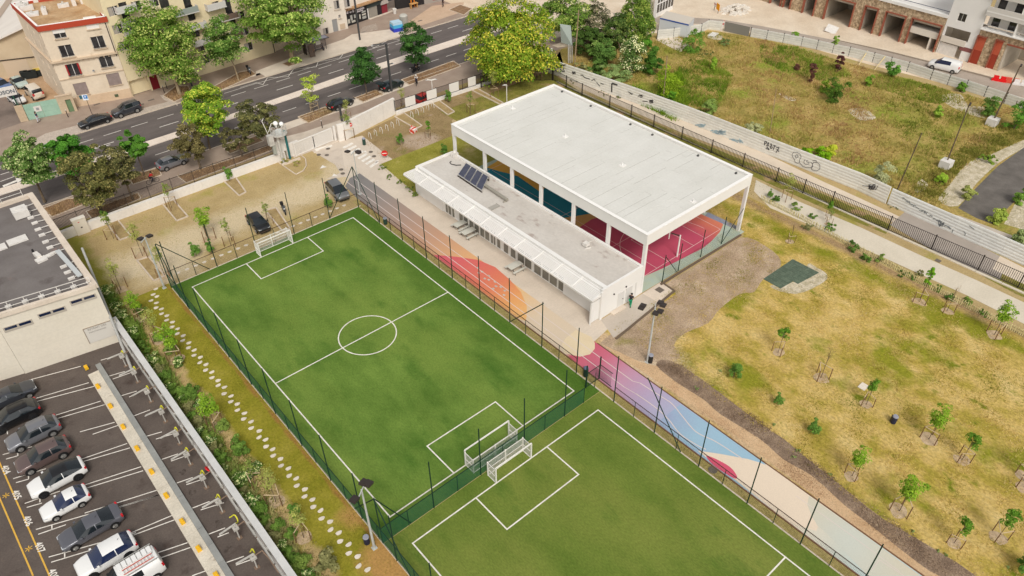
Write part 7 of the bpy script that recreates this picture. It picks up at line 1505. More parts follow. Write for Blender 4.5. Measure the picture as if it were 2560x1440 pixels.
# white wing
W0 = UA+d*(sEnd+.05); sM = S_(2418,160)[0]; HW = 14
ww = thing('white_wing', 'white rendered wing with balconies at the upper right', 'building', W0)
sw0 = S_(2340,130)[0]-sEnd; sw1 = S_(2396,146)[0]-sEnd; Wend = UA+d*(sM)
up0 = [S_(2367,95)[0]-sEnd, S_(2412,108)[0]-sEnd]
win_s, win_z = S_(2404,44); win_s -= sEnd
holes = [(sw0, sw1, 0, 2.3), (sw0+.2, sw1+.4, 3.1, 4.9), (win_s-.7, win_s+.7, win_z-.7, win_z+.7)]
facade(ww, W0, Wend, 0, HW, holes, .4, m_hw, flip=fl_)
window(ww, W0, d, nn, win_s-.7, win_s+.7, win_z-.7, win_z+.7, sill=False)
ob('white_panel', MB().obox(W0+d*((sw0+sw1)/2-.4)+nn*.2+Vector((0,0,1.0)), d*((sw1-sw0)/2-.5), nn*.05, (0,0,1.0)), m_rw, ww, world=True)
ob('room_back', MB().obox(W0+d*((sw0+sw1)/2)+nn*5+Vector((0,0,2.6)), d*3, nn*.1, (0,0,2.6)), m_in, ww, world=True)
ob('slab_front', MB().obox(W0+d*((sw0+sw1)/2+.1)-nn*.03+Vector((0,0,2.75)), d*((sw1-sw0)/2+.1), nn*.1, (0,0,.5)), mat('slab_pale',(214,204,190)), ww, world=True)
ob('roof', MB().obox(W0+d*((sM-sEnd)/2)+nn*6+Vector((0,0,HW)), d*((sM-sEnd)/2), nn*6, (0,0,.1)), m_hw, ww, world=True)
ob('dado_band', placed(W0,d,-nn,(sM-sEnd)-2.2,(sM-sEnd)-.1,1.6,2.3,.01,.05), mat('maroon_band',(136,84,80)), ww, world=True)
# stone and terracotta base with balconies above
V0 = Wend+d*.03; V1 = UB+d*6; L9 = (V1-V0).length; vv = thing('balcony_block', 'rubble-stone base with terracotta panels and white balconies above', 'building', V0)
def SV(px, py): s_, z_ = onwall(V0, V1, px, py); return s_, z_
t0 = [SV(2419,160)[0], SV(2440,165)[0]]; t1 = [SV(2463,172)[0], SV(2480,177)[0]]; o0 = [SV(2490,180)[0], SV(2575,200)[0]]
facade(vv, V0, V1, 0, 6.0, [(max(.05,t0[0]), t0[1], 0, 4.7), (t1[0], t1[1], 0, 4.9), (o0[0], o0[1], 0, 4.6)], .5, m_rub, flip=fl_)
m_ter = mat('terracotta', [(0.3,(180,84,58)),(0.7,(196,98,70))], scale=.8, fine=.04); m_ter2 = mat('terracotta_dark',(154,62,42))
for a, b, z in ((max(.05,t0[0]), t0[1], 4.7), (t1[0], t1[1], 4.9)):
    ob('terracotta_panel', MB().obox(V0+d*((a+b)/2)+nn*.1+Vector((0,0,z/4)), d*((b-a)/2), nn*.05, (0,0,z/4-.01)), m_ter2, vv, world=True); ob('terracotta_panel', MB().obox(V0+d*((a+b)/2)+nn*.1+Vector((0,0,z*.75)), d*((b-a)/2), nn*.05, (0,0,z/4-.01)), m_ter, vv, world=True)
    ob('opening_frame', MB().obox(V0+d*a+Vector((0,0,z/2)), d*.08, nn*.3, (0,0,z/2)).obox(V0+d*((a+b)/2)+Vector((0,0,z+.08)), d*((b-a)/2+.1), nn*.3, (0,0,.08)), m_rf, vv, world=True)
ob('passage_wall', MB().obox(V0+d*(o0[0]+.1)+nn*4+Vector((0,0,2.5)), d*.12, nn*4, (0,0,2.5)).obox(V0+d*(o0[0]+3)+nn*8+Vector((0,0,2.5)), d*4, nn*.1, (0,0,2.5)), m_in, vv, world=True)
ob('opening_frame', MB().obox(V0+d*((o0[0]+o0[1])/2)+Vector((0,0,4.68)), d*((o0[1]-o0[0])/2), nn*.3, (0,0,.1)), m_rf, vv, world=True)
for lv, z in enumerate((6.0, 9.0, 12.0)):
    ob('balcony_slab', MB().obox(V0+d*(L9/2)-nn*-.4+Vector((0,0,z+.05)), d*(L9/2), nn*.9, (0,0,.1)), m_hw, vv, world=True)
    if lv: ob('balcony_parapet', MB().obox(V0+d*(L9/2)+nn*-.4+Vector((0,0,z+.1)), d*(L9/2), nn*.08, (0,0,.75)), mat('parapet_grey_white',(208,202,194)), vv, world=True)
    else:
        rl_ = MB().bar(V0-nn*.3+Vector((0,0,z+.9)), V1-nn*.3+Vector((0,0,z+.9)), .05)
        for i in range(30): c = V0.lerp(V1, i/30)-nn*.3; rl_.bar(c+Vector((0,0,z+.1)), c+Vector((0,0,z+.9)), .03)
        ob('balcony_rail', rl_, m_hw, vv, world=True)
    ob('recessed_wall', MB().obox(V0+d*(L9/2)+nn*2.2+Vector((0,0,z+1.5)), d*(L9/2), nn*.1, (0,0,1.5)), m_hw, vv, world=True)
    for i in range(9):
        s_ = 1.2+i*2.7; ob('glass_door', MB().obox(V0+d*s_+nn*2.08+Vector((0,0,z+1.15)), d*.6, nn*.03, (0,0,1.05)), m_wp, vv, world=True)
        if i % 2: ob('divider', MB().obox(V0+d*(s_+1.35)+nn*.8+Vector((0,0,z+1.4)), d*.08, nn*1.2, (0,0,1.35)), m_hw, vv, world=True)
# building corner far behind with gridded glazing, upper centre
a0_ = Vector(g(1642,40,0)); a1_ = Vector(g(1690,0,0)); t = thing('gridded_building', 'corner of a white building with gridded dark glazing at the top edge', 'building', (a0_.x,a0_.y,0))
c0 = Vector(g(1640,45,0)); c1 = Vector(g(1682,24,0)); d = (c1-c0).normalized(); L_ = (c1-c0).length; nn = Vector((-d.y,d.x,0))
ob('wall', placed(c0,d,nn,0,L_,0,9,.4,.6), m_hw, t, world=True)
for i in range(6):
    for j in range(4): ob('pane', placed(c0,d,nn,.2+i*L_/6,L_/6*(i+1)-.1,.9+j*1.9,2.5+j*1.9,.08,.05), m_wp, t, world=True)
# ================================================================ VEGETATION
def attr_mat(name, rough=.75, trans=.25, spec=.15):
    m = bpy.data.materials.new(name); m.use_nodes = True; n = m.node_tree; N = n.nodes; L = n.links.new; b = N['Principled BSDF']
    a = N.new('ShaderNodeAttribute'); a.attribute_name = 'lc'; L(a.outputs['Color'], b.inputs['Base Color']); b.inputs['Roughness'].default_value = rough; b.inputs['Specular IOR Level'].default_value = spec
    if trans:
        t = N.new('ShaderNodeBsdfTranslucent'); L(a.outputs['Color'], t.inputs[0]); ms = N.new('ShaderNodeMixShader'); ms.inputs[0].default_value = trans
        L(b.outputs[0], ms.inputs[1]); L(t.outputs[0], ms.inputs[2]); L(ms.outputs[0], N['Material Output'].inputs[0])
    return m
m_leaf = attr_mat('leaf', trans=.3); m_blade = attr_mat('grass_blade', trans=.15)
m_bark = mat('bark', [(0.3,(92,78,62)),(0.7,(122,106,86))], scale=2, fine=.2, fscale=8); m_barkp = mat('plane_bark', [(0.3,(150,130,102)),(0.7,(182,162,132))], scale=1.5, fine=.15, fscale=6)
def clin(c): return np.array([lin(v) for v in c])
def quadmesh(name, C, U, V, cols, tri=False):
    """C centres, U and V half axes (n,3); cols (n,3)"""
    n = len(C)
    if tri: vs = np.stack([C-U, C+U, C+V], 1); k = 3
    else: vs = np.stack([C-U, C-V*.8, C+U, C+V], 1); k = 4
    me = bpy.data.meshes.new(name); me.vertices.add(n*k); me.vertices.foreach_set('co', vs.reshape(-1).astype(np.float32)); me.loops.add(n*k); me.loops.foreach_set('vertex_index', np.arange(n*k, dtype=np.int32))
    me.polygons.add(n); me.polygons.foreach_set('loop_start', np.arange(0, n*k, k, dtype=np.int32)); me.polygons.foreach_set('loop_total', np.full(n, k, np.int32)); me.update(calc_edges=True)
    at_ = me.attributes.new('lc', 'FLOAT_COLOR', 'FACE'); c4 = np.ones((n,4), np.float32); c4[:, :3] = cols; at_.data.foreach_set('color', c4.reshape(-1)); return me
def unit(v): return v/np.maximum(1e-6, np.linalg.norm(v, axis=1, keepdims=True))
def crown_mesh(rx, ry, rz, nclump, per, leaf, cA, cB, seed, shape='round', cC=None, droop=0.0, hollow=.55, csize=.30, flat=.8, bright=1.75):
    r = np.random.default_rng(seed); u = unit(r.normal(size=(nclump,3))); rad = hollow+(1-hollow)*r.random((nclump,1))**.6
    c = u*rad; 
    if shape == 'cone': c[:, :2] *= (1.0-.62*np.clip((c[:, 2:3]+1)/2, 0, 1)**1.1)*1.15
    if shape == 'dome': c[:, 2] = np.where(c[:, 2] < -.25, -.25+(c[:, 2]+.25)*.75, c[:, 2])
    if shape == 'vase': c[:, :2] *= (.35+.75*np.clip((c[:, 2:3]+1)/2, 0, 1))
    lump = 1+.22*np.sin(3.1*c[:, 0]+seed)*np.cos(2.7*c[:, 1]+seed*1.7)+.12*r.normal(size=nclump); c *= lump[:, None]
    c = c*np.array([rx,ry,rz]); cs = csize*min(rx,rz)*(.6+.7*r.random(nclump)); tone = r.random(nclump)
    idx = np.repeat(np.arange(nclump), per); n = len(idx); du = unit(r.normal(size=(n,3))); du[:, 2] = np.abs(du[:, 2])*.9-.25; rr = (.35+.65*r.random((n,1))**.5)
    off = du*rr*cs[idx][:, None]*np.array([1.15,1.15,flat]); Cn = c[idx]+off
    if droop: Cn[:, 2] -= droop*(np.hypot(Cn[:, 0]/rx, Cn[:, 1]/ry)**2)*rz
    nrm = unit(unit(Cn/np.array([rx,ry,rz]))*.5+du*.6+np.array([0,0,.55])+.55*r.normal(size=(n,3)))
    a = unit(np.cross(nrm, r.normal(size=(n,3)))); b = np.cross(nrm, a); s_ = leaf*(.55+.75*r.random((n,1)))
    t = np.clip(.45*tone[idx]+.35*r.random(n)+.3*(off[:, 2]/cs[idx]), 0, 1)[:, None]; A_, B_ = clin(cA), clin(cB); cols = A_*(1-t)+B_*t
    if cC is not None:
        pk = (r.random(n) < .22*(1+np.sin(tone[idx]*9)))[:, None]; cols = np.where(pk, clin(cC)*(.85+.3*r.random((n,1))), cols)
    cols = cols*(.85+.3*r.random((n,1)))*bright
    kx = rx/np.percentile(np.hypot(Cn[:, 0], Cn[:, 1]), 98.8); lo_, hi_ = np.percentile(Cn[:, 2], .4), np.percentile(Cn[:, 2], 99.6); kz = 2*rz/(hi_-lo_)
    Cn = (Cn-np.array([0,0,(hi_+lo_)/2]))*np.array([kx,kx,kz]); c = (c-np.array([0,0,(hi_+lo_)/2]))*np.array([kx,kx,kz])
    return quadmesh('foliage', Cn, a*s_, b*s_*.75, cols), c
def tree_dims(foot, cc, wpx, hpx):
    f_ = g(*foot); best = (1e9, 0); 
    for i in range(10, 400):
        z = i*.05; v = Vector((f_.x,f_.y,z-HC)); zz = v.dot(_f); X = 1280+FPX*v.dot(_r)/zz; Y = 720-FPX*v.dot(_u)/zz; e = hypot(X-cc[0], Y-cc[1])
        if e < best[0]: best = (e, z)
    zc_ = best[1]; dist = (Vector((f_.x,f_.y,zc_-HC))).dot(_f); k_ = dist/FPX; R = wpx*k_/2; th = math.asin((HC-zc_)/Vector((f_.x,f_.y,zc_-HC)).length)
    hh = hpx*k_/2; rz = math.sqrt(max((hh*.5)**2, hh*hh-(R*sin(th))**2))/cos(th); off = None
    cw = g(cc[0], cc[1], zc_); return f_, zc_, R, rz, (cw.x-f_.x, cw.y-f_.y)
def limb_mesh(h, r0, targets, rk=.32, seed=0, lean_=(0,0)):
    mb = MB(); r = random.Random(seed); top = Vector((lean_[0]*.6, lean_[1]*.6, h)); N_ = 5; prev = Vector((0,0,0)); pr_ = r0*1.25
    for i in range(1, N_+1):
        q = Vector((lean_[0]*.6*(i/N_)**1.5+r.uniform(-.04,.04)*h*.2, lean_[1]*.6*(i/N_)**1.5+r.uniform(-.04,.04)*h*.2, h*i/N_)); q = top if i == N_ else q; rr = r0*(1-.35*i/N_); mb.cyl(prev, q, pr_, rr, 8, caps=False); prev = q; pr_ = rr
    for t in targets:
        s_ = Vector((lean_[0]*.5, lean_[1]*.5, h*r.uniform(.72,1.0))); t = Vector(t); mid = s_.lerp(t, .5)+Vector((r.uniform(-.1,.1),r.uniform(-.1,.1),r.uniform(.0,.12)))*(t-s_).length; mb.cyl(s_, mid, r0*rk*1.4, r0*rk, 6, caps=False); mb.cyl(mid, t, r0*rk, r0*rk*.35, 5, caps=False)
    return mb
def tree(label, foot, cc, wpx, hpx, cA, cB, cC=None, nclump=90, per=170, leaf=.16, shape='round', trunk_r=.18, bark=None, seed=1, name='tree', cat='tree', group='street trees', droop=0, csize=.30, hollow=.55, nlimb=9, flat=.8, tf=.25):
    f_, zc_, R, rz, lean_ = tree_dims(foot, cc, wpx, hpx); t = thing(name, label, cat, (f_.x,f_.y,0), group=group)
    me, cl = crown_mesh(R, R, rz, nclump, per, leaf, cA, cB, seed, shape, cC, droop, hollow, csize, flat)
    base = max(.3, zc_-rz*.8); r = random.Random(seed); sel = r.sample(list(cl), min(nlimb, len(cl))); sel = [Vector((float(v[0])*.85+lean_[0], float(v[1])*.85+lean_[1], float(v[2])*.8+zc_)) for v in sel]
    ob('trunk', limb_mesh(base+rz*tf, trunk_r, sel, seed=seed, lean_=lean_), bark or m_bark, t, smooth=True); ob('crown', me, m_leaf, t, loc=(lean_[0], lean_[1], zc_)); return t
GA, GB, GC = (62,88,26), (112,140,52), (150,162,76)
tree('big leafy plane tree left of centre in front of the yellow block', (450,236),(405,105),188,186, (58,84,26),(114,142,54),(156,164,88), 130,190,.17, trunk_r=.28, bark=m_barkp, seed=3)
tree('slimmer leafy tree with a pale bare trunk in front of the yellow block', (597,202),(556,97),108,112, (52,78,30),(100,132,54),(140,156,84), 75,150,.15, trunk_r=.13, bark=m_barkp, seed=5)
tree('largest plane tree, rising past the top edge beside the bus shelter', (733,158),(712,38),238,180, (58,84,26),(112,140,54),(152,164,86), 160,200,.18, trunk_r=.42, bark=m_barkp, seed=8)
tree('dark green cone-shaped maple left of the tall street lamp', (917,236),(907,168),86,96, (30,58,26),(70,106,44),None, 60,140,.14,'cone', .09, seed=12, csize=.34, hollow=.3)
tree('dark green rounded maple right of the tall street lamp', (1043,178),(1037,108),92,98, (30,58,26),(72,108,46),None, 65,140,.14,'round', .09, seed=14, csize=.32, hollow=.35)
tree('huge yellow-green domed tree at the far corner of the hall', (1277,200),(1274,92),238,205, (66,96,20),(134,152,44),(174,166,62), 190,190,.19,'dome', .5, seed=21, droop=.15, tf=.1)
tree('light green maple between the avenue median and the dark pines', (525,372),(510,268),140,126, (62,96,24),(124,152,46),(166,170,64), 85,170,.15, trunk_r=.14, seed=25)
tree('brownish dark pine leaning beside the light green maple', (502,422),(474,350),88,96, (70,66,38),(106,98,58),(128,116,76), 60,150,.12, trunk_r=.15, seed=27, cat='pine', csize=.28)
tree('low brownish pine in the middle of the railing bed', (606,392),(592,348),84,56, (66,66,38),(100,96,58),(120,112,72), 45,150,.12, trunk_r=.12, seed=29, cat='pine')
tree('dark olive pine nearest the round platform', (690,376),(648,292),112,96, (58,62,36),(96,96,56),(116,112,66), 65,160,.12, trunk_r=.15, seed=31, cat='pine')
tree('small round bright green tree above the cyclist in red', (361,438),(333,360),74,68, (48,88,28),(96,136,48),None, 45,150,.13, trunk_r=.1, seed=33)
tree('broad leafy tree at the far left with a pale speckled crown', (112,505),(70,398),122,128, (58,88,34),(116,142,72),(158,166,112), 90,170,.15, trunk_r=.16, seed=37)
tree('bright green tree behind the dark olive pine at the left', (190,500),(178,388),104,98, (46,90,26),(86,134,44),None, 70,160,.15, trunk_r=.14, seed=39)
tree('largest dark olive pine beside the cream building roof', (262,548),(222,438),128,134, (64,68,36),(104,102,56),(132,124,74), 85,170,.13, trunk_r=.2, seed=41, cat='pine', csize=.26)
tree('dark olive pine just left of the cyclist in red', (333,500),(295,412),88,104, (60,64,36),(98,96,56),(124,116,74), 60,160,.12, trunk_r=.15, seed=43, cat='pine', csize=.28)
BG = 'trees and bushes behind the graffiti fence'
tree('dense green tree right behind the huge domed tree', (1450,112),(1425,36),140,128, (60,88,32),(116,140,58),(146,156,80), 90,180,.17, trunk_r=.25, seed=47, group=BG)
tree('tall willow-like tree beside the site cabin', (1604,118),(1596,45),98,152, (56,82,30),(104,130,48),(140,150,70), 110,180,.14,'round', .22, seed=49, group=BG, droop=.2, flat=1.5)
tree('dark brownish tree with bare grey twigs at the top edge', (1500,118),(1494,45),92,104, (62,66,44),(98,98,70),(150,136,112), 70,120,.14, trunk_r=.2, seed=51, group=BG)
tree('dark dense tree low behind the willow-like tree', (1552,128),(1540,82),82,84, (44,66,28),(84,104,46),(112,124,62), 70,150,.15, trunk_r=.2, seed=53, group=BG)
tree('dark green tree beneath the blank billboard', (1478,140),(1470,98),84,66, (46,68,28),(86,108,46),None, 60,150,.15, trunk_r=.2, seed=55, group=BG)
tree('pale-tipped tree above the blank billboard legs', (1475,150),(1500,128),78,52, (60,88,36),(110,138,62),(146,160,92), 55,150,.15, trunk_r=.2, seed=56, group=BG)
def bush(label, cx, base_y, w, h, cA, cB, cC=None, n=28, per=120, leaf=.12, seed=1, group=BG, name='bush', stem=True, shape='round', cat='bush', zlow=.0):
    """low plant standing on the ground at photo point (cx, base_y)"""
    f_ = g(cx, base_y); k_ = (Vector((f_.x,f_.y,-HC))).dot(_f)/FPX; R = w*k_/2; H_ = max(.25, (h*k_-R*.55)/.72); t = thing(name, label, cat, (f_.x+R*.25,f_.y+R*.3,0), group=group)
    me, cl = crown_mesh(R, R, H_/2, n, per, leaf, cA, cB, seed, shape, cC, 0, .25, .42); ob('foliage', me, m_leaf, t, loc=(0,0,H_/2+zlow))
    if stem:
        s_ = MB(); r = random.Random(seed)
        for v in r.sample(list(cl), min(6, len(cl))): s_.cyl((0,0,0), (float(v[0])*.8, float(v[1])*.8, float(v[2])*.8+H_/2+zlow), .03, .01, 5, caps=False)
        ob('stem', s_, m_bark, t)
    return t
bush('round elder bush covered in cream-white blossom', 1578,188,74,84, (56,82,36),(100,122,62),(226,220,176), 45,150,.13, 61)
bush('pale green bush just behind the graffiti fence beside the blossom bush', 1532,212,92,56, (96,118,66),(142,156,98),None, 34,150,.11, 63)
bush('deep green bush between the blossom bush and the tan pole', 1632,190,54,66, (44,78,26),(84,120,42),None, 30,150,.13, 65)
bush('bright yellow-green bush at the foot of the tan pole', 1672,245,74,80, (96,124,26),(144,160,44),None, 34,150,.11, 67)
bush('bright green bush under the willow-like tree', 1605,128,64,46, (52,96,26),(96,140,44),None, 26,150,.13, 69)
bush('mid green bush left of the blossom bush', 1512,168,68,62, (62,92,40),(110,138,66),None, 32,150,.13, 71)
bush('dark green bush left of the pale green bush', 1492,188,50,40, (54,80,34),(98,124,56),None, 24,140,.12, 73)
bush('greyish tall weeds left along the fence foot', 1460,188,60,34, (110,112,68),(150,148,100),None, 20,140,.09, 75)
MG = 'bushes scattered over the wild meadow'
for i, (l, cx, by, w, h, a, b, c) in enumerate((
 ('spreading green bush beside the pale concrete apron', 1733,132,58,52,(66,104,34),(112,146,56),None), ('low dark weed patch near the back fence', 1811,112,38,18,(84,100,54),(118,132,76),None), ('large dark green bush in the middle of the meadow', 2092,258,66,58,(48,74,24),(92,120,40),None),
 ('small bush with yellow tips touching the large dark bush', 2065,232,36,30,(76,104,34),(140,152,54),None), ('dark crimson bush near the far fence', 2097,180,24,42,(64,34,34),(96,58,52),None), ('dark crimson bush in the taller grass', 2027,207,22,40,(72,44,38),(108,74,58),None), ('tiny dark crimson shrub', 1992,176,18,16,(80,50,42),(112,78,60),None),
 ('fresh green bush leaning on the far fence', 2228,196,40,38,(60,104,34),(106,146,56),None), ('low green shrub below the fresh green bush', 2170,216,22,26,(84,116,36),(126,150,50),None), ('round green bush at the foot of the far fence', 2404,232,26,24,(70,110,36),(118,146,54),None),
 ('large green bush at the right edge by the tallest pole', 2540,330,62,70,(54,92,30),(104,144,50),None), ('dark green bush left of the tallest pole block', 2474,295,44,52,(66,96,38),(112,138,60),None), ('bright lime bush overhanging the graffiti fence', 2040,402,74,46,(76,124,18),(146,174,34),None), ('yellow-green bush next to the bright lime bush', 2074,398,34,36,(146,156,40),(180,182,62),None),
 ('silvery green bush above the scribble tag', 2205,470,64,66,(128,132,94),(166,166,124),None), ('silvery weeds behind the fence left of the numbers tag', 1885,340,44,34,(136,138,98),(172,172,130),None), ('green bush behind the fence near the blue scrawl', 1772,290,42,40,(96,120,56),(136,152,80),None), ('green shrub behind the fence between pole and scrawl', 1678,256,22,26,(64,110,26),(110,146,44),None),
 ('bright weed patch by the concrete block', 2345,295,26,30,(104,134,44),(146,164,64),None), ('yellow-green shrub beside the tarmac road end', 2496,562,44,40,(116,134,52),(158,166,80),None), ('green bush at the right edge above the gravel', 2550,512,36,50,(84,118,46),(128,152,66),None), ('grey-green bush in the lower right corner of the lot', 2545,612,44,40,(104,120,72),(142,152,100),None), ('green weeds on the gravel bank', 2420,500,42,34,(116,124,62),(158,160,92),None),
 ('bright green tuft near the middle gap', 1784,176,24,28,(98,134,40),(140,160,56),None), ('bright lime shrub in the open meadow', 2352,460,28,26,(110,140,40),(150,170,60),None), ('olive weeds against the slab by the bank', 2470,405,50,24,(90,116,40),(130,146,60),None), ('small young tree in front of the far fence at left', 1985,106,22,24,(84,122,40),(130,158,60),None), ('thin young tree in front of the far fence', 2084,132,22,36,(96,124,50),(138,156,74),None), ('low olive bush at the tan slab', 1762,138,56,12,(86,98,52),(120,126,70),None))):
    bush(l, cx, by, w, h, a, b, c, n=22, per=110, leaf=.12, seed=100+i, group=MG)
# clipped low hedge weeds at the fence foot
for i, (cx, by, w, h) in enumerate(((1437,206,36,14),(1512,238,44,16),(2240,520,40,14),(1920,385,18,9),(1545,246,14,8))):
    bush(['dark weeds at the left foot of the graffiti fence','long dark weeds at the foot of the graffiti fence','pale weeds where the asphalt path begins','small weed tuft below the numbers tag','tiny weed tuft at the fence foot'][i], cx, by, w, h, (88,92,58),(126,126,84),None, n=14, per=80, leaf=.07, seed=160+i, group='weeds at the fence foot', stem=False)
# hedge shrubs along the car park wall
cols_ = [((52,78,30),(96,126,52),(206,204,150)), ((64,90,34),(110,136,58),None), ((84,104,44),(128,146,68),None), ((96,98,58),(136,132,88),None), ((48,82,34),(88,124,50),(190,190,140))]
R_ = random.Random(77); protos = []
for i in range(5):
    me, cl = crown_mesh(.75, .75, .6, 20, 95, .075, *cols_[i][:2], 200+i, 'round', cols_[i][2], 0, .25, .42); protos.append(me)
yy = 79.0; i = 0; HN = {}; ORD = ['','nearest','second','third','fourth','fifth','sixth','seventh','eighth','ninth','tenth','eleventh','twelfth','thirteenth','fourteenth','fifteenth','sixteenth','seventeenth','eighteenth','nineteenth','twentieth','twenty-first','twenty-second']
while yy > 31:
    x_ = 7.65+R_.uniform(-.12,.35); s_ = R_.uniform(.6,1.15); k_ = R_.choice((0,0,1,1,2,3,4)); HN[k_] = HN.get(k_, 0)+1
    t = thing('hedge_shrub', ['blossoming dark green hedge shrub','plain mid green hedge shrub','olive green hedge shrub','greyish hedge shrub','deep green hedge shrub'][k_]+', '+ORD[HN[k_]]+' of its kind from the cream building', 'shrub', (x_, yy, 0), R_.uniform(0,6), group='hedge shrubs along the car park wall'); o = ob('foliage', protos[k_], m_leaf, t, loc=(0,0,.55*s_)); o.scale = (s_, s_, s_*R_.uniform(.8,1.1)); yy -= R_.uniform(.65,1.15); i += 1
for LI, (cx, cy, k_, s_) in enumerate(((478,985,1,1.7),(604,1120,1,1.6),(448,905,0,1.1),(560,1060,2,1.1),(505,1010,4,1.3),(640,1170,0,1.2),(820,1400,3,1.7),(760,1400,2,1.2),(700,1310,1,1.1),(352,770,1,1.1),(395,840,2,1.0),(620,1190,4,1.2),(430,870,2,1.3),(730,1330,1,1.0))):
    p = g(cx, cy+12); t = thing('hedge_shrub', ['largest bushy shrub halfway down the upper hedge','wide round shrub left of the middle stepping stones','blossoming shrub near the upper mulch patch','olive shrub above the wide round shrub','deep green shrub touching the largest bushy shrub','blossoming shrub just below the wide round shrub','big grey-straw shrub near the bottom edge by the stones','olive shrub at the wall near the bottom edge','mid green shrub by the third mulch circle','mid green shrub beside the bright sapling at the strip head','olive shrub under the pale lime sapling','deep green bloom-dotted shrub in the lower hedge','broad olive shrub under the feathery sapling','small mid green shrub above the last mulch circle'][LI], 'shrub', (p.x,p.y,0), R_.uniform(0,6), group='loose shrubs beside the hedge'); o = ob('foliage', protos[k_], m_leaf, t, loc=(0,0,.5*s_)); o.scale = (s_*.8, s_*.8, s_)
# saplings: three prototypes, copied with their parts
def sap_proto(seed, cA, cB, H_, R, n, per, leaf, shape, cC=None, stakes=True):
    t = thing('sapling', 'x', 'sapling', (0,0,-50)); me, cl = crown_mesh(R, R, R*1.15 if shape != 'round' or R > .6 else R*2.2, n, per, leaf, cA, cB, seed, shape, cC, 0, .15, .38, 1.1); CZ = H_-R*1.1 if stakes else H_*.62; ob('foliage', me, m_leaf, t, loc=(0,0,CZ))
    mb = MB().cyl((0,0,0),(.03,0,H_*.95),.035,.012,6,caps=False); r = random.Random(seed)
    for v in r.sample(list(cl), min(12, len(cl))): mb.cyl((0,0,H_*r.uniform(.4,.7)), (float(v[0])*.95,float(v[1])*.95,float(v[2])*.95+CZ), .014, .005, 4, caps=False)
    ob('trunk', mb, m_bark, t)
    if stakes:
        m_st = mat('stake_wood', [(0.3,(112,84,56)),(0.7,(140,108,76))], scale=3); m_sl = mat('stake_rail', (202,178,142)); q = [(.75*cos(a), .75*sin(a)) for a in (.5,2.6,4.7)]
        for x, y in q: ob('stake', MB().cyl((x,y,0),(x,y,1.5),.05,.045,6), m_st, t)
        for a, b in ((0,1),(1,2)): ob('stake_rail', MB().bar((*q[a],1.45),(*q[b],1.45),.07,.04), m_sl, t)
    return t
PR = {'g': sap_proto(301, (56,92,26),(104,138,42), 4.0, .75, 16, 60, .09, 'round'), 'v': sap_proto(302, (82,116,28),(136,160,48), 4.2, 1.0, 22, 60, .09, 'vase'), 'p': sap_proto(303, (112,120,56),(158,158,86), 4.2, .9, 20, 34, .07, 'vase'),
      's': sap_proto(304, (88,104,46),(132,140,70), 3.8, .75, 16, 34, .07, 'round'), 'c': sap_proto(305, (70,118,24),(122,156,40), 4.4, .5, 20, 70, .085, 'round'), 'n': sap_proto(306, (62,96,36),(104,134,56), 2.2, .7, 18, 60, .09, 'round', stakes=False), 'b': sap_proto(307, (110,90,60),(140,120,84), 4.0, .6, 8, 10, .05, 'vase')}
SG = 'young staked saplings'
m_ring = mat('mulch_ring', [(0.3,(176,150,118)),(0.7,(198,174,142))], scale=1.5, fine=.2, fscale=8)
def sapling(kind, fx, fy, label, s=1.0, ring_=True, group=SG, rz=None):
    p = g(fx, fy); dup(PR[kind], (p.x,p.y,0), R_.uniform(0,6) if rz is None else rz, label, group, s)
    if ring_: S('mulch_ring', smoothpts([(p.x+.75*s*cos(a)*R_.uniform(.7,1.2), p.y+.75*s*sin(a)*R_.uniform(.7,1.2)) for a in [i*pi/4 for i in range(8)]], 3), .022+R_.uniform(0,.003), m_ring)
LW = 'young saplings of the dry lawn'
for kd, x, y, s_, l in (('g',1945,882,.85,'small dark green sapling nearest the green rubber mat'), ('b',2052,945,1.0,'bare twiggy sapling with mulch around it'), ('g',2165,1012,.8,'small sapling beside the pale square slab'), ('v',2322,1098,1.0,'feathery green sapling right of the lone bin'), ('g',2405,1150,.85,'dark sapling with a wide stake frame near the right edge'), ('v',2130,1190,.85,'bright lime sapling close to the soil strip'),
      ('v',2248,1278,1.05,'wide bright sapling above the bend of the soil strip'), ('g',2385,1358,.8,'low dark sapling with a single pale stake rail'), ('g',2495,1345,.9,'spiky green sapling low at the right'), ('n',2552,1425,1.1,'dark green sapling in the bottom right corner'), ('v',2485,838,1.05,'broad sapling in front of the paling fence'), ('b',2367,778,.9,'thin bare sapling by the paling fence'), ('c',2298,755,.95,'narrow columnar bright green sapling by the paling fence'),
      ('n',1833,945,1.0,'stocky green sapling without stakes near the floodlight'), ('n',1945,1012,.7,'low green shrub-like sapling left of the lone bin'), ('n',2033,1085,.85,'dark green low sapling below the lone shrub'), ('b',2560,1218,.9,'sapling stakes cut by the right edge'), ('g',2558,1190,.8,'sapling cut by the right edge of the photo'), ('s',2070,560,.6,'small sapling on the verge of the east path'), ('b',1975,605,.7,'leafless stake group near the top of the lawn')):
    sapling(kd, x, y, l, s_, group=LW, ring_=kd != 'n')
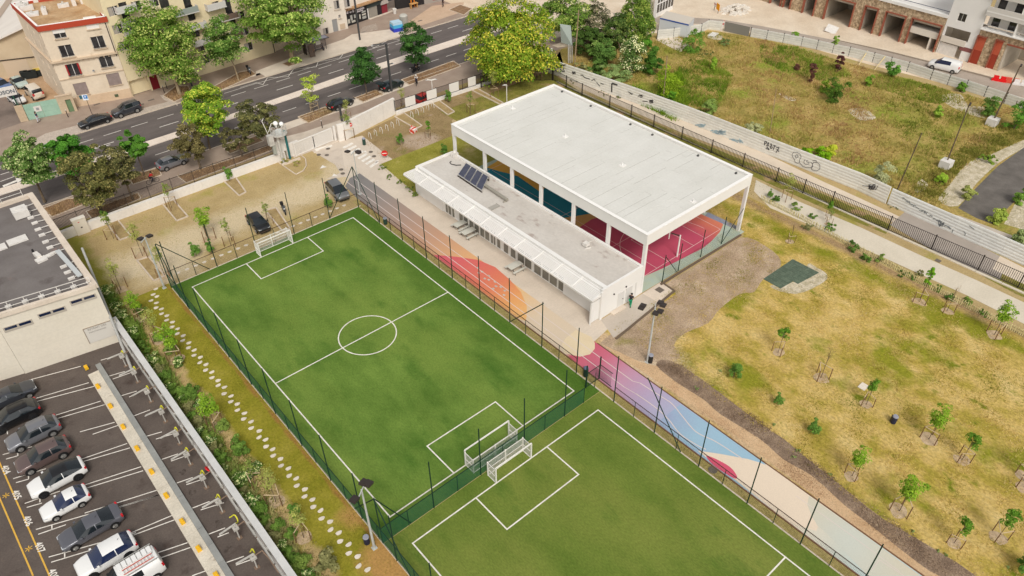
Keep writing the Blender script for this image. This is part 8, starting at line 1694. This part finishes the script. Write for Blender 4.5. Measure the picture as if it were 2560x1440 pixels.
for kd, x, y, s_, l in (('s',284,596,1.0,'grey-green sapling in the kerbed bed nearest the cabinet'), ('n',265,557,.9,'dark leafy sapling against the black railing'), ('s',430,520,1.0,'pale sapling in the second kerbed bed'), ('n',573,450,1.0,'olive sapling in the third kerbed bed'), ('v',523,598,1.1,'wide pale sapling behind the top fence of the pitch'), ('s',577,612,1.0,'slender sapling left of the black car'), ('s',672,560,.85,'olive sapling beside the black car'),
      ('n',492,640,.95,'bright green shrubby sapling at the top fence'), ('n',530,632,.85,'brownish shrubby sapling at the top fence'), ('p',357,640,1.1,'feathery pale sapling beside the corner floodlight'), ('p',412,690,1.0,'sparse sapling inside the corner brace of the fence'), ('n',825,520,.9,'small green sapling in front of the grey people carrier'), ('p',303,725,1.0,'yellow-green sapling left of the first stepping stones'), ('v',352,800,.9,'bright green sapling beside the stepping stones'),
      ('p',398,850,1.0,'pale lime sapling near the head of the stepping stones'), ('v',443,900,1.1,'feathery green sapling by the bare mulch patch'), ('v',540,1070,1.05,'young tree with a leaning trunk beside the hedge'), ('p',690,1255,1.0,'sparse pale sapling on a mulch circle by the hedge'), ('n',738,1290,.8,'bright green low sapling beside the stepping stones'), ('p',760,1345,.9,'thin sapling on a mulch circle near the bottom edge'), ('s',640,1215,.9,'slim sapling at the hedge beside the stones')):
    sapling(kd, x, y, l, s_, ring_=kd in 'pv')
for kd, x, y, s_, l in (('s',873,345,1.1,'thin sapling beside the no-entry post'), ('n',1000,362,.9,'grey-green sapling on the dry bed'), ('g',1072,345,.7,'small round sapling below the striped barrier'), ('n',1120,255,1.0,'dark conical sapling in front of the white banner'), ('s',1177,285,1.0,'sparse sapling near the hall roof edge'), ('p',1235,240,1.0,'pale sapling right beside the hall corner'), ('n',1110,388,.9,'green sapling at the corner of the hall roof'), ('p',1008,270,.8,'thin pale sapling behind the banner railing'), ('p',870,300,.8,'pale sapling behind the tall white wall'),
      ('s',1343,200,1.0,'yellow-green sapling behind the hall roof peak'), ('p',1965,500,.9,'pale feathery sapling beside the east path'), ('g',2068,545,.6,'small sapling at the start of the paling fence'), ('n',1925,495,.6,'low sapling at the hall end of the paling')):
    sapling(kd, x, y, l, s_, ring_=False)
for k_, (cc_, off_) in enumerate((((766,206),0), ((786,243),0))): pass
t = tree('two-tiered pale lime tree tied to a timber frame', (785,282),(774,222),56,66, (128,150,48),(172,178,74),None, 16,90,.11,'round', .06, seed=91, hollow=.6, csize=.5, flat=.35)
for x, y in ((-.7,-.5),(.7,-.4),(.1,.7)): ob('stake', MB().cyl((x,y,0),(x,y,1.9),.05,.045,6), m_barkp, t)
for z_ in (1.2,1.8): ob('stake_rail', MB().bar((-.7,-.5,z_),(.7,-.4,z_),.07).bar((.7,-.4,z_),(.1,.7,z_),.07).bar((.1,.7,z_),(-.7,-.5,z_),.07), m_barkp, t)
for k_ in PR.values():
    for c in list(k_.children): bpy.data.objects.remove(c)
    bpy.data.objects.remove(k_)
# low plants against the paling fence and beside the east path
for i, (cx, by, w, h, c) in enumerate(((1940,505,34,22,0),(1990,525,30,20,2),(2030,548,26,16,1),(2075,580,30,24,1),(2130,632,40,28,0),(2165,655,30,22,1),(2198,655,26,24,2),(2270,700,44,22,0),(2320,715,22,14,3),(2345,730,18,16,1),(2375,752,26,18,0),(2420,762,34,22,2),(2460,790,26,18,1),(2300,690,20,16,3),(2020,575,30,18,3))):
    bush(['green','dense green','pale green','brownish'][i % 4]+' shrub against the chestnut paling, number of stakes hiding it'.replace(', number of stakes hiding it','')+[' by the hall end',' after the first bend',' before the thin sapling',' near the middle'][i//4], cx, by, w, h, *cols_[c][:2], None, n=12, per=70, leaf=.08, seed=400+i, group='shrubs along the chestnut paling', stem=False, name='shrub', cat='shrub')
for i, (cx, by, w, h) in enumerate(((1800,930,10,8),(1740,975,14,10),(1995,1130,14,10),(1985,1145,16,9),(2075,1190,14,9),(2365,1390,10,8),(2345,1380,8,6),(2280,1330,10,8),(1935,1065,8,6),(2520,1420,10,8))):
    bush('tiny weed tuft along the soil strip, '+['beside the floodlight','grey-green at its head','above the bend','just below that bend tuft','past the lime sapling','near the bottom bin side','close to the bottom edge','under the wide bright sapling','left of the bin','at the bottom edge'][i], cx, by, w, h, (96,112,62),(132,144,86),None, n=6, per=30, leaf=.05, seed=450+i, group='weed tufts along the soil strip', stem=False, name='weed_tuft', cat='weed')
for i, (cx, by) in enumerate(((955,425),(975,448),(1000,462),(1025,478),(1038,492))):
    bush('dark green ground shrub edging the plaza, '+['nearest the no-entry disc','second from the disc','third from the disc','fourth from the disc','at the corner of the low building'][i], cx, by, 24, 14, (78,96,42),(118,130,60),None, n=10, per=60, leaf=.06, seed=470+i, group='shrubs edging the plaza', stem=False, name='shrub', cat='shrub')
for i, (cx, by) in enumerate(((712,412),(742,416))): bush(['small olive shrub in the round platform bed, left','small olive shrub in the round platform bed, right'][i], cx, by, 22, 16, (110,110,50),(150,146,74),None, n=8, per=50, leaf=.06, seed=480+i, group='shrubs in the platform bed', stem=False, name='shrub', cat='shrub')
# ---------------------------------------------------------------- grasses: nobody could count these
def inpoly(x, y, poly):
    c = np.zeros(len(x), bool); n = len(poly); j = n-1
    for i in range(n):
        xi, yi = poly[i]; xj, yj = poly[j]; cond = ((yi > y) != (yj > y)) & (x < (xj-xi)*(y-yi)/(yj-yi+1e-12)+xi); c ^= cond; j = i
    return c
def fbm(x, y, sc_, seed):
    r = np.random.default_rng(seed); v = 0; 
    for o in range(4):
        for k_ in range(3): a = r.uniform(0, 6.28); f_ = (2**o)*sc_*r.uniform(.7,1.3); v = v+np.sin((x*cos(a)+y*sin(a))*f_+r.uniform(0,6.28))/(1.6**o)
    return v/3.2
def grass(name, label, poly, n, h0, h1, w, pal, seed, holes=(), nsc=.25, blades=3, spread=.15):
    r = np.random.default_rng(seed); P_ = np.array(poly); x = r.uniform(P_[:,0].min(), P_[:,0].max(), n*2); y = r.uniform(P_[:,1].min(), P_[:,1].max(), n*2); k_ = inpoly(x, y, poly)
    for h_ in holes: k_ &= ~inpoly(x, y, h_)
    x, y = x[k_][:n], y[k_][:n]; f_ = fbm(x, y, nsc, seed); f2 = fbm(x, y, nsc*4, seed+1); keep = r.random(len(x)) < np.clip(.55+.5*f2, .1, 1); x, y, f_, f2 = x[keep], y[keep], f_[keep], f2[keep]
    x = np.repeat(x, blades)+r.normal(0, spread, len(x)*blades); y = np.repeat(y, blades)+r.normal(0, spread, len(y)*blades); f_ = np.repeat(f_, blades); f2 = np.repeat(f2, blades); m = len(x)
    C = np.stack([x, y, np.full(m, .005)], 1); a = r.uniform(0, 6.28, m); U = np.stack([np.cos(a), np.sin(a), np.zeros(m)], 1)*(w*(.6+.8*r.random(m)))[:, None]
    hgt = (h0+(h1-h0)*r.random(m)*np.clip(.6+.6*f2, .3, 1.2)); V = np.stack([r.normal(0,.5,m)*hgt, r.normal(0,.5,m)*hgt, hgt], 1)
    Q = np.array([clin(c) for c in pal]); t = np.clip((f_*.8+r.normal(0,.25,m)+1)/2, 0, .999)*(len(pal)-1); i0 = t.astype(int); fr_ = (t-i0)[:, None]; cols = Q[i0]*(1-fr_)+Q[np.minimum(i0+1, len(pal)-1)]*fr_; cols *= (.8+.4*r.random((m,1)))
    me = quadmesh(name, C, U, V, cols, tri=True); o = ob(name, me, m_blade, kind='stuff'); return tag(o, label, 'grass')
mead = [(90.5,90),(89.9,60),(90.6,40),(90.6,31),(93,26.5),(95.5,25.5),(99,27),(103,28.5),(110,27.5),(118,29),(131,31),(129.4,45.5),(128,55.6),(126,74),(121.5,83),(113,86),(100,90)]
grass('meadow_grass', 'tall wild grass covering the meadow lot, green and straw mixed', mead, 30000, .18, .62, .05, [(112,126,44),(146,146,62),(172,158,82),(192,168,104),(182,146,96),(160,124,84)], 5)
grass('meadow_grass', 'wild grass at the lower right end of the lot', P((2250,500),(2330,430),(2450,330),(2560,300),(2600,330),(2480,385),(2420,405),(2350,490),(2300,520)), 5000, .15, .5, .05, [(100,112,38),(142,138,60),(164,148,84)], 6)
lawnp = [(46.0,37.5),(70.3,38.2),(72,49),(78,49),(77.6,30),(77,20),(76.8,4),(46.5,-3),(45.4,8),(45.8,18),(46.5,26)]
mat_hole = P((1905,700),(1982,645),(2066,685),(2060,710),(1990,738))
grass('meadow_grass', 'fresh green patches of taller grass in the meadow lot', P((1700,170),(1760,150),(1830,190),(1790,280),(1740,300),(1690,260)), 3500, .25, .8, .05, [(84,118,28),(118,146,40),(150,164,60)], 51)
grass('meadow_grass', 'bright green grass bank near the far plank fence', P((1900,112),(1990,118),(2090,150),(2130,190),(2060,205),(1960,180),(1900,150)), 3500, .2, .7, .05, [(92,122,34),(126,148,46),(158,164,70)], 52)
grass('meadow_grass', 'green grass along the right half of the far plank fence', P((2190,185),(2330,215),(2400,240),(2350,262),(2250,240),(2180,215)), 2500, .2, .6, .05, [(100,126,38),(136,150,52),(166,164,80)], 53)
grass('meadow_grass', 'tall bright scrub grass between the bushes and the graffiti fence', P((1560,215),(1640,240),(1700,170),(1720,270),(1690,305),(1600,262)), 3500, .4, 1.2, .06, [(84,122,20),(122,152,34),(156,170,50)], 54)
grass('dry_lawn_grass', 'short patchy dry lawn grass, straw with green patches', lawnp, 75000, .03, .14, .035, [(112,122,28),(144,140,44),(184,162,74),(206,178,108),(214,188,128),(226,206,146)], 7, holes=[mat_hole], nsc=.3, blades=2, spread=.1)
grass('strip_grass', 'short olive grass of the strip beside the pitch', [(10.2,30),(13.8,30),(13.8,75),(9.8,75)], 9000, .03, .10, .03, [(106,108,24),(136,130,38),(164,148,66)], 8, blades=2)
grass('strip_weeds', 'dry straw and weeds on the mulch by the hedge', [(8.2,30),(9.9,30),(9.8,76),(8.0,76)], 5000, .05, .25, .04, [(104,116,44),(150,140,78),(198,176,128)], 9)
grass('edge_grass', 'dry grass band between the pitch and the track', [(38.8,4),(39.4,4),(39.4,76),(38.8,76)], 3500, .03, .1, .03, [(120,118,50),(160,146,84),(190,170,114)], 10, blades=2)
grass('gravel_lot_grass', 'thin dry grass growing through the gravel lot', [(7.6,77),(38,77),(45,82),(40,92),(7.6,92.5)], 9000, .02, .08, .03, [(128,128,50),(168,150,84),(196,170,116)], 11, blades=2)
grass('verge_grass', 'grass verge between the long black railing and the hall', [(79,43),(83.5,43),(83.7,88),(74,88),(71.5,74),(71.5,50)], 9000, .04, .16, .035, [(96,106,34),(134,128,54),(170,148,92)], 12, blades=2)
grass('verge_grass', 'grass verge behind the long black railing', P((1700,340),(1880,415),(2100,507),(2222,563),(2215,580),(2080,525),(1880,435),(1700,362)), 3000, .04, .14, .035, [(112,112,36),(140,132,58)], 13, blades=2)
grass('side_lawn_grass', 'fresh lawn at the far end of the low building', P((960,412),(1130,345),(1135,395),(1015,435),(1035,480),(960,425)), 4000, .03, .1, .03, [(108,116,30),(142,142,48),(172,160,84)], 14, blades=2)

grass('strip_weeds', 'tall green weeds and grasses mixed into the wall hedge', [(7.3,30),(8.6,30),(8.6,79),(7.3,79)], 6000, .3, .95, .05, [(96,128,40),(124,150,60),(160,168,92),(190,176,120)], 21)
grass('soil_clods', 'crumbly clods and dead stalks along the dark soil strip', P((1640,912),(1700,910),(1790,968),(1905,1055),(2010,1135),(2100,1207),(2250,1318),(2440,1440),(2350,1440),(2180,1316),(2030,1190),(1900,1098),(1760,1000),(1690,955)), 9000, .03, .12, .05, [(96,78,64),(128,106,86),(160,136,112),(186,164,136)], 22, blades=2)
grass('bark_edge', 'dry bark crumbs along the strip beside the coloured track', [(43.5,4),(45.6,4),(45.2,10),(44.6,20),(45,30),(43.5,30)], 5000, .02, .07, .04, [(150,116,84),(196,160,124),(216,186,150)], 23, blades=2)
grass('stony_weeds', 'thin dead grass and stones on the bare ground beside the hall', P((1510,858),(1690,740),(1780,680),(1850,600),(1940,650),(1905,698),(1870,745),(1760,805),(1680,862),(1690,895),(1640,900),(1545,884)), 8000, .02, .08, .035, [(130,112,88),(168,146,118),(206,186,160),(150,140,90)], 24, blades=2)
for i_, q_ in enumerate((P((745,293),(772,308),(835,281),(813,268)), P((887,245),(908,256),(957,236),(938,226)), P((1003,200),(1023,213),(1152,166),(1133,153)), P((108,522),(130,543),(207,513),(168,497)), P((322,440),(332,462),(404,438),(396,420)), P((215,529),(230,548),(352,497),(345,482)), P((443,441),(466,458),(600,407),(690,372),(686,358),(600,391)), P((500,236),(558,224),(640,186),(628,176)), P((408,240),(436,255),(480,235),(470,215)))):
    grass('bed_stalks', ['bed with the two-tiered tree','bed of the dark cone-shaped maple','long bed under the dark rounded maple','bed beside the cream building','bed of the small round tree','railing bed nearest the cream building','long railing bed under the dark pines','bed of the slim pale-trunk tree','bed of the big plane tree'][i_]+': dry stalks over mulch', q_, 900, .1, .45, .03, [(150,116,84),(178,144,104),(198,168,126),(120,112,66)], 30+i_, blades=2)
grass('north_side_grass', 'dry weedy grass on the forecourt bed behind the white wall', P((900,345),(1000,322),(1130,235),(1240,215),(1240,250),(1130,320),(1120,345),(960,400)), 5000, .03, .14, .035, [(118,106,62),(150,128,84),(176,150,108),(112,112,48)], 41, blades=2)
